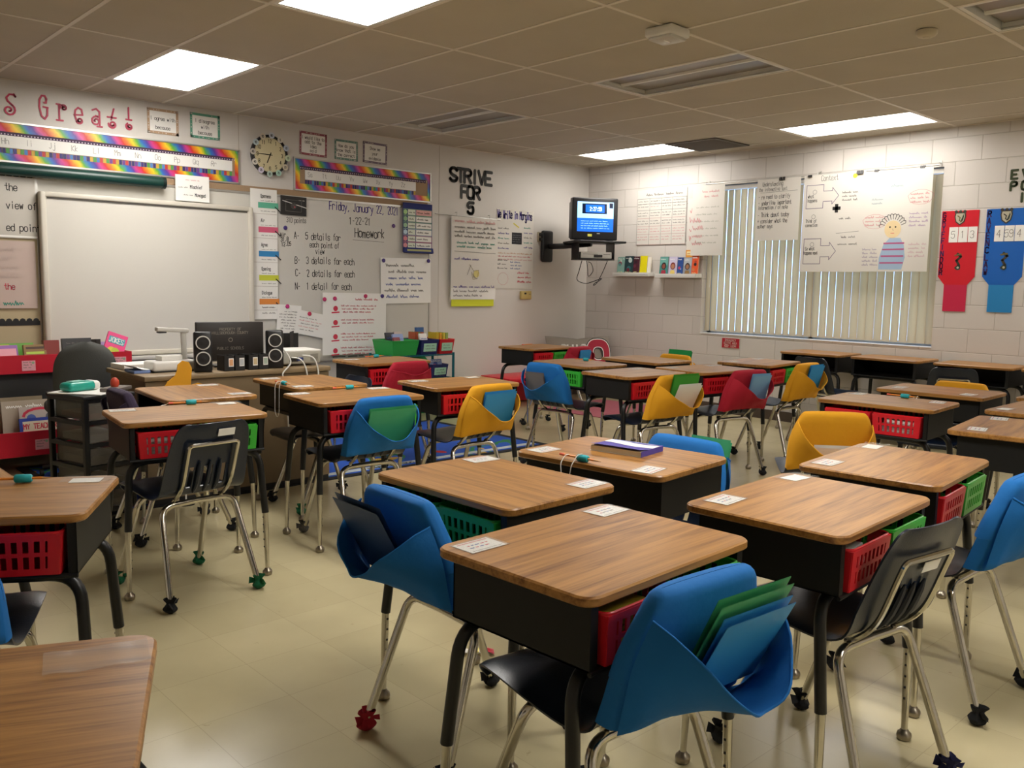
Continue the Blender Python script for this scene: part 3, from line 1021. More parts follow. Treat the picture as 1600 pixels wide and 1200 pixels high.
def cover_mesh(s, e, colour, seed):
    rnd = random.Random(seed)
    m = MB()
    mm = mat('felt_' + colour, {'k': '17181b', 'g': '0e5a37', 'r': '9c1628', 'n': '20234a', 'y': '55534f'}[colour], 0.95, bump=0.6, bscale=60)
    fx, fy = (s * 0.2015, -0.256) if e < 0 else (s * 0.1905, 0.223)
    ph = rnd.uniform(0, 6)
    def fn(u, v):
        a = 2 * PI * u
        prof = (0.010, 0.022, 0.026, 0.024, 0.016, 0.014, 0.019, 0.023)
        k = v * (len(prof) - 1); i = min(int(k), len(prof) - 2); r = prof[i] + (prof[i + 1] - prof[i]) * (k - i)
        r *= 1 + 0.22 * math.sin(3 * a + ph) * (0.3 + v) + 0.1 * math.sin(7 * a + v * 5)
        return (fx + r * math.cos(a), fy + r * math.sin(a) * 1.1, 0.001 + v * 0.062)
    m.grid(fn, 18, 10, mm)
    for q in (-1, 1):
        a = ph + q * 1.2
        c, d_ = math.cos(a), math.sin(a)
        m.add([(fx + c * .012, fy + d_ * .012, .045), (fx + c * .012 - d_ * .012, fy + d_ * .012 + c * .012, .03), (fx + c * .038 - d_ * .016, fy + d_ * .038 + c * .016, .026), (fx + c * .040, fy + d_ * .040, .052), (fx + c * .03, fy + d_ * .03, .034)], [(0, 1, 2, 3), (0, 3, 4), (3, 2, 4), (2, 1, 4), (1, 0, 4)], mm)
    return m.mesh('foot_cover')
COVERS = {}
def add_mesh(name, me, parent):
    o = bpy.data.objects.new(name, me)
    COL.objects.link(o)
    o.parent = parent
    return o
def chair(x, y, deg, label, covers='kkkk', z=0, sticker=None):
    """deg: where the sitter looks"""
    t = thing('school_chair', label, 'chair', (x, y, z), R(deg - 90), 'navy shell school chairs')
    add_mesh('seat_shell', SHELL, t)
    add_mesh('back_rib', RIB, t)
    add_mesh('back_frame', BFRAME, t)
    for (s, e), c in zip(((-1, -1), (1, -1), (-1, 1), (1, 1)), covers):
        l = add_mesh('leg', LEGM[(s, e)], t)
        if c == '-':
            MB().lathe([(0.012, 0.028), (0.015, 0.02), (0.017, 0.006), (0.013, 0.0)], ((s * 0.2015, -0.257, 0) if e < 0 else (s * 0.1905, 0.2235, 0)), NICKEL, 12).build('glide', l)
        else:
            k_ = (s, e, c)
            if k_ not in COVERS:
                COVERS[k_] = cover_mesh(s, e, c, hash((s + 2) * 7 + (e + 2) * 31 + ord(c)))
            add_mesh('foot_cover', COVERS[k_], l)
    if sticker:
        m = MB()
        sxx, szz = sticker
        m.box((sxx, back_y(szz) - 0.0075, szz), (0.075, 0.0015, 0.032), SHEETW, rx=R(18))
        m.build('name_sticker', t)['label'] = 'white name sticker on the chair back'
    return t

POUCH, LEAN = {}, {}
def pocket(ch, m_, label, seed=0, sag=0.16, bulge=0.085, skew=0.0, group='fabric chair pockets'):
    """cloth sleeve over the chair back with a drooping pouch behind"""
    loc, rz = ch.location.copy(), ch.rotation_euler.z
    t = thing('chair_pocket', label, 'chair pocket', loc, rz, group)
    rnd = random.Random(seed)
    p1, p2 = rnd.uniform(0, 6), rnd.uniform(0, 6)
    ZT, ZB, ZF = 0.776, 0.495, 0.60
    def rear(z):
        return -0.314 + (ZT - z) / (ZT - ZB) * 0.062
    def front(z):
        return back_y(min(z, .757)) + 0.046
    def hw(z):
        return 0.196 - 0.052 * max(0, (z - 0.62) / 0.156) ** 1.6
    def loop(a, z, sq=1.0):
        c, q = math.cos(a), math.sin(a)
        f, r_ = front(z), rear(z)
        mid, half = (f + r_) / 2, (f - r_) / 2 * sq
        x = hw(z) * math.copysign(abs(c) ** .55, c) * (1 - (1 - sq) * .10)
        w = 0.0035 * math.sin(9 * x / .2 + p1 + z * 20) * min(1, (0.78 - z) / 0.2)
        return (x, mid + half * math.copysign(abs(q) ** .55, q) + (w if q < 0 else 0), z - 0.012 * (abs(x) / .2) ** 3)
    lv = [(ZF, 1), (.64, 1), (.68, 1), (.72, 1), (.75, 1), (.765, .86), (.773, .6), (.776, .25), (.7765, .02)]
    m = MB()
    m.grid(lambda u, v: loop(2 * PI * u, *lv[min(int(round(v * (len(lv) - 1))), len(lv) - 1)]), 40, len(lv) - 1, m_)
    m.grid(lambda u, v: loop(PI * (.93 + 1.14 * u), ZB + (ZF - ZB) * v), 22, 8, m_)
    m.build('sleeve', t, smooth=60)
    def mouth(s):
        return 0.738 - sag * (1 - abs(s - skew * (1 - s * s)) ** 1.9) + 0.005 * math.sin(5 * s + p2)
    e_ = lambda q: max(0.0, abs(q) - .9) / .1
    def outer(u, v):
        s = -1 + 2 * u
        zt = mouth(s)
        z = ZB - 0.004 + (zt - ZB) * v - 0.006 * math.sin(3 * s + p2) * (v < 0.1)
        k = max(0.0, 1 - abs(s) ** 3.2)
        b = (0.008 + bulge * (v ** 1.2)) * k
        wr = 0.0045 * math.sin(11 * s + 6 * v + p1) * (0.3 + v) * k
        if v < 0.06:
            return (s * hw(z), rear(z) + 0.002 + 0.01 * e_(s), z + 0.008 - 0.012 * abs(s) ** 3)
        return (s * (hw(z) + 0.003), rear(z) - 0.006 - b + 0.018 * e_(s) ** 2 + wr, z - 0.012 * abs(s) ** 3)
    m = MB()
    m.grid(outer, 26, 12, m_)
    hem = [outer(i / 26, 1.0) for i in range(27)]
    m.tube(hem, 0.003, m_, 6)
    m.build('pouch', t, smooth=60)
    POUCH[ch.name] = outer
    return t
def folder(ch, m_, label, s=0.0, z0=0.50, lean=14, twist=0.0, w=0.27, h=0.23, curl=0.012, out=0.03, cat='folder', thick=0.004, inner=None, tilt=0.0):
    """card folder standing in a chair pocket"""
    y0 = -0.262 - out
    pts = [POUCH[ch.name](i / 40, j / 12) for i in range(41) for j in range(13)]
    lim = [(y0 - 0.016 - thick - y_) / (z_ - z0) for x_, y_, z_ in pts if abs(x_ - s) < w / 2 + 0.012 and z_ > z0 + 0.03]
    lean = max(13.2, min([lean] + [math.degrees(math.atan(q)) for q in lim]))
    LEAN[ch.name] = lean
    base = Matrix.Translation(ch.location) @ Matrix.Rotation(ch.rotation_euler.z, 4, 'Z')
    t = thing(('paper_folder' if cat == 'folder' else 'paper_stack'), label, cat)
    t.matrix_world = base @ Matrix.Translation((s, -0.262 - out, z0)) @ Matrix.Rotation(R(twist), 4, 'Z') @ Matrix.Rotation(R(lean), 4, 'X') @ Matrix.Rotation(R(tilt), 4, 'Y')
    for q, nm in ((0, 'front_cover'), (1, 'back_cover')):
        def P(u, v, o):
            return ((u - 0.5) * w, -curl * (2 * u - 1) ** 2 * (0.3 + v) - q * (0.002 + thick * (1 + 1.6 * v)) + o, v * (h - 0.008 * q))
        m = MB()
        m.grid(lambda u, v: P(u, v, 0), 10, 6, inner if (inner and q == 0) else m_)
        m.grid(lambda u, v: P(u, v, -0.0012), 10, 6, m_, flip=True)
        m.build(nm, t, smooth=60)
    return t

CH = {}
CHAIRS = {  # x, y, heading, label, foot covers (rear l, rear r, front l, front r), on rug, sticker
 1: (-1.395, -4.267, 86, 'navy shell chair with blue pocket, seat under the closest central desk', 'rnkk'),
 2: (-1.209, -3.608, -2, 'navy shell chair with blue pocket, red felt foot, before the two green baskets', 'rkkk'),
 3: (-0.551, -4.392, 82, 'bare navy shell chair with torn sticker, pushed under a desk close to the camera', 'knkk'),
 4: (0.205, -4.365, 88, 'navy shell chair with blue pocket half out of frame at the right edge', 'kkkk'),
 5: (-0.401, -3.572, -178, 'navy shell chair with blue pocket behind the purple workbook desk', 'kkkk'),
 7: (-2.440, -2.985, 62, 'navy shell chair with blue pocket cut by the left frame edge', 'kkkk'),
 8: (-1.365, -1.830, 96, 'bare navy shell chair with white name sticker, black and green felt feet', 'kggg'),
 9: (-1.046, -0.953, -2, 'navy shell chair with dark purple cover between the drawer cart and a desk', 'kkkk'),
 10: (-0.158, -0.925, 177, 'bare navy shell chair showing only its top behind the hanging cord desk', 'kkgk'),
 11: (-0.371, -1.651, 88, 'navy shell chair with blue pocket and pale green folder, one red felt foot', 'rkyg'),
 12: (0.408, -1.549, 92, 'navy shell chair with yellow pocket and blue folder, over the rug edge', 'kkkk'),
 13: (0.816, -0.215, 91, 'navy shell chair with red pocket near the whiteboard tray', 'kkkk'),
 14: (3.066, 0.253, 96, 'navy shell chair with red pocket and blue folder, near the corner pillow', 'kkkk'),
 15: (1.895, -1.015, 6, 'navy shell chair with blue pocket holding grey papers, in the far group', 'kkkk'),
 16: (1.806, -1.833, 82, 'navy shell chair with yellow pocket overflowing with papers, in the far group', 'kkkk'),
 17: (2.560, -1.920, 78, 'navy shell chair with red pocket and pale blue folder, in the far group', 'kkkk'),
 18: (2.877, -1.063, 178, 'navy shell chair with yellow and green back, behind a far group desk', 'kkkk'),
 19: (3.405, -1.864, 89, 'navy shell chair with yellow pocket and blue folder, far group chair closest to the window', 'knkk'),
 20: (4.400, -1.800, -8, 'bare navy shell chair turned aside before the wall desk closest to the corner', '----'),
 22: (4.425, -2.820, 24, 'bare navy shell chair facing the window wall under the red pennant', '----'),
 23: (4.660, -3.560, 10, 'bare navy shell chair cut by the right frame edge near the window wall', '----'),
 24: (1.225, -3.400, 40, 'navy shell chair with yellow pocket holding a white paper', 'kkkk'),
 25: (2.707, -3.420, 180, 'navy shell chair with yellow pocket, only its top showing over a desk', 'kkkk'),
}
for k, v in CHAIRS.items():
    CH[k] = chair(v[0], v[1], v[2], v[3], v[4], RUGZ if k in (13,) else 0, sticker={3: (.045, .635), 8: (.05, .715)}.get(k))
PK = {1: (BLUEF, 'blue cloth chair pocket gaping open with two folders, closest to the camera', .19, .15, .1), 2: (BLUEF, 'blue cloth chair pocket with a dark blue folder, before the two green baskets', .17, .125, -.1),
 4: (BLUEF, 'blue cloth chair pocket cut by the right frame edge', .13, .08, 0), 5: (BLUEF, 'blue cloth chair pocket behind the purple workbook desk', .14, .08, 0),
 7: (BLUEF, 'blue cloth chair pocket cut by the left frame edge', .13, .08, 0), 9: (PURPF, 'dark purple cloth chair pocket in front of the drawer cart', .10, .03, 0),
 11: (BLUEF, 'blue cloth chair pocket with a pale green folder across it', .17, .10, 0), 12: (YELF, 'wrinkled yellow cloth chair pocket with a blue folder, over the rug', .16, .10, .05),
 13: (REDF, 'red cloth chair pocket near the whiteboard tray', .05, .03, 0), 14: (REDF, 'red cloth chair pocket near the corner pillow', .13, .08, 0),
 15: (BLUEF, 'blue cloth chair pocket holding grey papers, in the far group', .15, .10, -.1), 16: (YELF, 'yellow cloth chair pocket overflowing with papers', .16, .14, .05),
 17: (REDF, 'red cloth chair pocket with a pale blue folder', .15, .11, .1), 18: (YELF, 'yellow cloth chair pocket with a green folder behind, in the far group', .12, .09, 0),
 19: (YELF, 'yellow cloth chair pocket with a blue folder, closest of the far group to the window', .15, .10, .1), 24: (YELF, 'yellow cloth chair pocket holding a white paper', .17, .10, 0),
 25: (YELF, 'yellow cloth chair pocket, only its top showing over a desk', .10, .04, 0)}
for k, (m_, lab, sag, bul, sk) in PK.items():
    pocket(CH[k], m_, lab, k, sag, bul, sk)
Z_ = 0.54
folder(CH[1], FOLDB, 'blue card folder in front of a green one in the closest blue pocket', 0.035, Z_, 32, 0, 0.22, 0.215, 0.0, 0.030)
folder(CH[1], FOLDG, 'green card folder leaning out of the closest blue chair pocket', 0.030, Z_, LEAN[CH[1].name] - .5, 0, 0.23, 0.255, 0.0, 0.008)
folder(CH[2], FOLDD, 'dark blue card folder sticking out of the blue pocket before two green baskets', -0.03, Z_, 32, 0, 0.23, 0.25, 0.0, 0.016)
folder(CH[5], FOLDG, 'green card folder corner in the blue pocket behind the purple workbook desk', -0.075, Z_, 8, 0, 0.17, 0.245, 0.0, 0.010)
folder(CH[11], FOLDG, 'pale green printed folder lying across the blue chair pocket', 0.01, Z_, 24, 0, 0.27, 0.20, 0.0, 0.012)
folder(CH[12], FOLDB, 'blue card folder across the yellow pocket over the rug', 0.03, Z_, 24, 0, 0.24, 0.205, 0.0, 0.012)
folder(CH[14], FOLDB, 'small blue folder in the red pocket near the corner pillow', 0.04, 0.55, 12, 0, 0.16, 0.20, 0.0, 0.010)
folder(CH[15], mat('grey_papers', '6f6a66', 0.7), 'bundle of grey papers in the far blue chair pocket', -0.06, Z_, 12, 0, 0.17, 0.17, 0.0, 0.012)
folder(CH[16], SHEETW, 'white paper bundle bursting from the yellow pocket under a green folder', 0.03, Z_, 26, 0, 0.20, 0.205, 0.0, 0.030, cat='paper', thick=0.004)
folder(CH[16], flat('3f9a2e'), 'bright green folder on top of the papers in the yellow pocket', 0.04, Z_, LEAN[CH[16].name] - .5, 0, 0.23, 0.25, 0.0, 0.010)
folder(CH[17], flat('7fb2d8'), 'pale blue folder sticking out sideways from the red chair pocket', 0.06, Z_, 24, 0, 0.18, 0.22, 0.0, 0.012)
folder(CH[18], GRNF, 'green folder standing behind the far yellow chair back', 0.0, 0.56, 14, 0, 0.24, 0.26, 0.0, 0.010)
folder(CH[19], FOLDB, 'blue folder standing up from the yellow pocket closest to the window', 0.05, 0.53, 10, 0, 0.20, 0.24, 0.0, 0.010)
folder(CH[24], SHEETW, 'white folded paper in the yellow pocket between the near and right-hand groups', 0.0, Z_, 20, 0, 0.18, 0.085, 0.0, 0.012, cat='paper')

# ------------------------------------------------------------------ name cards, sleeves and pencils on the desks
def card_mesh(seed, kind):
    rnd = random.Random(seed)
    m = MB()
    w, d = 0.105, 0.07
    if kind == 'flat':
        m.box((0, 0, 0.0007), (w, d, 0.0010), SHEETW)
        z = 0.0016
        def ln(x0, x1, y, mm, t=0.0035):
            m.add([(x0, y - t / 2, z), (x1, y - t / 2, z), (x1, y + t / 2, z), (x0, y + t / 2, z)], [(0, 1, 2, 3)], mm)
        ln(-.045, .045, .027, INKPK, .006); ln(-.045, .045, -.028, INKG, .002)
        for q, (a, b) in enumerate(((-.03, .03), (-.036, .02))):
            x = a
            while x < b:
                l = rnd.uniform(.006, .014)
                ln(x, x + l, .008 - q * .016, (INKR, INKBL, INKG)[rnd.randrange(3)], .005)
                x += l + .004
        m.box((0, 0, 0.0021), (w + .012, d + .010, 0.0006), CLEAR)
    else:
        m.box((0, 0, 0.0007), (w * .8, d * .8, 0.0010), SHEETW)
        ph = rnd.uniform(0, 6)
        def fn(u, v):
            return ((u - .5) * (w + .03), (v - .5) * (d + .02), 0.003 + 0.006 * abs(math.sin(7 * u + ph) * math.cos(5 * v + ph)) * (abs(u - .5) + abs(v - .5)))
        m.grid(fn, 10, 8, CLEAR)
    return m.mesh('name_card', 30)
CARDM = {('flat', i): card_mesh(i, 'flat') for i in range(3)}
CARDM.update({('wrinkled', i): card_mesh(i + 9, 'wrinkled') for i in range(2)})
CARDS = [(1, -1.583, -4.026), (1, -1.091, -4.009), (2, -0.928, -3.308), (2, -0.908, -3.786), (3, -0.769, -4.131), (3, -0.28, -4.098), (4, -0.033, -4.044), (4, 0.44, -4.02), (5, -0.65, -3.288), (5, -0.628, -3.776),
 (7, -2.043, -2.814), (8, -1.497, -1.50), (8, -1.02, -1.55), (9, -0.782, -1.25), (9, -0.80, -0.80), (10, -0.365, -0.70), (10, -0.40, -1.15), (11, -0.58, -1.42), (11, -0.10, -1.46), (12, 0.29, -1.30), (12, 0.70, -1.32),
 (13, 0.70, 0.08), (16, 1.653, -1.52), (16, 2.08, -1.53), (17, 2.37, -1.62), (17, 2.77, -1.69), (19, 3.25, -1.57), (19, 3.65, -1.55), (24, 2.0, -3.22), (24, 2.0, -3.66), (25, 2.55, -3.22), (25, 2.52, -3.63), (26, 2.02, -3.98), (27, 1.62, -4.09), (27, 1.20, -4.14), (28, 2.74, -3.90)]
WR = {(3, 1), (4, 1), (8, 1), (12, 1), (26, 0), (28, 0), (7, 0)}
cnt = {}
for k, wx, wy in CARDS:
    i = cnt.get(k, 0); cnt[k] = i + 1
    u, v = w2d(k, wx, wy)
    u, v = max(-.238, min(.238, u)), max(-.165, min(.165, v))
    kind = 'wrinkled' if (k, i) in WR else 'flat'
    o = bpy.data.objects.new('name_card', CARDM[(kind, (k + i) % (2 if kind == 'wrinkled' else 3))])
    COL.objects.link(o)
    o.location = d2w(k, u, v, DH + 0.0003)
    o.rotation_euler = (0, 0, DX[k][2] + R(random.Random(k * 9 + i).uniform(-7, 7)) + (PI / 2 if k in (2, 5, 9, 10, 24, 25) else 0))
    n_ = sum(1 for c in CARDS if c[0] == k)
    side = '' if n_ == 1 else ((', left one', ', right one')[(i == 1) != (k in (9, 27))])
    tag(o, ('white name card%s on the ' if kind == 'flat' else 'wrinkled card sleeve%s on the ') % side + SHORT[k], 'name card', 'name cards taped to the desks')
m = MB()
m.grid(lambda u, v: ((u - .5) * .15, (v - .5) * .09, .002 + .007 * abs(math.sin(6 * u + 1) * math.cos(4 * v)) * (.3 + abs(u - .5))), 12, 8, CLEAR)
o = m.build('plastic_sleeve'); u, v = w2d(6, -2.43, -4.12); o.location = d2w(6, u, min(v, .16), DH + .0003); o.rotation_euler = (0, 0, DX[6][2] + R(8))
tag(o, 'empty crinkled clear sleeve on the bottom left corner desk', 'plastic sleeve')

def pencil(k, a, b, label, cord=None, grip=True):
    ua, va = w2d(k, *a); ub, vb = w2d(k, *b)
    def cl(u, v): return max(-.29, min(.29, u)), max(-.218, min(.218, v))
    (ua, va), (ub, vb) = cl(ua, va), cl(ub, vb)
    A, B = Vector(d2w(k, ua, va, 0)), Vector(d2w(k, ub, vb, 0))
    dirv = (B - A); dirv.z = 0
    t = thing('pencil', label, 'pencil', ((A + B) / 2 + Vector((0, 0, DH + 0.0125))), math.atan2(dirv.y, dirv.x), 'pencils with teal grips')
    L = 0.18
    rr = 0.0038
    m = MB()
    m.tube([(-L / 2 + .02, 0, 0), (L / 2 - .03, 0, 0)], rr, PENCIL, 6)
    m.tube([(L / 2 - .03, 0, 0), (L / 2, 0, 0)], [rr, .0006], flat('c99a62'), 6)
    m.build('shaft', t)
    MB().tube([(-L / 2, 0, 0), (-L / 2 + .02, 0, 0)], .0045, PINKE, 8).build('eraser', t)
    if grip:
        MB().tube([(-.012, 0, 0), (-.008, 0, 0), (.03, 0, 0), (.034, 0, 0)], [.009, .0122, .0122, .009], TEALG, 12).build('grip', t)
    if cord:
        MB().tube(cord, .0016, CORDW, 6).build('cord', t)
    return t
pencil(5, (-0.70, -3.452), (-0.70, -3.629), 'pencil with teal grip and white cord on the purple workbook desk', fillet([(-.05, 0, .004), (-.05, -.02, .004), (-.048, -.046, -.02), (-.035, -.05, -.095), (-.012, -.05, -.098), (0, -.046, -.02), (.004, -.02, .012), (.008, 0, .0135)], .012, 4))
pencil(8, (-1.326, -1.47), (-1.06, -1.52), 'orange pencil with teal grip along the back of the left bare-chair desk', [(-.085, .002, .004), (-.10, .012, -.008), (-.115, .004, -.009), (-.125, -.008, -.009)])
pencil(11, (-0.39, -1.40), (-0.15, -1.42), 'orange pencil with teal grip on the pale green folder desk')
pencil(13, (0.85, 0.12), (1.03, 0.13), 'pencil with teal grip at the back of the whiteboard tray desk')
pencil(15, (2.20, -0.80), (2.24, -0.98), 'pencil with teal grip on the far blue pocket desk')
pencil(24, (2.03, -3.36), (2.03, -3.56), 'pencil with teal grip and loose cord on the two red baskets desk', [(.04, 0, .005), (.05, .02, -.008), (.075, .015, .004), (.08, -.02, -.009)])
pencil(7, (-2.30, -2.70), (-2.12, -2.80), 'plain pencil lying along the back of the turned left edge desk')
pencil(10, (-0.46, -0.95), (-0.455, -1.10), 'pencil with teal grip and white cord loop hanging off the desk edge', fillet([(-.03, 0, .004), (-.03, -.02, .005), (-.03, -.034, -.02), (-.03, -.036, -.17), (-.005, -.036, -.20), (.02, -.036, -.17), (.02, -.034, -.02), (.015, -.02, .012), (.01, 0, .0135)], .02, 4))
pencil(14, (2.93, 0.56), (3.07, 0.58), 'pencil lying on the farthest desk by the corner pillow', None, False)

t = thing('workbook', 'purple and white paperback workbook lying open-edged on a desk', 'book', d2w(5, 0.02, -0.062, DH + .0005), DX[5][2] + R(4))
t.scale = (1, .6, 1)
m = MB()
def bookp(z0, z1, w, d, m_, mm):
    m.bevbox((0, 0, (z0 + z1) / 2), (w, d, z1 - z0), m_, .001, 1)
bookp(.0012, .019, .205, .262, mat('page_edges', 'ded6c3', 0.8), None)
m.build('page_block', t, smooth=0)
m = MB()
m.box((0, 0, .0006), (.21, .27, .0012), SHEETW)
m.box((-.105, 0, .01), (.0012, .27, .02), flat('4a3f9c'))
def cov(u, v): return ((u - .5) * .21, (v - .5) * .27, .0196 + .006 * max(0, v - .55) ** 1.5 * 4)
m.grid(cov, 6, 8, flat('463a9a'))
m.grid(lambda u, v: ((u - .5) * .21 * .98, -.1 + .09 * v + .02 * math.sin(5 * u), .0203), 10, 3, SHEETW)
m.grid(lambda u, v: ((u - .5) * .18, -.125 + .02 * v, .0206), 4, 1, flat('8a93c8'))
m.grid(lambda u, v: (-.02 + .09 * u, .09 + .025 * v, .0216 + .004 * v), 4, 1, flat('c2408a'))
m.build('cover', t, smooth=60)
# ------------------------------------------------------------------ front wall: whiteboard, tack strip, boards, lettering
t = thing('whiteboard', 'long built-in whiteboard with homework notes on the front wall', 'whiteboard', (0, YF, 0))
WX0, WX1, WB0, WB1 = -.958, 2.735, 0.60, 2.10
m = MB()
m.box(((WX0 + WX1) / 2, -0.008, (WB0 + WB1) / 2), (WX1 - WX0, 0.016, WB1 - WB0), BOARDW)
yi = -0.0168
def wtext(s, x, z, h, mm=INKB, w=None, sx=0.55, jit=0.06, slope=0.0):
    m.text(s, x, z, h, yi, mm, w or h * 0.10, sx=sx, jit=jit, slope=slope)
wtext('Friday, January 22, 2021', 1.545, 2.005, 0.075, INKP, sx=0.44)
wtext('1-22-21', 1.76, 1.885, 0.065, INKB)
wtext('Homework', 1.825, 1.765, 0.085, INKB, sx=0.52)
m.line([(1.80, 1.735), (2.16, 1.728)], 0.004, yi, INKG)
for s, x, z in (('A-  5 details for', 1.175, 1.715), ('each point of', 1.335, 1.645), ('view', 1.395, 1.585), ('B-  3 details for each', 1.18, 1.495), ('C-  2 details for each', 1.185, 1.375), ('N-  1 detail for each', 1.18, 1.255)):
    wtext(s, x, z, 0.062 if s[1] == '-' else 0.052, sx=0.47 if s[1] == '-' else 0.47)
wtext('310 points', 1.10, 1.862, 0.045, sx=0.45)
for q, s in enumerate(('Air', '31.8', '12.05')):
    wtext(s, 1.035 + 0.006 * q, 1.725 - 0.042 * q, 0.036, w=0.006, slope=0.12)
m.build('panel', t, smooth=0)
m = MB()
for z in (WB0 + 0.008, WB1 - 0.008):
    m.box(((WX0 + WX1) / 2, -0.012, z), (WX1 - WX0, 0.024, 0.018), ALU)
for x in (WX0, WX1 - 0.008):
    m.box((x, -0.012, (WB0 + WB1) / 2), (0.018, 0.024, WB1 - WB0), ALU)
m.build('frame', t, smooth=0)
m = MB()
m.box((WX1 - 1.5, -0.045, WB0 - 0.006), (2.6, 0.07, 0.012), ALU)
m.box((WX1 - 1.5, -0.078, WB0 + 0.004), (2.6, 0.006, 0.016), ALU)
m.build('marker_tray', t, smooth=0)
struct('trim_1', MB().box((0, YF - 0.007, 2.128), (5.4, 0.014, 0.050), CORK), smooth=0)
for lab, x, l, c in (('black felt eraser on the marker tray', 1.62, 0.13, BLACKP), ('short black marker on the marker tray beside the eraser', 1.775, 0.10, BLACKP), ('dark marker cap end on the tray under the printed sheet', 1.87, 0.05, BLACKM)):
    o = MB().bevbox((0, 0, 0.011), (l, 0.03 if l > .12 else .018, 0.022 if l > .12 else .016), c, 0.004).build('board_eraser' if l > .12 else 'marker')
    o.location = (x, YF - 0.052, WB0 + 0.0005 - (0 if l > .12 else .0)); tag(o, lab, 'eraser' if l > .12 else 'marker')

t = thing('pin_board', 'tan pin board with black scalloped trims at the left frame edge', 'bulletin board', (0, YF - .001, 0))
m = MB(); m.box((-1.79, -.010, 1.36), (1.65, .020, 1.52), mat('tan_backing', 'b9a988', .85)); m.build('board_panel', t, smooth=0)
for z, sg in ((2.072, -1), (.972, 1)):
    m = MB()
    m.box((-1.79, -.0215, z + (.016 if sg < 0 else .012)), (1.64, .003, .034), BLACKM)
    for k in range(36):
        m.disc(-2.59 + k * .0455, z + (.0 if sg < 0 else .028), .021, -.0235, BLACKM, 12)
    m.build('scalloped_trim', t, smooth=0)
# interactive board standing in front of the whiteboard
t = thing('projection_board', 'large blank projection board mounted over the whiteboard', 'interactive board', (0, YF - 0.03, 0))
SX0, SX1, SZ0, SZ1 = -0.955, 0.735, 0.715, 1.965
m = MB(); m.bevbox(((SX0 + SX1) / 2, -0.03, (SZ0 + SZ1) / 2), (SX1 - SX0 - 0.06, 0.05, SZ1 - SZ0 - 0.06), SMARTW, 0.003, 1); m.build('surface', t)
m = MB()
FC = mat('warm_white_frame', 'cfc9bb', 0.4)
for x in (SX0 + 0.02, SX1 - 0.02):
    m.bevbox((x, -0.038, (SZ0 + SZ1) / 2), (0.045, 0.075, SZ1 - SZ0), FC, 0.015, 3)
for z in (SZ0 + 0.02, SZ1 - 0.02):
    m.bevbox(((SX0 + SX1) / 2, -0.036, z), (SX1 - SX0 - 0.04, 0.07, 0.04), FC, 0.01, 3)
m.box(((SX0 + SX1) / 2, -0.058, SZ1 - 0.046), (SX1 - SX0 - 0.10, 0.004, 0.012), mat('dark_frame_strip', '55514a', 0.6))  # thin dark strip below the top rail of the frame
m.build('frame', t)
m = MB(); m.bevbox(((SX0 + SX1) / 2, -0.075, SZ0 - 0.02), (0.9, 0.09, 0.03), LGREY, 0.006, 2); m.build('pen_tray', t)

# roller screen case
t = thing('roller_screen', 'dark green rolled screen tube under the rainbow border', 'roller screen', (0, YF - 0.078, 2.105), 0)
GT = mat('dark_green_case', '123a33', 0.35)
MB().tube([(-2.3, 0, 0.0), (-0.03, 0, 0.0)], 0.045, GT, 20).build('tube', t)
MB().tube([(-0.045, 0, 0), (-0.018, 0, 0)], 0.048, mat('dark_end', '0f221f', 0.4), 20).build('end_cap', t)

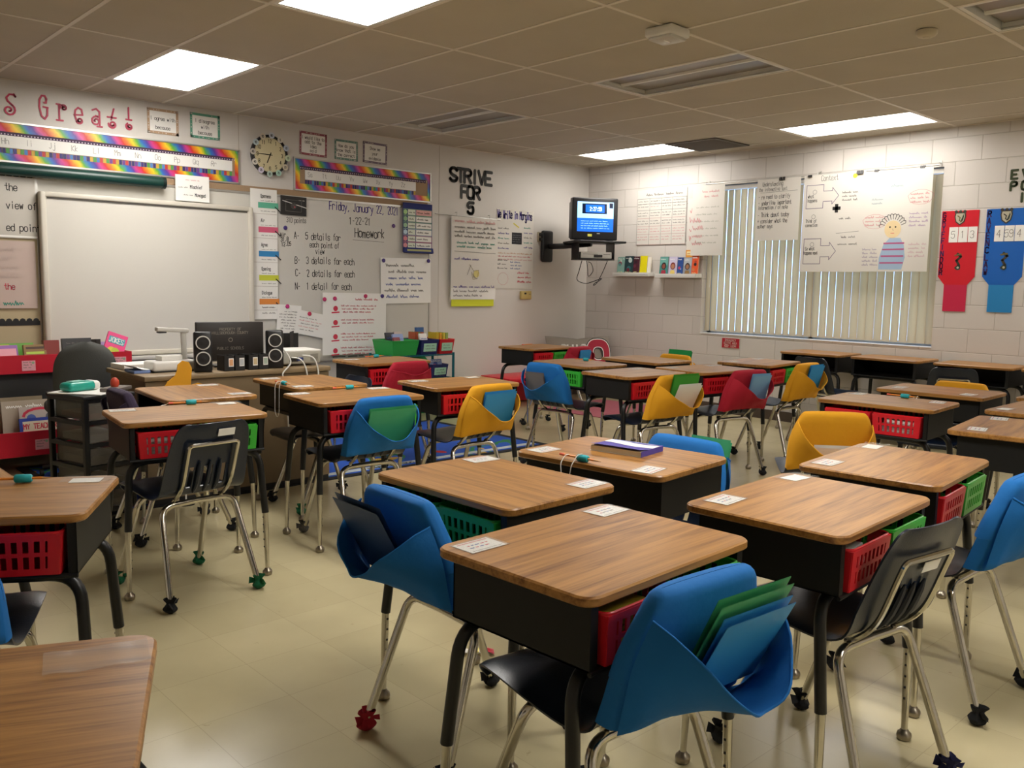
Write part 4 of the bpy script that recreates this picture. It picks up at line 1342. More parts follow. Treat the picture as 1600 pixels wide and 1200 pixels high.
def alphabet_board(x0, x1, z0, z1, sx0, sx1, letters, lab, right_end=True, left_end=True):
    t = thing('bulletin_board', lab, 'bulletin board', (0, YF, 0))
    m = MB(); m.box(((x0 + x1) / 2, -0.007, (z0 + z1) / 2), (x1 - x0, 0.014, z1 - z0), CORK); m.build('cork_panel', t, smooth=0)
    m = MB()
    for z in (z0, z1):
        m.box(((x0 + x1) / 2, -0.011, z), (x1 - x0 + 0.012, 0.022, 0.012), ALU)
    for x in (x0, x1):
        m.box((x, -0.011, (z0 + z1) / 2), (0.012, 0.022, z1 - z0), ALU)
    m.build('frame', t, smooth=0)
    y = -0.0155
    bw = 0.068
    DK = mat('plum_scallop', '43304a', 0.7)
    def scallop(xa, xb, zbase, hgt, sgn):
        n = int((xb - xa) / 0.045)
        pts = [(xa, zbase)]
        for i in range(n):
            for k in range(5):
                u = (i + k / 5) / n
                pts.append((xa + (xb - xa) * u, zbase + sgn * (hgt + 0.008 * math.sin(PI * k / 5))))
        pts.append((xb, zbase))
        if sgn > 0:
            pts = pts[::-1]
        # fan in thin quads
        for i in range(1, len(pts) - 2):
            a, b = pts[i], pts[i + 1]
            q = [(a[0], zbase), (b[0], zbase), b, a]
            m.ring2(q if sgn * (b[0] - a[0]) > 0 else q[::-1], y + 0.0006, DK)
    m = MB()
    scallop(x0 + 0.05, x1 - 0.05, z1 - bw + 0.01, 0.036, -1)
    rnd = random.Random(5)
    for k in range(int((x1 - x0) / 0.022)):
        m.rect(x0 + 0.06 + k * 0.022, x0 + 0.069 + k * 0.022, z1 - bw - 0.022, z1 - bw - 0.014, y - 0.0002, flat('cdbfd0'))
    m.build('scalloped_trim', t, smooth=0)
    m = MB()
    m.rect(x0 + 0.008, x1 - 0.008, z1 - bw, z1 - 0.008, y, RAINBOW)
    m.rect(x0 + 0.008, x1 - 0.008, z0 + 0.008, z0 + bw * 0.86, y, RAINBOW)
    if right_end: m.rect(x1 - bw * 0.55, x1 - 0.008, z0 + 0.008, z1 - 0.008, y - 0.0003, RAINBOW)
    if left_end: m.rect(x0 + 0.008, x0 + bw * 0.8, z0 + 0.008, z1 - 0.008, y - 0.0003, RAINBOW)
    m.build('rainbow_trim', t, smooth=0)
    zs0, zs1 = z0 + 0.098, z0 + 0.185
    m = MB()
    m.box(((sx0 + sx1) / 2, y - 0.0018, (zs0 + zs1) / 2), (sx1 - sx0, 0.002, zs1 - zs0), SHEETW)
    yy = y - 0.0032
    step = (sx1 - sx0 - 0.06) / len(letters)
    for i, L_ in enumerate(letters):
        m.text(L_ + L_.lower(), sx0 + 0.03 + i * step, zs0 + 0.026, 0.042, yy, INKG, 0.003, sx=0.6, jit=0.04)
    m.build('alphabet_strip', t, smooth=0)
    m = MB()
    pal = ['3a2f74', 'c03a3a', '4b7fbf', '6a3f8f', '4f9a4a', '2a2a66', 'c9a23a']
    n = int((sx1 - sx0) / 0.024)
    for k in range(n):
        m.rect(sx0 + k * (sx1 - sx0) / n, sx0 + (k + 0.85) * (sx1 - sx0) / n, zs0 - 0.040, zs0 - 0.004, y - 0.001, flat(pal[(k * 5 + k // 3) % 7]))
    m.build('striped_trim', t, smooth=0)
alphabet_board(-2.4, 0.652, 2.165, 2.445, -2.3, 0.59, 'ABCDEFGHIJKLMNOPQR', 'rainbow-bordered cursive alphabet board running off the left frame edge', left_end=False)
alphabet_board(1.185, 2.735, 2.160, 2.446, 1.292, 2.547, 'STUVWXYZ', 'shorter rainbow-bordered cursive alphabet board right of the clock')

# cut-out letters
def letter(ch, strokes, loc, h, m_, w, lab, grp, rz=FR, thick=0.004, cat='letter'):
    m = MB()
    for st in strokes:
        pts = [(px * h, py * h) for px, py in st]
        m.line(pts, w, -thick, m_)
        for a, b in zip(pts, pts[1:]):
            dx, dz = b[0] - a[0], b[1] - a[1]
            l = math.hypot(dx, dz) or 1
            nx, nz = -dz / l * w / 2, dx / l * w / 2
            m.add([(a[0] + nx, -thick, a[1] + nz), (b[0] + nx, -thick, b[1] + nz), (b[0] + nx, 0, b[1] + nz), (a[0] + nx, 0, a[1] + nz)], [(0, 1, 2, 3)], m_)
            m.add([(a[0] - nx, -thick, a[1] - nz), (b[0] - nx, -thick, b[1] - nz), (b[0] - nx, 0, b[1] - nz), (a[0] - nx, 0, a[1] - nz)], [(3, 2, 1, 0)], m_)
        for p in pts:
            m.disc(p[0], p[1], w / 2, -thick - 0.0002, m_, 12)
    o = m.build('cutout_letter', None, loc, rz, smooth=0)
    return tag(o, lab, cat, grp)
def block_strokes(ch):
    return [[((x - 2) / 6, (y - 2) / 6) for x, y in st] for st in GLYPH[ch]]
BLK = mat('black_card', '272521', 0.6)
def word(s, x0, x1, z, h, lab, grp, wall, mm=BLK, w=0.034, slope=0.0):
    n = len(s)
    for i, ch in enumerate(s):
        u = x0 + (x1 - x0) * (i + 0.5) / n
        zz = z + slope * i
        loc = on_front(u, zz, 0.001) if wall == 'f' else on_right(u, zz, 0.001)
        letter(ch, block_strokes(ch), loc, h, mm, w, lab % (ch, ['first', 'second', 'third', 'fourth', 'fifth', 'sixth', 'seventh'][i]), grp, FR if wall == 'f' else RT)
word('STRIVE', 3.00, 3.585, 2.405, 0.135, 'black cut-out letter %s, %s of the word STRIVE', 'black cut-out letters on the front wall', 'f')
word('FOR', 3.155, 3.415, 2.242, 0.125, 'black cut-out letter %s, %s of the word FOR', 'black cut-out letters on the front wall', 'f')
word('5', 3.24, 3.335, 2.082, 0.115, 'black cut-out figure %s, %s and only one under the word FOR', 'black cut-out letters on the front wall', 'f')
DG = mat('dark_green_card', '2f3a1c', 0.6)
word('EVERY', -2.885, -3.30, 2.275, 0.068, 'dark green cut-out letter %s, %s of the word EVERY at the right frame edge', 'dark green cut-out letters on the window wall', 'r', DG, 0.019)
word('POINT', -2.885, -3.30, 2.182, 0.068, 'dark green cut-out letter %s, %s of the word POINT at the right frame edge', 'dark green cut-out letters on the window wall', 'r', DG, 0.019)
word('IOU', -2.955, -3.20, 2.085, 0.068, 'dark green cut-out letter %s, %s of the short third line at the right frame edge', 'dark green cut-out letters on the window wall', 'r', DG, 0.019)
# curly pink letters
def spiral(cx, cz, r0, r1, a0, turns, n=18):
    return [(cx + (r0 + (r1 - r0) * k / n) * math.cos(R(a0) + 2 * PI * turns * k / n), cz + (r0 + (r1 - r0) * k / n) * math.sin(R(a0) + 2 * PI * turns * k / n)) for k in range(n + 1)]
PKC = mat('pink_red_card', 'b92f50', 0.5)
CUR = {
 's': [spiral(-.05, .28, .26, .05, 60, -1.4) , [(.08, .50), (-.10, .66), (-.14, .80), (-.02, .95), (.14, .96), (.22, .88)], [(.22, .88), (.16, .98)]],
 'G': [[(.12, .86), (.06, .98), (-.06, .98), (-.15, .80), (-.17, .5), (-.10, .14), (.03, .02), (.13, .18), (.14, .45)], [(-.02, .52), (.16, .50)], [(.12, .86), (.10, .70), (.02, .70)]],
 'r': [[(-.16, .80), (0, .80)], [(-.04, .80), (-.04, .02)], [(-.18, .02), (.12, .02)], [(-.04, .55), (.06, .78)], spiral(.18, .66, .14, .04, 130, -1.2)],
 'e': [[(-.20, .42), (.20, .46), (.16, .72), (0, .80), (-.14, .66), (-.17, .40), (-.08, .12)], spiral(.05, .16, .16, .05, 200, 1.3)],
 'a': [[(-.18, .74), (0, .82), (.14, .70), (.14, .02)], [(.02, .02), (.24, .02)], spiral(-.02, .26, .22, .06, 60, 1.4), [(.14, .46), (-.04, .50)]],
 't': [[(.10, .95), (-.04, .40)], [(-.22, .52), (.20, .52)], spiral(.02, .18, .20, .05, 170, 1.5)],
 '!': [[(0, 1.02), (0, .48)], [(-.13, .46), (.13, .46)], spiral(.02, .14, .17, .04, 120, 1.5)],
}
for ch, x, z, h, nm in (('s', -1.10, 2.49, 0.165, 'S cut by the left frame edge'), ('G', -0.877, 2.50, 0.175, 'G'), ('r', -0.765, 2.505, 0.150, 'r'), ('e', -0.636, 2.500, 0.150, 'e'), ('a', -0.505, 2.495, 0.165, 'a'), ('t', -0.390, 2.500, 0.155, 't'), ('!', -0.262, 2.505, 0.165, 'exclamation mark')):
    letter(ch, CUR[ch], on_front(x, z, 0.001), h, PKC, 0.0125, 'curly pink-red cut-out %s above the rainbow alphabet board' % nm, 'curly pink-red letters')

# sheets on walls -----------------------------------------------------------
def sheet(name, lab, cat, wall, u0, u1, z0, z1, draw=None, mm=SHEETW, off=0.004, tilt=0.0, thick=0.0016, grp=None):
    """upright sheet; u grows to the right as seen from the room"""
    w, h = abs(u1 - u0), z1 - z0
    m = MB()
    m.box((0, 0, 0), (w, thick, h), mm)
    if draw:
        draw(m, w, h, -thick / 2 - 0.0006)
    o = m.build(name, smooth=0)
    uc, zc2 = (u0 + u1) / 2, (z0 + z1) / 2
    o.location = on_front(uc, zc2, off) if wall == 'f' else on_right(uc, zc2, off)
    o.rotation_euler = (0, R(tilt), FR if wall == 'f' else RT)
    tag(o, lab, cat, grp)
    return o
def d_view(m, w, h, y):
    x = lambda wx: wx + 1.49
    for s_, wx, z in (('the', -1.165, 1.955), ('view of', -1.16, 1.825), ('ed point', -1.165, 1.665)):
        m.text(s_, x(wx), z - 1.835, .052, y, INKB, .006, sx=.56, jit=.04)
    for k in range(3): m.scribble(-w / 2 + .04, x(-1.22), .12 - k * .14, .05, y, INKB, seed=k + 5)
    m.line([(-w / 2, -h / 2 + .02), (w / 2, -h / 2 + .012)], .012, y, SHEETW)
sheet('anchor_chart', 'white laminated chart of large black handwriting at the left frame edge', 'chart', 'f', -2.02, -.968, 1.612, 2.058, d_view, mat('laminated_paper', 'c9c4ba', .25), off=.032)
def d_theme(m, w, h, y):
    m.text('the', .30, -.11, .045, y, INKR, .0055, sx=.56); m.scribble(-.45, .27, -.11, .04, y, INKR, seed=2)
    m.scribble(-.45, .50, -.225, .038, y, INKGR, seed=3)
    for k in range(4): m.scribble(-.45, .40, .17 - k * .065, .03, y, flat('c2aea4'), seed=k + 8)
sheet('anchor_chart', 'pinkish laminated chart with red and green writing below the black lettered one', 'chart', 'f', -2.02, -.985, 1.095, 1.592, d_theme, mat('pinkish_laminate', 'c4b0a6', .25), off=.032)
def framed(col, lines, h_=0.028):
    def d(m, w, h, y):
        b = 0.020
        mm = flat(col)
        for x0, x1, z0, z1 in ((-w / 2, w / 2, h / 2 - b, h / 2), (-w / 2, w / 2, -h / 2, -h / 2 + b), (-w / 2, -w / 2 + b, -h / 2, h / 2), (w / 2 - b, w / 2, -h / 2, h / 2)):
            m.rect(x0, x1, z0, z1, y, mm)
        rnd = random.Random(col)
        for k in range(40):
            a = rnd.random()
            p = ((a - .5) * w, rnd.choice((-1, 1)) * (h / 2 - b / 2)) if rnd.random() < .6 else (rnd.choice((-1, 1)) * (w / 2 - b / 2), (a - .5) * h)
            m.disc(p[0], p[1], .004, y - .0003, flat('d8cfc6'), 6)
        n = len(lines)
        for i, s in enumerate(lines):
            m.text(s, 0, h / 2 - b - 0.016 - (i + .8) * (h - 2 * b - .02) / n, h_, y, INKB, 0.0035, center=True, sx=min(.62, (w - 2 * b - .01) / (len(s) * h_)))
    return d
for lab, x0, x1, z0, z1, col, lines, tl in (
    ('tan-bordered sentence card reading I agree with', -0.118, 0.136, 2.502, 2.700, 'b89878', ('I agree with', '____', 'because'), 0),
    ('green-bordered sentence card reading I disagree with', 0.233, 0.492, 2.508, 2.712, '5f9f86', ('I disagree', 'with', 'because'), 0),
    ('red-bordered sentence card right of the clock', 1.245, 1.530, 2.480, 2.690, '9c5660', ('I would like to', 'add to the', 'idea', 'said'), 1),
    ('curling green-bordered sentence card, middle of the three right of the clock', 1.610, 1.868, 2.478, 2.664, '6f9488', ('How do you', 'know that is', 'the correct'), 0),
    ('mauve-bordered sentence card reading Show me your evidence', 1.925, 2.205, 2.480, 2.680, '7d6f80', ('Show me', 'your', 'evidence'), 1)):
    lines = tuple(s for s in lines if s != '____')
    sheet('sentence_card', lab, 'sentence card', 'f', x0, x1, z0, z1, framed(col, lines), tilt=tl, grp='bordered sentence cards')

def d_note(m, w, h, y):
    m.scribble(-.06, .06, h * .30, .010, y, INKPK, seed=1)
    m.text('Mischief', -0.02, 0.0, .026, y, INKB, .004, sx=.5); m.text('Managed', .02, -.065, .026, y, INKB, .004, sx=.5)
    m.scribble(-.12, -.03, .0, .012, y, INKG, seed=2); m.scribble(-.08, .0, -.06, .012, y, INKG, seed=3)
sheet('note_sheet', 'white note with two bold words taped over the top of the projection board', 'note', 'f', 0.069, 0.355, 1.975, 2.186, d_note, off=0.075)

# clock with numbered counters round its rim
t = thing('wall_clock', 'round black-rimmed wall clock with numbered paper discs around its rim', 'clock', on_front(0.937, 2.437))
MB().lathe([(0.172, 0.0), (0.176, 0.02), (0.172, 0.04), (0.155, 0.046), (0.150, 0.034)], (0, 0, 0), BLACKP, 40, axis='Y').build('rim', t)
m = MB()
m.disc(0, 0, .151, -.0345, CREAM, 40)
for k in range(12):
    a = R(90 - 30 * (k + 1))
    m.text(str(k + 1), .118 * math.cos(a), .118 * math.sin(a) - .014, .03, -.0352, INKB, .0045, center=True, sx=.6)
for k in range(60):
    a = 2 * PI * k / 60
    m.line([(.142 * math.cos(a), .142 * math.sin(a)), (.148 * math.cos(a), .148 * math.sin(a))], .002, -.0352, INKG)
m.build('dial', t, smooth=0)
def hand(a, l, w):
    m = MB(); a = R(90 - a)
    m.line([(-.02 * math.cos(a), -.02 * math.sin(a)), (l * math.cos(a), l * math.sin(a))], w, -.038 - (.001 if l > .09 else 0), BLACKM)
    m.disc(0, 0, .007, -.0395, BLACKM, 12)
    m.build('clock_hand', t, smooth=0)
hand(271, .108, .007); hand(203, .075, .009)
for k, c in enumerate(('c9cfd8', 'd8d2c4', 'b9c6d6', 'c6d6b8', 'd6c9b0', 'a9d0c0', 'b8cfc4', 'd4cde0', 'd9d4c8', 'c9c0b4', 'c0cfd4', 'd6cbb8')):
    a = R(90 - 30 * k - 4)
    m = MB()
    cx, cz = .168 * math.cos(a), .168 * math.sin(a)
    m.lathe([(.027, 0), (.027, .0015)], (cx, -.0475, cz), flat(c), 16, axis='Y')
    m.text('%d' % (5 * k if k else 60), cx, cz - .009, .018, -.0498, INKB, .0035, center=True, sx=.6)
    m.build('minute_disc', t, smooth=0)

# long job chart beside the projection board: five name strips with coloured bands
cols = ('5fb394', 'd8607f', '2f86c0', 'c9cf3f', 'e08a3c')
def d_jobs(m, w, h, y):
    zz = h / 2
    heads = ('Openness', 'Air', 'Agree', 'Opening', 'Dialogue')
    for k, (c, s) in enumerate(zip(cols, heads)):
        z1 = h / 2 - 0.03 - k * 0.213
        m.text(s, -.03, z1 - .045, .030, y, INKB, .004, sx=.42)
        m.scribble(-.03, .11, z1 - .075, .010, y, INKG, seed=k)
        m.rect(-.055, w / 2 + .012 if k % 2 == 0 else w / 2 + .008, z1 - .135, z1 - .085, y - .0004, flat(c))
        m.scribble(-.03, .11, z1 - .165, .010, y, INKG, seed=k + 9)
        m.line([(-w / 2 + .01, z1 - .185), (w / 2, z1 - .187)], .003, y, flat('b6a9a0'))
        m.line([(w / 2 - .02, z1 - .12), (w / 2 + .03, z1 - .16)], .010, y - .0012, INKB)
    m.scribble(-.03, .10, -h / 2 + .10, .02, y, INKG, seed=40); m.scribble(-.03, .10, -h / 2 + .05, .015, y, INKG, seed=41)
sheet('job_chart', 'tall white chart with five coloured bands and black arrows, on the whiteboard', 'chart', 'f', 0.745, 1.000, 0.985, 2.135, d_jobs, off=0.030)
def d_black(m, w, h, y):
    m.line([(-w / 2 + .02, .04), (w / 2, -.01)], .006, y, SHEETW)
    m.outline(-w * .3, w * .3, -h * .3, h * .3, .003, y, INKG); m.disc(0, .0, .03, y, mat('dim_grey', '4a4744', .6)); m.disc(.01, -.01, .006, y - .0003, INKR)
    m.scribble(.05, .11, .05, .012, y, SHEETW, seed=3)
sheet('black_poster', 'small black poster at the top of the whiteboard over the points note', 'poster', 'f', 1.035, 1.296, 1.925, 2.095, d_black, mat('black_paper', '242322', .5), off=0.030, tilt=1)

# pocket schedule chart
t = thing('schedule_chart', 'navy pocket chart with coloured schedule cards at the right end of the whiteboard', 'pocket chart', on_front(2.553, 1.885, 0.045))
NV = mat('navy_cloth', '25306e', .8)
m = MB(); m.box((0, 0, 0), (.365, .006, .49), NV); m.tube([(-.18, 0, .24), (.18, 0, .24)], .008, NV, 8); m.build('backing', t, smooth=0)
rows = ('a6cf8a', '8fb88a', '9cc39a', 'bcd3df', 'd9868f', 'd98f96')
for k, c in enumerate(rows):
    z = .155 - k * .066
    m = MB(); m.disc(-.155, z, .024, -.0042, flat(c), 14); m.rect(-.125, -.03, z - .026, z + .026, -.0042, flat('d9dfcf')); m.rect(-.022, .172, z - .026, z + .026, -.0042, SHEETW if k else flat('e3a9a4'))
    m.scribble(-.115, -.04, z - .008, .018, -.005, INKB, seed=k); m.scribble(-.01, .16, z - .008, .02, -.005, INKB, seed=k + 20)
    m.outline(-.178, .174, z - .030, z + .030, .003, -.0046, flat(c))
    m.build('schedule_card', t, smooth=0)
m = MB(); m.box((0, -.015, -.225), (.36, .03, .05), NV, rx=R(-12)); m.box((0, -.03, -.225), (.30, .004, .022), flat('a8a86a')); m.build('bottom_pouch', t, smooth=0)

def d_lines(n, seeds, mats_, h_=.02, head=None, mar=.03):
    def d(m, w, h, y):
        z = h / 2 - .05
        if head:
            for q, (s, hh, mm) in enumerate(head):
                m.text(s, 0, z - hh, hh, y, mm, hh * .11, center=True, sx=min(.6, (w - 2 * mar) / (len(s) * hh)))
                z -= hh * 1.5
        st = (z + h / 2 - .03) / n
        for i in range(n):
            r = random.Random(seeds * 31 + i)
            m.scribble(-w / 2 + mar + r.choice((0, .02, .05)), w / 2 - mar - r.random() * w * .22, z - st * (i + .6), h_, y, mats_[i % len(mats_)], seed=seeds + i)
    return d
sheet('handwritten_poster', 'white poster of blue-grey handwriting pinned under the pocket chart', 'poster', 'f', 2.115, 2.735, 1.125, 1.580, d_lines(6, 3, (INKG, INKG, INKBL, INKBL, INKG, INKBL), .034, mar=.04), off=0.030, tilt=-0.8)
def d_red(m, w, h, y):
    m.scribble(.0, .26, h / 2 - .07, .022, y, INKR, seed=77)
    for k in range(4):
        z = h / 2 - .13 - k * .135
        m.disc(-.22, z - .02, .026, y, INKR, 10); m.line([(-.26, z - .06), (-.18, z - .055)], .012, y, INKR)
        for j in range(3 if k != 1 else 2):
            m.scribble(-.16 + .01 * j, .24 - .03 * j, z - .03 * j, .017, y, INKR, seed=k * 5 + j)
sheet('red_lettered_poster', 'large white poster with red icons and red lines of writing, low on the whiteboard', 'poster', 'f', 1.455, 2.175, 0.63, 1.225, d_red, off=0.032, tilt=0.6)
sheet('lined_sheet', 'slanting lined paper pinned low on the whiteboard beside the job chart', 'paper', 'f', 0.985, 1.225, 0.850, 1.112, d_lines(7, 11, (INKG,), .013, mar=.02), off=0.032, tilt=4)
sheet('typed_sheet', 'steeply tilted white sheet overlapping the lined paper', 'paper', 'f', 1.170, 1.475, 0.825, 1.045, d_lines(5, 15, (INKG, INKPK), .013, mar=.03), off=0.036, tilt=11)
for x, z, c, lab in ((1.088, 1.100, 'c2307a', 'pink magnet holding the lined paper'), (1.312, 1.030, 'c2305a', 'large red magnet on the tilted sheet'), (1.475, 1.165, 'c2306a', 'pink magnet at the corner of the red lettered poster'), (1.587, 1.172, 'c2306a', 'second pink magnet on the red lettered poster top'),
                     (1.932, 1.196, 'c23060', 'pink magnet on the red lettered poster far along its top'), (2.128, 1.197, '42307a', 'purple magnet at the top corner of the red lettered poster'), (1.085, 1.809, '42307a', 'purple magnet above the first homework line'),
                     (2.273, 1.894, '5a307a', 'purple magnet beside the pocket chart'), (2.143, 1.548, '42307a', 'purple magnet at one corner of the blue-grey poster'), (2.700, 1.560, '42307a', 'purple magnet at the other corner of the blue-grey poster')):
    off = 0.0175 if z > 1.7 else (0.037 if x > 1.2 and x < 1.4 else 0.033)
    o = MB().lathe([(.019, 0), (.020, .006), (.014, .011)], (0, 0, 0), mat('magnet_' + c, c, .35), 16, axis='Y').build('magnet'); o.location = on_front(x, z, off + .0012)
    tag(o, lab, 'magnet', 'round whiteboard magnets')

# charts to the right of the whiteboard
t = thing('hanging_rod', 'thin metal rod on two hooks above the flip chart', 'rod', on_front(3.245, 2.045, .022))
MB().tube([(-.45, 0, .006), (.46, 0, -.006)], .005, ALU, 8).build('bar', t)
for x in (-.17, .29):
    MB().tube(fillet([(x, .019, .035), (x, -.012, .035), (x, -.012, -.012), (x, .004, -.012)], .006, 4), .003, ALU, 6).build('hook', t)
t = thing('flip_chart', 'white flip chart page with a drawing hanging from the thin rod', 'chart', on_front(3.32, 1.59, .018))
def fc(u, v): return ((u - .5) * .645, -.020 - .012 * math.sin(PI * v) + (.02 * (1 - v) ** 3), (v - .5) * .90)
m = MB(); m.grid(fc, 8, 14, PAPER)
y = -.036
for i, (z, mm) in enumerate(((.39, INKPK), (.33, INKG), (.28, INKG), (.235, INKG), (.165, INKGR), (.125, INKGR), (-.005 + .0, INKP))):
    m.scribble(-.29 + (.03 if i in (4, 5) else 0), (.28 if i != 6 else .05), z, .030 if i else .035, y, mm, seed=i + 60)
m.line([(-.29, .085), (.29, .075)], .004, y, INKG)
m.line([(-.08, -.05), (-.02, -.12), (.05, -.11), (.03, -.20), (-.03, -.21), (-.05, -.13)], .005, y, flat('8a7a4a')); m.disc(.02, -.15, .04, y + .001, flat('cfc27a'), 12); m.line([(-.11, -.16), (-.06, -.06)], .006, y, INKG)
for k, s in enumerate((0, 1, 2)):
    m.scribble(-.30, .28 - .09 * k, -.30 - .047 * k, .028, y, INKG if k else INKP, seed=90 + k)
m.build('front_page', t, smooth=60)
m = MB(); m.box((.0, -.003, -.40), (.60, .004, .20), mat('yellow_page', 'd4dc2a', .6)); m.build('yellow_page', t, smooth=0)
m = MB(); m.box((0, -.010, .005), (.63, .008, .86), SHEETW); m.build('page_block', t, smooth=0)
def d_mary(m, w, h, y):
    m.text('We Write in Margins', -w / 2 + .01, h / 2 - .10, .085, y, INKP, .013, sx=.33, jit=.05)
    m.line([(-.03, .29), (.05, .25)], .014, y, flat('d8c93a'))
    m.rect(-.055, .10, .06, .19, y, mat('black_print', '222124', .5))
    for k in range(4): m.scribble(-.045, .09, .085 + k * .024, .010, y - .0004, flat('8c8c90'), seed=k)
    for k in range(5):
        m.scribble(-.265, -.10, .22 - k * .055, .022, y, (INKG, INKP, INKGR)[k % 3], seed=k + 3)
        m.scribble(.13, .265, .24 - k * .055, .022, y, (INKGR, INKP, INKG)[k % 3], seed=k + 13)
    for k in range(3): m.scribble(-.26, .26, -.05 - k * .035, .016, y, (flat('c98a5a'), INKR, INKPK)[k], seed=k + 33)
    for k in range(3):
        m.scribble(-.265, -.12, -.13 - k * .045, .02, y, INKG, seed=k + 43); m.scribble(-.07, .10, -.15 - k * .035, .02, y, INKBL, seed=k + 53); m.scribble(.04, .26, -.27 - k * .05, .026, y, INKR, seed=k + 63)
    m.line([(-.25 + .08 * math.cos(a / 10 * 2 * PI) + .07, -.33 + .07 * math.sin(a / 10 * 2 * PI)) for a in range(11)], .003, y, INKPK)
sheet('margins_poster', 'white chart headed in purple capitals beside the flip chart', 'chart', 'f', 3.665, 4.232, 1.285, 2.165, d_mary, PAPER, off=.006)
t = thing('thermostat', 'small beige thermostat on the front wall below the margins chart', 'thermostat', on_front(4.118, 1.213))
MB().bevbox((0, -.016, 0), (.165, .03, .095), mat('aged_beige', 'c9b06a', .5), .008, 2).build('casing', t)
m = MB(); m.box((-.02, -.0325, .02), (.03, .003, .018), BLACKM); m.box((.05, -.0325, .012), (.03, .002, .006), INKG); m.build('display', t, smooth=0)
# ------------------------------------------------------------------ window wall: blind, rod, charts
t = thing('vertical_blind', 'cream vertical blind nearly closed across the whole window', 'blind', (XR + 0.055, yc, 0))
m = MB(); m.box((0, 0, WZ1 - 0.03), (0.05, WY1 - WY0 - 0.01, 0.04), WHITE); m.build('headrail', t, smooth=0)
NS = 31
rnd = random.Random(12)
SLM = None
for k in range(NS):
    y = WY0 + 0.045 + (WY1 - WY0 - 0.09) * k / (NS - 1) - yc
    a = R(-11.5 - 3.5 * (k / NS) + rnd.uniform(-5, 4))
    if SLM is None:
        m = MB()
        m.grid(lambda u, v: (-.006 * (1 - (2 * u - 1) ** 2), (u - .5) * .089, WZ0 + .03 + (WZ1 - WZ0 - .085) * v), 6, 1, SLAT)
        SLM = m.mesh('slat')
    o = add_mesh('slat', SLM, t)
    o.location = (0, y, 0); o.rotation_euler = (0, 0, a)
m = MB(); m.tube([(-.03, 1.15, WZ1 - .05), (-.03, 1.15, WZ0 + .5)], .002, CORDW, 6); m.build('pull_cord', t)
t = thing('curtain_rod', 'thin silver rod with bracket ends above the window, charts clipped to it', 'rod', (XR - .05, yc, 2.432))
MB().tube([(0, 1.20, .0), (0, -1.215, 0)], .006, ALU, 10).build('bar', t)
for y in (1.195, -.08, -1.20):
    m = MB(); m.tube(fillet([(.048, y, .02), (.0, y, .02), (0, y, -.004)], .01, 4), .004, ALU, 6); m.box((.046, y, .015), (.008, .02, .05), ALU); m.build('bracket', t)
def clip(y, s, lab):
    t = thing('binder_clip', lab, 'clip', (XR - .062, y, 2.428), 0, 'black binder clips on the window rod')
    m = MB(); m.prism([(-.012, -.5 * s), (.010, -.5 * s), (.003, .3 * s), (-.005, .3 * s)], -s * .75, s * .75, BLACKP, axis='Y'); m.build('clip_body', t, smooth=0)
    m = MB(); m.tube(fillet([(-.012, -s * .3, -s * .4), (-.02, -s * .25, s * .5), (-.02, s * .25, s * .5), (-.012, s * .3, -s * .4)], .004, 3), .0012, ALU, 5); m.build('wire_handle', t)
clip(-.841, .040, 'large black binder clip over the handwritten reading notes chart'); clip(-1.136, .026, 'small black binder clip at the notes chart and arrow chart joint'); clip(-1.635, .040, 'large black binder clip by the yellow sticker')
clip(-1.792, .026, 'small black binder clip over the drawn person chart, next to the yellow sticker'); clip(-2.204, .028, 'small black binder clip close to the rod end by the red pennant')

def d_table(m, w, h, y):
    cs = [-w / 2, -w * .24, 0, w * .22, w / 2 - .004]
    zs = [h / 2 - .10, h / 2 - .16, h / 2 - .23, h / 2 - .32, h / 2 - .41, h / 2 - .50, -h / 2 + .004]
    for x in cs: m.line([(x, zs[0]), (x, -h / 2)], .0035, y, INKG)
    for z in zs: m.line([(-w / 2, z), (w / 2, z)], .0035, y, flat('c79a94') if z < 0 else INKG)
    m.scribble(-.22, .02, h / 2 - .07, .03, y, INKG, seed=1); m.scribble(.06, .28, h / 2 - .07, .03, y, INKG, seed=2)
    for i in range(4):
        for j in range(6):
            for q in range(2 if j != 1 else 1):
                m.scribble(cs[i] + .012, cs[i + 1] - .02, zs[j] - .035 - q * .03, .014, y, (INKPK if (j > 3 or (j == 1 and i == 1)) else INKG), seed=i * 7 + j + q * 50)
sheet('comparison_chart', 'white hand-ruled table chart with pink lower rows on the block wall', 'chart', 'r', 1.030, 0.340, 1.810, 2.430, d_table, PAPER, off=.006)
def d_curl(m, w, h, y):
    m.scribble(-.08, .13, h / 2 - .08, .026, y, INKPK, seed=3); m.scribble(-.05, .12, h / 2 - .13, .026, y, INKPK, seed=4)
    for k in range(6):
        m.scribble(-.15, .14, h / 2 - .24 - k * .075, .018, y, flat('b9b8a8'), seed=k + 6)
    for k in range(4): m.scribble(-.19, -.06, -.02 - k * .08, .05, y, INKPK, .007, seed=k + 30)
sheet('faint_chart', 'pale chart with faint pink writing hanging over the left edge of the blind', 'chart', 'r', 0.235, -0.170, 1.680, 2.425, d_curl, PAPER, off=.048)
sheet('pink_lettered_chart', 'pale chart with slanting pink letters behind the faint chart', 'chart', 'r', 0.320, 0.060, 1.745, 2.30, lambda m, w, h, y: [m.scribble(-.10, .05, .12 - k * .10, .055, y, INKPK, .008, seed=k + 70) for k in range(4)], PAPER, off=.008)
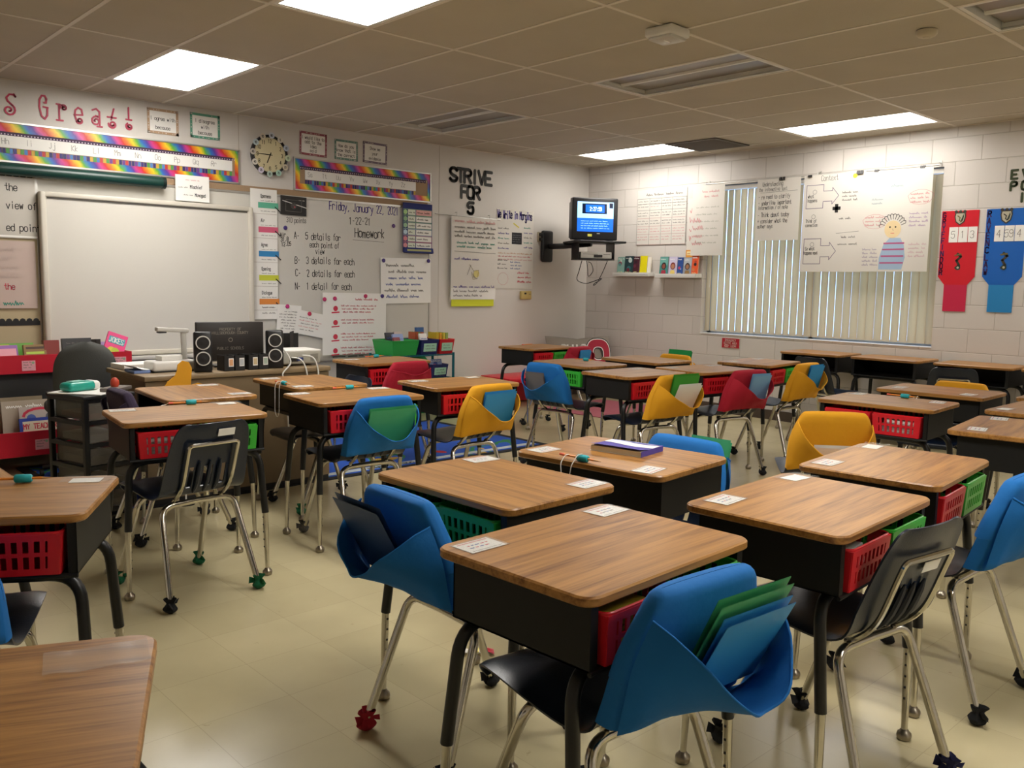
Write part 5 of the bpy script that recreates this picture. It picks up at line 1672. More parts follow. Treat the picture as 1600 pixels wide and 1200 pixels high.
def d_notes(m, w, h, y):
    for s, z, hh in (('Understanding', .235, .040), ('the informative text', .185, .036), ('- re read to clarify', .110, .040), ('- underline important', .050, .040), ('information / of note', .005, .036), ('- Think about today', -.070, .042), ('+ consider what the', -.130, .040), ('author says', -.180, .036)):
        m.text(s, -w / 2 + .02 + (.04 if z in (.235,) else 0), z, hh, y, INKB if z < .15 else INKG, hh * .10, sx=min(.44, (w - .03) / (len(s) * hh)), jit=.06)
    m.line([(-w / 2 + .04, .172), (w / 2 - .03, .178)], .003, y, INKG)
sheet('reading_notes_chart', 'white chart of black handwritten bullet notes clipped over the blind', 'chart', 'r', -0.565, -1.042, 1.820, 2.430, d_notes, PAPER, off=.062)
def d_arrow(m, w, h, y):
    def U(yy): return -(yy + 1.375)   # wall y to sheet x
    def arrow(x0, x1, x2, z0, z1):
        a, b = (z1 - z0) * .28, (z1 - z0) * .20
        m.line([(x0, z0), (x0, z1), (x1, z1), (x1, z1 - a), (x1 + .09, z1 - a), (x1 + .09, z1 - a + .03), (x2, (z0 + z1) / 2), (x1 + .09, z0 + a - .03), (x1 + .09, z0 + a), (x1, z0 + a), (x1, z0), (x0, z0)], .005, y, mat('violet_ink', '6b5a78', .6))
    arrow(-.275, -.10, .055, .145, .365); arrow(-.275, -.10, .055, -.385, -.145)
    m.text('Context', -.13, .40, .05, y, INKG, .004, sx=.5)
    for z, s in ((.30, 1), (-.20, 2), (.065, 3)):
        m.line([(-.19 + .02 * math.cos(a * .63), z + .02 * math.sin(a * .63)) for a in range(11)], .003, y, INKG)
    m.text('what', -.26, .245, .032, y, INKB, .0035, sx=.5); m.text('happens', -.26, .205, .032, y, INKB, .0035, sx=.45)
    m.text('Think of', -.27, .01, .032, y, INKB, .0035, sx=.45); m.text('connection', -.27, -.03, .032, y, INKB, .0035, sx=.40)
    m.text('So what', -.26, -.255, .032, y, INKB, .0035, sx=.45); m.text('happens next', -.27, -.295, .03, y, INKB, .0035, sx=.40)
    for dx, dz in ((.032, .08), (.08, .032)): m.rect(.04 - dx / 2, .04 + dx / 2, .135 - dz / 2, .135 + dz / 2, y, INKB)
    for k in range(3): m.scribble(.09, .24, .27 - k * .035, .022, y, INKG, seed=k)
    m.scribble(.07, .22, .03, .022, y, INKG, seed=5); m.line([(.05, -.10), (.27, -.085)], .003, y, INKG)
    m.scribble(.10, .24, -.145, .022, y, INKG, seed=6); m.scribble(.07, .26, -.21, .022, y, INKG, seed=7)
    m.disc(.205, .425, .022, y - .0004, flat('ece63a'), 14)
sheet('arrow_chart', 'white chart with two outlined arrows, black plus sign and yellow dot', 'chart', 'r', -1.075, -1.690, 1.510, 2.432, d_arrow, PAPER, off=.056)
def d_person(m, w, h, y):
    cx, cz = -.02, -.035
    LB = flat('9db4cc')
    body = [(cx - .11, -.435), (cx + .10, -.435), (cx + .125, -.33), (cx + .11, -.22), (cx + .075, -.155), (cx - .02, -.15), (cx - .075, -.21), (cx - .11, -.33)]
    m.ring2(body, y, LB)
    for z in (-.20, -.255, -.315, -.375): m.rect(cx - .10 + (z + .32) * .15 + .006, cx + .112, z - .007, z + .007, y - .0005, flat('b0547e'))
    m.disc(cx, cz - .04, .075, y - .0004, flat('dfc79a'), 20, 1.05)
    for s in (-1, 1): m.disc(cx + s * .025, cz - .02, .008, y - .0009, INKB, 10)
    m.line([(cx - .015, cz - .075), (cx + .015, cz - .075)], .004, y - .0009, INKR); m.line([(cx, cz - .035), (cx + .006, cz - .055)], .003, y - .0009, INKG)
    for k in range(11):
        a = R(20 + 14 * k)
        p = [(cx + .08 * math.cos(a), cz - .03 + .08 * math.sin(a)), (cx + .12 * math.cos(a), cz - .03 + .12 * math.sin(a)), (cx + .13 * math.cos(a + .15), cz - .03 + .13 * math.sin(a + .15)), (cx + .12 * math.cos(a + .25), cz - .03 + .115 * math.sin(a + .25))]
        m.line(p, .005, y - .0006, INKB)
    m.scribble(-.06, .10, .30, .03, y, flat('a8bcc0'), seed=1)
    for x0, x1, z, mm, n in ((-.28, -.11, .03, INKPK, 3), (.12, .28, .22, INKPK, 3), (.12, .28, .05, flat('b59ab8'), 4), (-.29, -.14, -.26, flat('b5aab8'), 5), (.13, .28, -.22, flat('d8b8bc'), 4), (-.23, -.12, .19, flat('9fb0b4'), 2)):
        for k in range(n): m.scribble(x0, x1, z - k * .035, .022, y, mm, seed=k + int(z * 100))
    for ccx, ccz in ((-.19, .0), (.21, .20)):
        m.line([(ccx + .11 * math.cos(a * .42) * (1 + .06 * math.sin(5 * a * .42)), ccz + .065 * math.sin(a * .42)) for a in range(16)], .003, y, INKPK)
sheet('character_chart', 'white chart with a drawn wild-haired person in a striped body, closest to the red pennant', 'chart', 'r', -1.692, -2.300, 1.513, 2.420, d_person, PAPER, off=.068, tilt=0)

# pennants with score cards
def pennant(y0, y1, ztop, zs, zb, col, col2, wordtxt, lab, nums, crest):
    w = y0 - y1
    t = thing('house_pennant', lab, 'pennant', on_right((y0 + y1) / 2, 0, .004), RT)
    yy = -.0018
    m = MB()
    m.prism([(-w / 2, zs), (-w / 2 + .06, zs - .075), (w / 2 - .06, zs - .075), (w / 2, zs), (w / 2, ztop), (-w / 2, ztop)][::-1], -.0015, .0015, col, axis='Y')
    h = (ztop - zs) / (len(wordtxt) + .3)
    for i, ch in enumerate(wordtxt):
        m.text(ch, -w / 2 + .010, ztop - (i + 1.05) * h, h * .80, yy - .0006, mat('violet_letter', '3b2058', .5), h * .17, sx=.66)
    m.build('banner', t, smooth=0)
    m = MB(); m.box((0, .0005, (zs - .07 + zb) / 2), (w - .115, .006, zs - .07 - zb), col2); m.build('lower_tail', t, smooth=0)
    for k, n in enumerate(nums):
        m = MB(); x = -.045 + k * .078
        m.box((x, -.0035, ztop - .205), (.073, .002, .130), SHEETW)
        m.text(n, x, ztop - .235, .06, -.0052, INKG, .004, center=True)
        m.build('score_card', t, smooth=0)
    m = MB()
    cz = ztop - .065
    sh = [(0, -.055), (.032, -.03), (.042, .015), (.036, .045), (-.036, .045), (-.042, .015), (-.032, -.03)]
    m.prism([(x * 1.12, cz + z * 1.1) for x, z in sh][::-1], -.004, -.0018, mat('crest_edge', '3a352a', .5), axis='Y')
    m.ring2([(x * .9, cz + z * .9) for x, z in sh], -.0046, mat('crest_silver', 'b9b49c', .4))
    m.ring2([(x * .75, cz + .002 + z * .75) for x, z in sh[:1] + sh[1:4]], -.005, mat('crest_dark', '2d3a30', .5))
    m.line([(-.02, cz + .02), (.0, cz + .005), (-.005, cz - .02), (.015, cz - .03)], .008, -.0055, crest)
    for dx in (-.035, 0, .035): m.disc(dx, cz + .055, .014, -.0046, mat('crest_edge', '3a352a', .5), 8)
    m.build('crest', t, smooth=0)
    m = MB(); cz = (zs + ztop) / 2 - .155
    m.line([(.0, cz + .07), (.03, cz + .045), (-.005, cz + .01), (.018, cz - .03), (-.01, cz - .055)], .020, -.0032, mat('crest_edge', '3a352a', .5))
    m.line([(-.02, cz + .055), (.03, cz + .065)], .012, -.0036, mat('crest_gold', '6b6030', .5)); m.disc(.01, cz - .05, .022, -.0038, mat('crest_dark', '2d3a30', .5), 10); m.disc(.01, cz - .05, .010, -.0042, mat('crest_silver', 'b9b49c', .4), 8)
    m.build('lower_emblem', t, smooth=0)
pennant(-2.375, -2.678, 2.036, 1.472, 1.172, mat('red_card', 'd01428', .35), mat('crimson_card', 'c81a46', .5), 'GRYFFINDOR', 'red pennant with violet letters, crest and three score cards on the block wall', ('5', '1', '3'), mat('crest_gold', '6b6030', .5))
pennant(-2.738, -3.045, 2.036, 1.475, 1.176, mat('blue_card', '0a5fb8', .35), mat('light_blue_card', '1a80c0', .5), 'RAVENCLAW', 'blue pennant with violet letters, crest and three score cards at the right frame edge', ('4', '59', '4'), INKB)

def d_sign(m, w, h, y):
    for k, s in enumerate(('EMERGENCY', 'RESCUE AREA', 'KEEP CLEAR')):
        m.text(s, 0, .020 - k * .030, .021, y, flat('efc9c0'), .0045, center=True, sx=.70)
sheet('rescue_sign', 'small red sign with three lines of pale letters below the window', 'sign', 'r', -0.190, -0.401, 0.705, 0.806, d_sign, mat('red_sign', 'b3202c', .4), off=.004, thick=.004)

# picture-ledge shelves with face-out books
def ledge(y0, y1, z, lab):
    t = thing('book_ledge', lab, 'shelf', on_right((y0 + y1) / 2, z), RT)
    w = abs(y0 - y1)
    m = MB(); m.box((0, -.055, 0), (w, .11, .014), WHITE); m.build('ledge_board', t, smooth=0)
    m = MB(); m.box((0, -.106, .018), (w, .008, .030), WHITE); m.build('front_lip', t, smooth=0)
    m = MB(); m.box((0, -.005, .02), (w, .008, .05), WHITE); m.build('back_rail', t, smooth=0)
    for s in (-1, 1):
        m = MB(); m.box((s * (w / 2 + .002), -.055, .014), (.004, .11, .040), WHITE); m.build('end_panel', t, smooth=0)
ledge(1.285, 0.760, 1.462, 'white wall ledge holding four face-out books, closest to the corner')
ledge(0.660, 0.118, 1.450, 'white wall ledge holding face-out books beside the blind')
def book(loc, rz, w, h, d, col, lab, cat='book', art=None, lean=0.0, grp=None, stand=True):
    t = thing('book', lab, cat, loc, 0, grp)
    t.matrix_world = Matrix.Translation(loc) @ Matrix.Rotation(rz, 4, 'Z') @ Matrix.Rotation(R(lean), 4, 'X')
    m = MB()
    cm = flat(col, .4)
    m.box((0, -d / 2 + .0008, h / 2), (w, .0016, h), cm); m.box((0, d / 2 - .0008, h / 2), (w, .0016, h), cm); m.box((-w / 2 + .0008, 0, h / 2), (.0016, d, h), cm)
    if art:
        art(m, w, h, -d / 2 - .0006)
    m.build('cover', t, smooth=0)
    m = MB(); m.box((.0015, 0, h / 2), (w - .006, d - .0036, h - .006), mat('page_edges', 'ded6c3', .8)); m.build('page_block', t, smooth=0)
    return t
def art_portrait(bgc, hair, skin, top):
    def a(m, w, h, y):
        m.rect(-w * .46, w * .46, h * .55, h * .96, y, flat(bgc))
        m.disc(0, h * .52, w * .30, y - .0003, flat(hair), 16, 1.15); m.disc(0, h * .50, w * .19, y - .0006, flat(skin), 14, 1.25)
        m.ring2([(-w * .34, h * .03), (w * .34, h * .03), (w * .22, h * .30), (-w * .22, h * .30)], y - .0005, flat(top))
        m.scribble(-w * .4, w * .4, h * .84, h * .07, y - .0008, SHEETW, seed=int(w * 1e4))
    return a
def art_blocks(cs):
    def a(m, w, h, y):
        r = random.Random(str(cs))
        for k, c in enumerate(cs):
            x, z = r.uniform(-.25, .25) * w, h * r.uniform(.2, .8)
            m.disc(x, z, w * r.uniform(.14, .24), y - .0002 * (k + 1), flat(c), 12)
        m.scribble(-w * .4, w * .4, h * .86, h * .08, y - .002, SHEETW, seed=len(cs)); m.scribble(-w * .38, w * .3, h * .12, h * .07, y - .002, flat('e8e0a0'), seed=9)
    return a
LB_ = 'face-out books on the two wall ledges'
zz = 1.470
for y, w, h, c, lab, art, off in (
    (1.215, .11, .205, '7fa59a', 'pale teal book, first on the ledge closest to the corner', art_blocks(('c9d6c8', '8a3f52', '5a8f8a')), .050),
    (1.095, .13, .215, '1f3b3f', 'dark teal book with pale title, second on the ledge closest to the corner', art_blocks(('2d6a70', '6b1f2f', 'b9c9c4')), .050),
    (.985, .09, .210, '4a1f2a', 'dark maroon book, third on the ledge closest to the corner', art_blocks(('6a3040', '30202a')), .050),
    (.880, .10, .215, 'e2d412', 'plain bright yellow book on the ledge closest to the corner', None, .050)):
    book(on_right(y, zz, off), RT, w, h, .014, c, lab, 'book', art, -5, LB_)
book(on_right(.80, zz, .050), RT, .05, .20, .012, 'e6e0d2', 'narrow cream book at the end of the ledge closest to the corner', 'book', None, -5, LB_)
zz = 1.458
for y, w, h, c, lab, art, off in (
    (.590, .115, .215, '3f7f7a', 'teal book with dark-haired cover portrait on the ledge beside the blind', art_portrait('6aa59a', '1f1c22', '8a4a3a', '9c2a3c'), .050),
    (.465, .115, .215, 'b9b0c9', 'lilac book with red-capped cover portrait on the ledge beside the blind', art_portrait('c9c0d8', '7a2a30', 'b07a5a', 'd8c068'), .050),
    (.365, .075, .205, '2a4a8a', 'narrow blue book on the ledge beside the blind', art_blocks(('1f2f5a', '7aa0c8', 'c03a5a')), .050),
    (.268, .11, .205, '8a9098', 'grey book with brown figure on the cover on the ledge beside the blind', art_portrait('a9b0b4', '3a2a20', '9a6a4a', '8a6a3a'), .050),
    (.170, .085, .225, 'd8562a', 'orange-red book closest to the blind on its ledge', art_blocks(('2a1a1a', 'a83a2a', 'c97a4a')), .050)):
    book(on_right(y, zz, off), RT, w, h, .014, c, lab, 'book', art, -5, LB_)
book(on_right(.235, zz, .017), RT, .165, .285, .014, 'e39a3a', 'tall orange-yellow book standing behind the others beside the blind', 'book', lambda m, w, h, y: (m.rect(-w * .42, w * .42, h * .80, h * .95, y, flat('efdca0')), m.scribble(-w * .38, w * .38, h * .84, h * .06, y - .0004, flat('b0602a'), seed=4)), -1, LB_)

# ------------------------------------------------------------------ television on its wall arm
t = thing('television', 'boxy black television with a blue screen on a wall platform in the corner', 'television', (4.52, 1.12, 1.838), R(-30))
m = MB(); m.bevbox((0, .02, .235), (.53, .10, .46), BLACKP, .012, 3); m.build('casing', t)
m = MB()
vs = []
for (sx, z0, z1, y) in ((.245, .02, .44, .07), (.235, .03, .42, .20), (.16, .06, .35, .40)):
    vs += [(-sx, y, z0), (sx, y, z0), (sx, y, z1), (-sx, y, z1)]
m.add(vs, [(0, 1, 5, 4), (1, 2, 6, 5), (2, 3, 7, 6), (3, 0, 4, 7), (4, 5, 9, 8), (5, 6, 10, 9), (6, 7, 11, 10), (7, 4, 8, 11), (8, 9, 10, 11)], BLACKP)
m.build('back_shell', t, smooth=0)
def scr(u, v, o=0.0): return ((u - .5) * .42, -.034 - .010 * (1 - (2 * u - 1) ** 2) * (1 - (2 * v - 1) ** 2) - o, .095 + v * .325)
m = MB()
m.grid(lambda u, v: scr(u, v * .45), 12, 6, SCREEN); m.grid(lambda u, v: scr(u, .45 + v * .55), 12, 6, SCREENL)
m.grid(lambda u, v: scr(.13 + u * .68, .60 + v * .34, .0008), 8, 4, SCREEND); m.grid(lambda u, v: scr(.22 + u * .52, .64 + v * .26, .0014), 8, 4, SCREEN); m.grid(lambda u, v: scr(.88 + u * .1, .80 + v * .17, .0008), 3, 3, SCREEND)
GLOW = mat('screen_white', 'd8ecff', .2, emit='d8ecff', estr=1.2)
m.text('2:27:59', .0, .095 + .325 * .70, .040, -.0465, GLOW, .005, center=True, sx=.5)
for k in range(4): m.scribble(-.17, .16, .205 - k * .026, .012, -.0455, SCREENL, seed=k)
m.build('screen', t, smooth=60)
m = MB(); m.box((-.06, -.0315, .055), (.05, .003, .028), flat('d8d45a')); m.build('price_label', t, smooth=0); m = MB(); m.box((.04, -.031, .075), (.035, .002, .008), LGREY); m.build('badge', t, smooth=0)
for s in (-1, 1):
    MB().bevbox((s * .19, .03, -.002), (.05, .12, .014), BLACKP, .003).build('foot', t)
t = thing('tv_mount', 'black wall arm and platform carrying the television', 'tv mount', (4.43, YF, 1.80))
m = MB(); m.bevbox((.0, -.03, -.02), (.17, .058, .36), BLACKP, .025, 3); m.build('wall_plate', t)
m = MB(); m.tube(fillet([(.02, -.06, -.02), (.02, -.30, -.02), (.14, -.60, .005)], .05, 5), .032, BLACKP, 12); m.build('arm', t)
m = MB(); m.bevbox((.14, -.64, .018), (.60, .46, .022), BLACKP, .006, 2, rz=R(-30)); m.build('platform', t)
m = MB()
m.bevbox((.10, -.66, -.175), (.42, .30, .012), BLACKP, .004, 1, rz=R(-30))
for sx in (-1, 1):
    p = Matrix.Rotation(R(-30), 3, 'Z') @ Vector((sx * .205, 0, 0)); m.bevbox((.10 + p.x, -.66 + p.y, -.085), (.008, .28, .19), BLACKP, .002, 1, rz=R(-30))
m.build('player_cradle', t)
t = thing('video_player', 'silver video player in the cradle under the television', 'video player', (4.53, YF - .665, 1.6325), R(-30))
m = MB(); m.bevbox((0, 0, .04), (.36, .24, .070), LGREY, .006, 2); m.build('casing', t)
m = MB(); m.box((.02, -.1215, .03), (.10, .003, .03), BLACKM); m.box((-.07, -.1215, .05), (.17, .003, .004), INKG); m.box((.12, -.1215, .05), (.08, .003, .006), INKG); m.build('front_panel', t, smooth=0)
t = thing('wall_outlet', 'dark outlet box with plugged leads beside the television mount', 'outlet', on_front(4.335, 1.885))
m = MB(); m.bevbox((0, -.008, 0), (.075, .016, .115), flat('b0a58c'), .004, 1); m.build('cover_plate', t)
for dz in (-.028, .028):
    m = MB(); m.bevbox((0, -.026, dz), (.04, .03, .035), BLACKM, .005, 1); m.build('plug', t)
def cord(name, lab, pts, r, mm, cat='cable', grp=None):
    o = MB().tube(pts, r, mm, 6).build(name)
    return tag(o, lab, cat, grp)
def spline(P, n=8):
    out = []
    for i in range((len(P) - 1) * n + 1):
        out.append(catm(P, i / ((len(P) - 1) * n)))
    return out
cord('power_cord', 'long black cord looping below the television mount', spline([(4.42, 1.20, 1.612), (4.40, 1.22, 1.50), (4.50, 1.34, 1.40), (4.66, 1.36, 1.36), (4.80, 1.36, 1.385), (4.90, 1.33, 1.42), (4.86, 1.32, 1.395), (4.78, 1.32, 1.365), (4.77, 1.33, 1.34), (4.84, 1.34, 1.37), (4.87, 1.28, 1.50), (4.85, 1.16, 1.70), (4.80, 1.06, 1.800)]), .0045, BLACKM)
cord('signal_cord', 'short dark cord looped under the video player', spline([(4.42, 1.13, 1.61), (4.43, 1.12, 1.52), (4.47, 1.14, 1.44), (4.53, 1.13, 1.50), (4.50, 1.13, 1.58), (4.45, 1.13, 1.60)]), .004, BLACKM)

# ------------------------------------------------------------------ corner bench, pillow, green cushion, rugs
t = thing('reading_bench', 'low red-topped bench against the front wall below the thermostat', 'bench', (4.15, 1.52, 0))
m = MB(); m.bevbox((0, 0, .305), (1.45, .48, .055), mat('bright_red_top', 'd4142c', .35), .012, 2); m.build('bench_top', t)
m = MB(); m.box((0, .20, .14), (1.36, .02, .26), REDPAINT); m.build('back_board', t, smooth=0)
for sx in (-1, 1):
    for sy in (-1, 1):
        m = MB(); m.bevbox((sx * .66, sy * .19, .139), (.06, .06, .276), BROWNT, .006, 1); m.build('leg', t)
def cushion(w, h, d, m_, n=16):
    m = MB()
    for sgn in (-1, 1):
        def fn(u, v):
            x, z = 2 * u - 1, 2 * v - 1
            k = max(0, (1 - x * x) * (1 - z * z)) ** .45
            px = x * w / 2 * (1 - .10 * (1 - abs(z)) ** 1.5 * abs(x)); pz = z * h / 2 * (1 - .16 * (1 - abs(x)) ** 1.5 * abs(z))
            return (px, sgn * d / 2 * k, pz)
        m.grid(fn, n, n, m_, flip=sgn > 0)
    return m
t = thing('throw_pillow', 'grey pillow with a red outlined letter O leaning in the room corner', 'pillow', (0, 0, 0))
t.matrix_world = Matrix.Translation((4.66, 1.44, .335 + .205)) @ Matrix.Rotation(R(-26), 4, 'Z') @ Matrix.Rotation(R(-14), 4, 'X')
cushion(.80, .42, .16, mat('grey_pillow_cloth', '8f877c', .9, bump=.3, bscale=60)).build('pillow_body', t, smooth=70)
m = MB()
def ringo(cx, cz, ro, ri, y, mm, k=.62):
    P = []
    for (r_, rv) in ((ro, 0), (ri, 1)):
        P.append([(cx + r_ * k * math.copysign(abs(math.cos(a)) ** .75, math.cos(a)), y, cz + r_ * math.copysign(abs(math.sin(a)) ** .75, math.sin(a))) for a in [2 * PI * i / 24 for i in range(24)]])
    m.add(P[0] + P[1], [(i, (i + 1) % 24, 24 + (i + 1) % 24, 24 + i) for i in range(24)], mm)
ringo(.22, -.01, .185, .06, -.0815, BLACKM, .85); ringo(.22, -.01, .175, .07, -.0825, SHEETW, .85); ringo(.22, -.01, .165, .08, -.0835, mat('scarlet_print', 'a81a36', .7), .85)
m.text('OHIO', -.24, -.02, .11, -.083, SHEETW, .022, sx=.75)
m.build('emblem', t, smooth=0)
t = thing('floor_cushion', 'green cloth wedge cushion propped behind the teal wire shelf', 'cushion', (2.77, 1.66, 0))
m = MB()
def wedge(u, v, sg):
    k = (max(0, 4 * u * (1 - u)) * max(0, 4 * v * (1 - v))) ** .4
    zt = .02 + .70 * (1 - u) ** 1.05 + .05 * u
    return (-.36 + .72 * u, sg * (.018 + .05 * k), zt * v)
for sg in (-1, 1):
    m.grid(lambda u, v: wedge(u, v, sg), 14, 10, GRNF, flip=sg > 0)
m.build('cushion_body', t, smooth=60)
m = MB(); m.tube([(-.36 + .72 * u, 0, .02 + .70 * (1 - u) ** 1.05 + .05 * u) for u in [i / 14 for i in range(15)]], .019, GRNF, 8); m.build('piping', t)
t = thing('story_rug', 'large blue printed rug with black border under the teacher desk', 'rug', (0, 0, 0))
rx0, rx1, ry0, ry1 = -1.31, 2.32, -.44, 1.22
m = MB(); m.box(((rx0 + rx1) / 2, (ry0 + ry1) / 2, .003), (rx1 - rx0, ry1 - ry0, .006), mat('rug_border', '17181c', .95)); m.build('border', t, smooth=0)
m = MB(); m.box(((rx0 + rx1) / 2, (ry0 + ry1) / 2 + .0, .0034), (rx1 - rx0 - .13, ry1 - ry0 - .13, .0066), RUG); m.build('field', t, smooth=0)
m = MB(); m.box(((rx0 + rx1) / 2, ry0 + .135, .0036), (rx1 - rx0 - .15, .07, .0070), flat('b9c4c8'))
m.xf = Matrix.Translation((0, ry0 + .105, .0075)) @ Matrix.Rotation(R(-90), 4, 'X')
m.text('remember read number', .55, 0, .055, 0, INKB, .009, sx=.62)
m.xf = None
m.build('lettered_band', t, smooth=0)
o = MB().box((0, 0, .003), (1.15, 1.05, .006), MAROON).build('floor_mat', None, (4.35, .70, 0), R(4), smooth=0); tag(o, 'plain maroon mat on the floor behind the far desk group', 'rug')

# ------------------------------------------------------------------ teacher's desk and what stands on it
TZ = .775
t = thing('teacher_desk', 'tan metal teacher desk with closed front panel, facing the class', 'desk', (0, 0, 0))
tx0, tx1, ty0, ty1 = -1.01, .215, -.435, .22
cx, cy = (tx0 + tx1) / 2, (ty0 + ty1) / 2
m = MB(); m.bevbox((cx, cy, TZ - .016), (tx1 - tx0, ty1 - ty0, .032), mat('tan_desk_top', '8b7658', .4), .008, 2); m.build('desktop', t)
m = MB(); m.box((cx, ty0 + .025, .39), (tx1 - tx0 - .02, .02, .70), TANMET); m.build('modesty_panel', t, smooth=0)
for nm, xx in (('pedestal', tx0 + .21), ('pedestal', tx1 - .21)):
    m = MB(); m.box((xx, cy + .02, .40), (.38, ty1 - ty0 - .10, .68), TANMET)
    p = m.build(nm, t, smooth=0)
    for k in range(3):
        m = MB(); m.bevbox((xx, ty1 - .025, .18 + k * .21), (.36, .02, .19), TANMET, .004, 1); dr = m.build('drawer', p)
        m = MB(); m.bevbox((xx, ty1 - .008, .20 + k * .21), (.12, .014, .02), ALU, .004, 1); m.build('drawer_handle', p)
m = MB(); m.box((cx, ty0 + .032, .0385), (tx1 - tx0 - .03, .03, .06), BLACKM); m.build('kick_base', t, smooth=0)

t = thing('document_camera', 'white document camera with bent arm on the teacher desk', 'document camera', (-.755, -.18, TZ + .0005), R(2))
m = MB(); m.bevbox((0, 0, .035), (.28, .16, .062), WHITE, .016, 3); m.bevbox((0, .0, .004), (.28, .165, .006), BLACKM, .002, 1); m.build('base', t)
m = MB(); m.tube([(.10, .03, .06), (.095, .03, .235)], .017, LGREY, 12); m.build('arm', t)
m = MB(); m.bevbox((.025, .03, .248), (.20, .05, .026), LGREY, .008, 2, ry=R(4)); m.bevbox((-.04, .03, .236), (.05, .04, .012), BLACKM, .004, 1); m.build('camera_head', t)
for lab, x, y, z, w, d, h, rz, c in (('stack of white papers at the left end of the teacher desk', -.875, .09, TZ + .0005, .22, .20, .032, 4, SHEETW), ('blue folder under curling papers at the teacher desk corner', -.950, -.16, TZ + .0005, .095, .19, .016, -3, flat('6f86b8')), ('small white card stack on the document camera', -.77, -.19, TZ + .067, .13, .09, .03, 3, SHEETW)):
    o = MB().bevbox((0, 0, h / 2), (w, d, h), c, .002, 1).build('paper_stack' if c == SHEETW else 'document_folder'); o.location = (x, y, z); o.rotation_euler = (0, 0, R(rz)); tag(o, lab, 'papers')
m = MB(); m.grid(lambda u, v: ((u - .5) * .10, (v - .5) * .19, .002 + .05 * max(0, .6 - u) ** 1.5), 8, 6, SHEETW); o = m.build('paper_sheet'); o.location = (-.952, -.155, TZ + .018); o.rotation_euler = (0, 0, R(4)); tag(o, 'curling white paper on the blue folder at the teacher desk corner', 'paper')

def speaker(x, y, rz, lab):
    t = thing('desktop_speaker', lab, 'speaker', (x, y, TZ + .0005), R(rz), 'pair of desktop speakers')
    m = MB(); m.bevbox((0, .038, .122), (.105, .09, .244), BLACKP, .012, 3, rx=R(-4)); m.build('cabinet', t)
    for z in (.18, .085):
        m = MB(); m.lathe([(.040, 0), (.043, .006), (.036, .006)], (0, -.012 + (z - .12) * .07 - .004, z), mat('ring_white', 'd8d6d0', .35), 28, axis='Y'); dr = m.build('driver_ring', t)
        m = MB(); m.lathe([(.0362, 0), (.034, .003), (.020, .001), (.010, .004)], (0, -.012 + (z - .12) * .07 - .0105, z), BLACKM, 24, axis='Y'); m.build('cone', dr)
    m = MB(); m.bevbox((0, .042, .004), (.10, .09, .008), BLACKM, .002, 1); m.build('foot', t)
speaker(-.635, -.375, -20, 'black speaker with two white rings beside the document camera')
speaker(-.160, -.375, -22, 'black speaker with two white rings beside the projector')
t = thing('monitor', 'dark monitor seen from its lettered back between the two speakers', 'monitor', (-.345, -.12, TZ + .0005), R(-10))
m = MB(); m.bevbox((0, 0, .165), (.43, .035, .25), mat('dark_bronze_plastic', '2a2522', .45), .006, 2)
yl = -.0180
lt = mat('etched_grey', '8f887c', .5)
m.text('PROPERTY OF', 0, .235, .017, yl, lt, .0022, center=True, sx=.75); m.text('HILLSBOROUGH COUNTY', 0, .212, .017, yl, lt, .0022, center=True, sx=.72)
m.text('PUBLIC SCHOOLS', 0, .112, .017, yl, lt, .0022, center=True, sx=.72)
m.disc(0, .175, .014, yl, lt, 18); m.disc(0, .175, .010, yl - .0003, mat('dark_bronze_plastic', '2a2522', .45), 18)
m.build('back_panel', t)
m = MB(); m.bevbox((0, .03, .05), (.06, .03, .10), BLACKP, .006, 1); m.bevbox((0, .04, .006), (.22, .16, .012), BLACKP, .004, 1); m.build('stand', t)
for k, (x, c) in enumerate(((-.475, 'd8a070'), (-.405, 'b9bcc0'), (-.315, 'c9b48a'), (-.245, 'a9b8a8'))):
    t = thing('pen_box', 'small black pen box with %s sticker, %s in the row before the monitor' % (('orange', 'grey', 'tan', 'green-grey')[k], ('first', 'second', 'third', 'last')[k]), 'box', (x - .0, -.335, TZ + .0005), R(1), 'black pen boxes before the monitor')
    m = MB()
    w, d, h = .066, .10, .095
    m.box((0, 0, .002), (w, d, .004), BLACKM)
    for s in (-1, 1):
        m.box((s * (w / 2 - .0015), 0, h / 2), (.003, d, h), BLACKM); m.box((0, s * (d / 2 - .0015), h / 2), (w, .003, h), BLACKM)
    m.build('box_body', t, smooth=0)
    m = MB(); m.box((.012, -d / 2 - .0008, .052), (.032, .0012, .052), SHEETW); m.box((.012, -d / 2 - .0018, .052), (.024, .0008, .040), flat(c)); m.build('sticker', t, smooth=0)
t = thing('projector', 'white projector with cables behind the speaker on the teacher desk', 'projector', (.075, -.20, TZ + .0005), R(-4))
m = MB(); m.bevbox((0, 0, .055), (.27, .24, .088), mat('projector_grey', 'aaa79b', .45), .014, 3); m.build('casing', t)
m = MB(); m.bevbox((0, 0, .098), (.272, .242, .014), WHITE, .005, 2); m.build('lid', t)
m = MB()
for k in range(6): m.box((.085, -.1215, .035 + k * .008), (.055, .002, .003), INKG)
m.build('vent_grille', t, smooth=0)
m = MB(); m.box((-.02, -.121, .045), (.05, .004, .022), flat('2a3f8a')); m.box((-.062, -.121, .045), (.06, .004, .03), BLACKM); m.build('port_panel', t, smooth=0)
for sx in (-1, 1): MB().bevbox((sx * .1, 0, .006), (.03, .03, .012), BLACKM, .003, 1).build('foot', t)
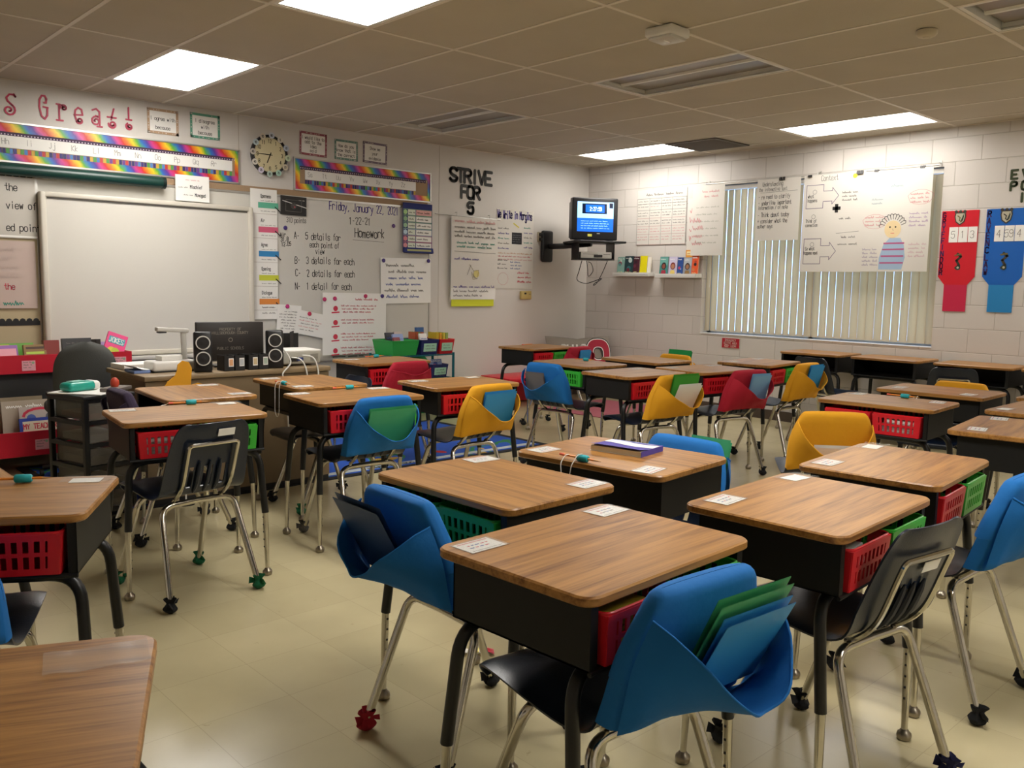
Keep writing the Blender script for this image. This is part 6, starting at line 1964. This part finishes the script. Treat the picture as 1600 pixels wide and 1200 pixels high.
for k, (x, y, rz, h, w, lab) in enumerate(((.205, .10, -12, .19, .15, 'flat black bookend panel behind the projector'), (.165, -.03, 52, .21, .15, 'tilted black bookend beside the whiteboard tray end of the teacher desk'))):
    t = thing('bookend', lab, 'bookend', (x + .0, y + .03, TZ + .0005), R(rz), 'black bookends')
    m = MB(); m.box((0, 0, h / 2), (w, .004, h), BLACKM, rx=R(0)); m.build('upright', t, smooth=0)
    m = MB(); m.box((0, .05, .0015), (w, .10, .003), BLACKM); m.build('base_plate', t, smooth=0)
for lab, P in (('white cable dropping over the teacher desk front from the speaker', [(-.078, -.30, TZ + .10), (-.085, -.36, TZ + .11), (-.085, -.44, TZ + .04), (-.15, -.455, TZ - .03), (-.13, -.460, TZ - .10), (-.12, -.46, .45), (-.10, -.455, .25)]),
               ('white cable hanging from the projector over the desk front', [(-.02, -.335, TZ + .06), (0, -.42, TZ + .05), (.02, -.455, TZ - .02), (.03, -.462, .60), (.02, -.462, .42)]),
               ('white cable closest to the bookends over the desk front', [(.06, -.335, TZ + .07), (.09, -.42, TZ + .06), (.105, -.455, TZ - .02), (.10, -.462, .60), (.09, -.462, .40)])):
    cord('white_cable', lab, spline(P), .005, CORDW, 'cable', 'white cables on the teacher desk')
# yellow thumbs-up cut-out on a stick
t = thing('thumb_sign', 'yellow thumbs-up cut-out on a stick standing before the teacher desk', 'cut-out sign', (-.80, -.475, .02), R(8))
YC = mat('yellow_card', 'd9981c', .5)
out = [(-.09, .60), (.01, .60), (.06, .640), (.125, .655), (.135, .690), (.095, .705), (.045, .695), (.05, .745), (.055, .795), (.035, .832), (-.005, .842), (-.035, .82), (-.04, .785), (-.055, .755), (-.10, .725), (-.125, .690), (-.13, .63)]
m = MB(); m.prism([(x, z) for x, z in out], -.002, .002, YC, axis='Y'); m.build('hand_shape', t, smooth=0)
MB().tube([(0, .005, -.02), (0, .005, .72)], .005, WHITE, 8).build('stick', t)
MB().lathe([(.05, -.02), (.05, -.01), (.01, .0)], (0, .005, 0), BLACKM, 16).build('stand_foot', t)

# office chair behind the teacher desk
t = thing('office_chair', 'dark grey office chair with tall rounded back beside the red book rack', 'chair', (-1.03, .64, RUGZ), R(-8))
def ocb(u, v, sg):
    x, z = 2 * u - 1, v
    wv = .190 * max(0.0, 1 - abs((z - .42) / .585) ** 2.8) ** .5
    k = max(0, (1 - x * x) * (1 - (2 * z - 1) ** 4)) ** .4
    return (x * max(.004, wv), -.20 + .06 * x * x - .07 * z + sg * .035 * k, .52 + .40 * z)
m = MB()
for sg in (-1, 1): m.grid(lambda u, v: ocb(u, v, sg), 16, 14, GREYF, flip=sg > 0)
m.build('backrest', t, smooth=70)
m = MB(); m.bevbox((0, .06, .46), (.40, .42, .085), GREYF, .035, 4); m.build('seat', t)
MB().tube(fillet([(0, -.05, .40), (0, -.25, .41), (0, -.27, .62)], .05, 5), .016, BLACKP, 8).build('back_bracket', t)
MB().tube([(0, 0, .09), (0, 0, .42)], .025, BLACKP, 12).build('gas_column', t)
for k in range(5):
    a = R(72 * k + 10); c, s = math.cos(a), math.sin(a)
    l = MB().tube([(0, 0, .10), (c * .26, s * .26, .065)], [.028, .016], BLACKP, 8).build('leg', t)
    MB().lathe([(.020, -.012), (.026, -.008), (.026, .008), (.020, .012)], (c * .27, s * .27, .027), BLACKM, 14, axis='X').build('caster', l)

# ------------------------------------------------------------------ red book rack with bins and books
t = thing('book_rack', 'dark two-tier book rack with red trays along the front wall at left', 'book rack', (0, 0, .0072))
bx0, bx1 = -2.35, -.50
m = MB()
m.box(((bx0 + bx1) / 2, 1.60, .36), (bx1 - bx0, .02, .72), DARKRACK)
m.box(((bx0 + bx1) / 2, 1.30, .46), (bx1 - bx0, .02, .38), DARKRACK)
for x in (bx0, -1.70, bx1): m.box((x, 1.36, .34), (.02, .50, .66), DARKRACK)
m.box(((bx0 + bx1) / 2, 1.44, .655), (bx1 - bx0, .30, .015), DARKRACK)
for x in (bx0 + .03, bx1 - .03, -1.7): m.box((x, 1.2, .05), (.03, .5, .1), DARKRACK)
m.build('rack_body', t, smooth=0)
for z0, z1, yfr, yb, lab2 in ((.655, .782, 1.22, 1.585, 'upper'), (.118, .285, .97, 1.285, 'lower')):
    m = MB()
    m.box(((bx0 + bx1) / 2, yfr, (z0 + z1) / 2), (bx1 - bx0, .012, z1 - z0), REDPAINT)
    for x in (bx0 + .006, bx1 - .006): m.box((x, (yfr + yb) / 2, (z0 + z1) / 2), (.012, yb - yfr, z1 - z0), REDPAINT)
    m.box(((bx0 + bx1) / 2, (yfr + yb) / 2, z0 + .012), (bx1 - bx0, yb - yfr, .01), REDPAINT)
    tr = m.build('tray', t, smooth=0)
    for x in ((-1.20, -.585) if lab2 == 'upper' else (-1.20,)):
        m = MB(); m.box((x, yfr - .0075, (z0 + z1) / 2 - .01), (.085, .002, .07), LABELP)
        for k in range(3): m.scribble(x - .035, x + .02, (z0 + z1) / 2 + .01 - k * .018, .010, yfr - .009, INKG, seed=k)
        m.disc(x + .028, (z0 + z1) / 2 + .010, .009, yfr - .009, flat('8fb08a'), 10)
        m.build('tray_label', tr, smooth=0)
TRB = 'books in the red trays'
def art_title(txt, tc, cs):
    def a(m, w, h, y):
        for k, c in enumerate(cs): m.disc((k - .7) * w * .2, h * .26, w * .20, y - .0003 * (k + 1), flat(c), 12)
        m.rect(-w * .40, w * .40, h * .56, h * .84, y - .0012, flat(tc)); m.text(txt, 0, h * .60, h * .2, y - .0018, SHEETW if tc != 'f0ece0' else INKR, h * .03, center=True, sx=min(.7, .74 * w / (len(txt) * h * .2)))
    return a
bz = .690
for x, y, w, h, d, c, lean, lab, art, roll in (
    (-1.335, 1.30, .20, .17, .02, '8a4fa0', -20, 'purple-pink picture book with small black figures in the upper red tray', lambda m, w, h, y: (m.rect(-w * .42, w * .45, h * .1, h * .85, y, flat('e09aa8')), m.disc(.04, h * .35, .012, y - .001, INKB, 8)), 0),
    (-1.13, 1.30, .145, .165, .03, '8a6a3a', -14, 'olive and yellow book with dark stripes in the upper red tray', lambda m, w, h, y: [m.rect(-w * .4, w * .4, h * (.15 + .22 * k), h * (.25 + .22 * k), y, flat(('c9a84a', '5a3a22', 'b0c84a', '4a2f1f')[k])) for k in range(4)], 0),
    (-1.02, 1.33, .10, .19, .055, '8a3a34', -6, 'thick brick-red book standing in the upper red tray', None, 0),
    (-.845, 1.33, .20, .20, .03, '3a3a3c', -8, 'charcoal book with lined cover behind the grey office chair', lambda m, w, h, y: [m.scribble(-w * .35, w * .35, h * .8 - k * .03, .012, y, INKG, seed=k) for k in range(3)], 0),
    (-.72, 1.32, .03, .19, .15, '2a2522', -4, 'thin dark book edge between charcoal and pink books', None, 0),
    (-.612, 1.30, .145, .19, .025, 'e0407f', -18, 'bright pink joke book tilted in the upper red tray', art_title('JOKES', '3a9aa8', ('c9c63a', 'b0c030')), 22),
    (-.605, 1.45, .15, .16, .02, 'b0a0d0', -10, 'lilac and pink book behind the tilted pink joke book', lambda m, w, h, y: m.rect(-w * .4, w * .2, h * .2, h * .6, y, flat('e8c0d0')), 0),
    (-1.24, 1.42, .26, .17, .02, '6fae4a', -8, 'bright green and yellow book lying behind the purple book', lambda m, w, h, y: m.rect(-w * .45, -w * .1, h * .6, h * .95, y, flat('e2d23a')), 0),
    (-1.46, 1.50, .22, .16, .02, '9c4a5a', -10, 'dusty red book at the left frame edge of the upper red tray', None, 0)):
    o = book((x, y, bz), 0, w, h, d, c, lab, 'book', art, lean, TRB)
    if roll:
        o.matrix_world = o.matrix_world @ Matrix.Translation((0, 0, .052)) @ Matrix.Rotation(R(roll), 4, 'Y')
bz = .152
for x, y, w, h, d, c, lean, lab, art in (
    (-1.18, 1.03, .26, .22, .012, '2a3f9a', -14, 'blue-bordered picture book titled My Teacher at the front of the lower tray', lambda m, w, h, y: (m.rect(-w * .42, w * .42, h * .05, h * .90, y, flat('e2d8c0')), m.disc(0, h * .30, w * .16, y - .0004, flat('e0b890'), 16), m.text('MY TEACHER', 0, h * .66, .034, y - .0008, INKR, .006, center=True, sx=.62), m.text('ROBOT', .05, h * .10, .024, y - .0008, INKBL, .004, center=True, sx=.6))),
    (-1.16, 1.085, .27, .29, .012, 'b8aaa0', -12, 'grey and red arched title book behind the front book of the lower tray', lambda m, w, h, y: (m.line([(w * .4 * math.cos(a / 8 * PI), h * .78 + .05 * math.sin(a / 8 * PI)) for a in range(9)], .018, y, INKR), m.disc(-.06, h * .72, .03, y, INKBL, 12), m.disc(.06, h * .74, .03, y, flat('5a5a60'), 12))),
    (-1.24, 1.14, .30, .33, .012, 'a89a88', -10, 'tan glossy book behind the lower tray books', lambda m, w, h, y: m.scribble(-w * .4, w * .4, h * .85, .03, y, SHEETW, seed=3)),
    (-1.27, 1.19, .30, .35, .012, '8f7f66', -8, 'brown book rearmost in the lower tray', None),
    (-.962, 1.10, .10, .27, .03, 'e6dcd6', -10, 'white book with pink and red marks beside the drawer cart', lambda m, w, h, y: [m.line([(-.03 + .02 * k, .05 + .04 * k), (.03, .10 + .05 * k)], .014, y, (INKR, flat('b0307a'), INKR)[k]) for k in range(3)]),
    (-1.00, 1.17, .17, .36, .012, 'c98f2a', -8, 'ochre-topped tall book at the end of the lower tray', lambda m, w, h, y: m.rect(-w * .45, w * .45, 0, h * .92, y, flat('b9ab98')))):
    book((x, y, bz), 0, w, h, d, c, lab, 'book', art, lean, TRB)

# drawer cart
cw, cd_, chh = .30, .35, .69
t = thing('drawer_cart', 'black-framed cart with cloudy plastic drawers before the red book rack', 'drawer cart', (-1.285, -0.375, .0075), R(15))
m = MB()
for sx in (-1, 1):
    for sy in (-1, 1):
        m.bevbox((sx * (cw / 2 - .014), sy * (cd_ / 2 - .014), chh / 2 + .02), (.028, .028, chh - .05), BLACKP, .004, 1)
for k in range(6):
    z = .05 + k * (chh - .07) / 5
    for sx in (-1, 1): m.box((sx * (cw / 2 - .012), 0, z), (.022, cd_ - .03, .022), BLACKP)
    m.box((0, cd_ / 2 - .012, z), (cw - .03, .02, .022), BLACKP); m.box((0, -cd_ / 2 + .012, z), (cw - .03, .02, .022), BLACKP)
m.build('cart_frame', t)
m = MB(); m.bevbox((0, 0, chh - .006), (cw + .01, cd_ + .01, .024), BLACKP, .006, 2); m.build('cart_top', t)
fill = [flat('b04a3a', .7), SHEETW, flat('8f8a80', .7), flat('b0a898', .7), flat('8a8070', .7)]
for k in range(5):
    z = .065 + (4 - k) * (chh - .07) / 5
    hh = (chh - .07) / 5 - .03
    m = MB()
    m.box((0, -cd_ / 2 + .008, z + hh / 2), (cw - .065, .004, hh), SMOKY); m.box((0, cd_ / 2 - .03, z + hh / 2), (cw - .065, .003, hh), SMOKY)
    for sx in (-1, 1): m.box((sx * (cw / 2 - .034), -.01, z + hh / 2), (.003, cd_ - .05, hh), SMOKY)
    m.box((0, -.01, z), (cw - .065, cd_ - .05, .003), SMOKY)
    dr = m.build('drawer', t, smooth=0)
    m = MB(); m.box((0, -.01, z + .018), (cw - .10, cd_ - .09, .028 + .01 * (k % 3)), fill[k]); m.build('drawer_paper', dr, smooth=0)
for sx in (-1, 1):
    for sy in (-1, 1):
        m = MB(); m.lathe([(.014, -.008), (.018, -.005), (.018, .005), (.014, .008)], (sx * .12, sy * .145, .0185), BLACKM, 12, axis='X'); m.tube([(sx * .12, sy * .145, .02), (sx * .12, sy * .145, .048)], .005, ALU, 6); m.build('caster', t)
cz = chh + .014
def on_cart(u, v, z=0): 
    c, s = math.cos(R(15)), math.sin(R(15)); return (-1.285 + u * c - v * s, -0.375 + u * s + v * c, cz + z)
o = MB().bevbox((0, 0, .003), (.27, .31, .006), SHEETW, .001, 1).build('paper_stack'); o.location = on_cart(-.01, 0); o.rotation_euler = (0, 0, R(40)); tag(o, 'white papers spread on top of the drawer cart', 'papers')
t = thing('wipes_pack', 'teal and white soft pack of wipes on the drawer cart', 'wipes pack', on_cart(-.04, .04, .0065), R(20))
m = MB(); m.bevbox((0, 0, .026), (.19, .10, .050), mat('teal_film', '1a9f8c', .3), .022, 4); m.build('pack_body', t)
m = MB(); m.bevbox((-.02, 0, .053), (.08, .055, .006), flat('8fd0c4', .3), .002, 1); m.build('flap', t); m = MB(); m.bevbox((.075, 0, .026), (.06, .102, .051), SHEETW, .022, 4); m.build('printed_end', t)
o = MB().bevbox((0, 0, .010), (.17, .10, .020), flat('6b625c'), .003, 1).build('small_box'); o.location = on_cart(.09, -.10, .0065); o.rotation_euler = (0, 0, R(44)); tag(o, 'flat grey box on the front edge of the drawer cart', 'box')
m = MB(); m.lathe([(.018, 0), (.024, .015), (.022, .035), (.012, .048), (.003, .052)], (0, 0, 0), mat('orange_red_rubber', 'c8452c', .5), 14); o = m.build('rubber_toy'); o.location = on_cart(.09, -.09, .027); tag(o, 'small orange-red knob standing on the grey box of the cart', 'rubber knob')

# ------------------------------------------------------------------ teal wire shelf with bins
t = thing('wire_shelf', 'teal wire shelf with book bins at the right end of the whiteboard', 'shelf unit', (2.235, 1.40, 0))
sw, sd, shh = .78, .36, .655
for sx in (-1, 1):
    for sy in (-1, 1):
        MB().tube([(sx * (sw / 2 - .012), sy * (sd / 2 - .012), 0), (sx * (sw / 2 - .012), sy * (sd / 2 - .012), shh)], .013, TEALM, 10).build('post', t)
for z in (shh - .02, .40, .12):
    m = MB()
    for sy in (-1, 1): m.tube([(-sw / 2 + .012, sy * (sd / 2 - .012), z), (sw / 2 - .012, sy * (sd / 2 - .012), z)], .006, TEALM, 6)
    for sx in (-1, 1): m.tube([(sx * (sw / 2 - .012), -sd / 2 + .012, z), (sx * (sw / 2 - .012), sd / 2 - .012, z)], .006, TEALM, 6)
    for k in range(18): m.tube([(-sw / 2 + .05 + k * (sw - .1) / 17, -sd / 2 + .012, z + .004), (-sw / 2 + .05 + k * (sw - .1) / 17, sd / 2 - .012, z + .004)], .0025, TEALM, 5)
    m.build('wire_shelf_deck', t)
def tub(x, y, z, w, d, h, c, lab, label_c=None, seed=0):
    t = thing('book_bin', lab, 'bin', (x, y, z), 0, 'plastic book bins on the wire shelf')
    m = MB(); k = .86; tk = .003
    b = [(-w / 2 * k, -d / 2 * k), (w / 2 * k, -d / 2 * k), (w / 2 * k, d / 2 * k), (-w / 2 * k, d / 2 * k)]; u = [(-w / 2, -d / 2), (w / 2, -d / 2), (w / 2, d / 2), (-w / 2, d / 2)]
    ib = [(px * .97, py * .97) for px, py in b]; iu = [(px * .97, py * .97) for px, py in u]
    vs = [(*p, 0) for p in b] + [(*p, h) for p in u] + [(*p, .004) for p in ib] + [(*p, h) for p in iu]
    fs = [(3, 2, 1, 0), (8, 9, 10, 11)]
    for i in range(4):
        j = (i + 1) % 4
        fs += [(i, j, 4 + j, 4 + i), (8 + j, 8 + i, 12 + i, 12 + j), (4 + i, 4 + j, 12 + j, 12 + i)]
    m.add(vs, fs, c); m.build('bin_body', t, smooth=0)
    MB().tube([(*p, h - .004) for p in rounded_rect(w, d, .015, 3)], .005, c, 6, closed=True).build('rim', t)
    if label_c:
        m = MB(); ym = -d / 2 * (k + .5 * (1 - k)) - .006
        m.box((0, ym, h * .48), (w * .72, .002, h * .55), label_c, rx=R(7))
        for q in range(3): m.scribble(-w * .28, w * .26, h * .56 - q * .028, .014, ym - .0035 - .002 * (2 - q), INKG, seed=seed + q)
        m.build('bin_label', t, smooth=0)
    return t
dz = shh - .0115
tub(2.035, 1.40, dz, .31, .34, .145, DGREENP, 'dark green bin full of leaning paperbacks on top of the wire shelf')
tub(2.325, 1.40, dz, .215, .34, .145, NAVYP, 'navy bin with pale green label between the green and red bins', LABELG, 3)
tub(2.535, 1.40, dz, .185, .34, .145, REDP, 'red bin with pale green label and yellow-spined books', LABELG, 7)
tub(2.475, 1.40, .4085, .20, .28, .13, NAVYP, 'navy bin with pale green label on the middle deck of the wire shelf', LABELG, 9)
GB = 'paperbacks in the wire shelf bins'
for k, (x, w, h, d, c, lean, y, lab) in enumerate(((1.985, .075, .17, .02, '8a3a44', -24, 1.26, 'dull red paperback leaning at the end of the green bin'), (2.045, .12, .195, .02, '8f9fd0', -20, 1.33, 'pale blue paperback with dark lettering leaning in the green bin'), (2.00, .10, .20, .02, '3a3a44', -12, 1.42, 'dark paperback at the back of the green bin'), (2.105, .09, .205, .02, 'c9b8b0', -10, 1.44, 'cream paperback at the back of the green bin'),
      (2.315, .09, .195, .02, 'e2ddd8', -20, 1.29, 'white paperback with blue lettering leaning in the navy bin'), (2.258, .03, .20, .12, 'b0522f', 0, 1.42, 'orange-brown paperback spine in the navy bin'), (2.285, .025, .20, .12, '4a8a4a', 0, 1.42, 'green paperback spine in the navy bin'), (2.325, .025, .20, .12, 'b05a3a', 0, 1.42, 'rust paperback spine in the navy bin'), (2.37, .09, .24, .03, '2f5f9a', -4, 1.46, 'tall blue book at the back of the navy bin'),
      (2.475, .035, .195, .13, 'c9b02a', 0, 1.38, 'mustard yellow book spine in the red bin'), (2.515, .028, .19, .13, 'e0a030', 0, 1.38, 'orange and yellow book spine in the red bin'), (2.56, .028, .19, .13, 'd8c84a', 0, 1.38, 'pale yellow book spine in the red bin'), (2.595, .03, .19, .13, '8fae5a', 0, 1.38, 'green-yellow book spine closest to the wall end of the red bin'))):
    book((x, y, dz + .013), 0, w, h, d, c, lab, 'book', (lambda m, w, h, y: (m.scribble(-w * .4, w * .4, h * .7, h * .1, y, INKBL, seed=3), m.scribble(-w * .4, w * .3, h * .5, h * .08, y, INKR, seed=4))) if w > .08 else None, lean, GB)
book((2.475, 1.32, .416), 0, .16, .17, .02, '7f8fb8', 'blue and white magazine leaning in the lower navy bin', 'book', art_blocks(('d8d8e8', '3a4a8a', 'b04a5a')), -14, GB)
o = MB().bevbox((0, 0, .02), (.26, .24, .04), SHEETW, .003, 1).build('paper_stack'); o.location = (2.20, 1.40, .4085); o.rotation_euler = (0, 0, R(6)); tag(o, 'loose white papers on the middle deck of the wire shelf', 'papers')
m = MB(); m.grid(lambda u, v: ((u - .5) * .22, (v - .5) * .18, .035 + .03 * math.sin(4 * u + 1) * math.cos(3 * v)), 8, 8, flat('5f564e', .8)); m.grid(lambda u, v: ((u - .5) * .22, (v - .5) * .18, .0), 8, 8, flat('5f564e', .8), flip=True); 
o = m.build('crumpled_bag'); o.location = (2.14, 1.36, .450); tag(o, 'crumpled brown bag on the papers of the wire shelf', 'bag')

t = thing('candy_wrapper', 'small red, yellow and white wrapper on the floor under the closest desks', 'wrapper', (-.855, -3.20, 0.001), R(-38))
m = MB(); m.grid(lambda u, v: ((u - .5) * .12, (v - .5) * .045, .003 + .012 * abs(math.sin(5 * u + 1) * math.cos(4 * v))), 10, 6, flat('e3ded2', .3)); m.build('film', t)
m = MB(); m.grid(lambda u, v: (.03 + u * .035, (v - .5) * .046, .006 + .012 * abs(math.sin(5 * (u * .3 + .75) + 1) * math.cos(4 * v))), 4, 6, flat('c22a3a', .3)); m.build('red_end', t)
m = MB(); m.grid(lambda u, v: (-.02 + u * .03, (v - .5) * .046, .006 + .012 * abs(math.sin(5 * (u * .3 + .35) + 1) * math.cos(4 * v))), 4, 6, flat('d8c22a', .3)); m.build('yellow_band', t)
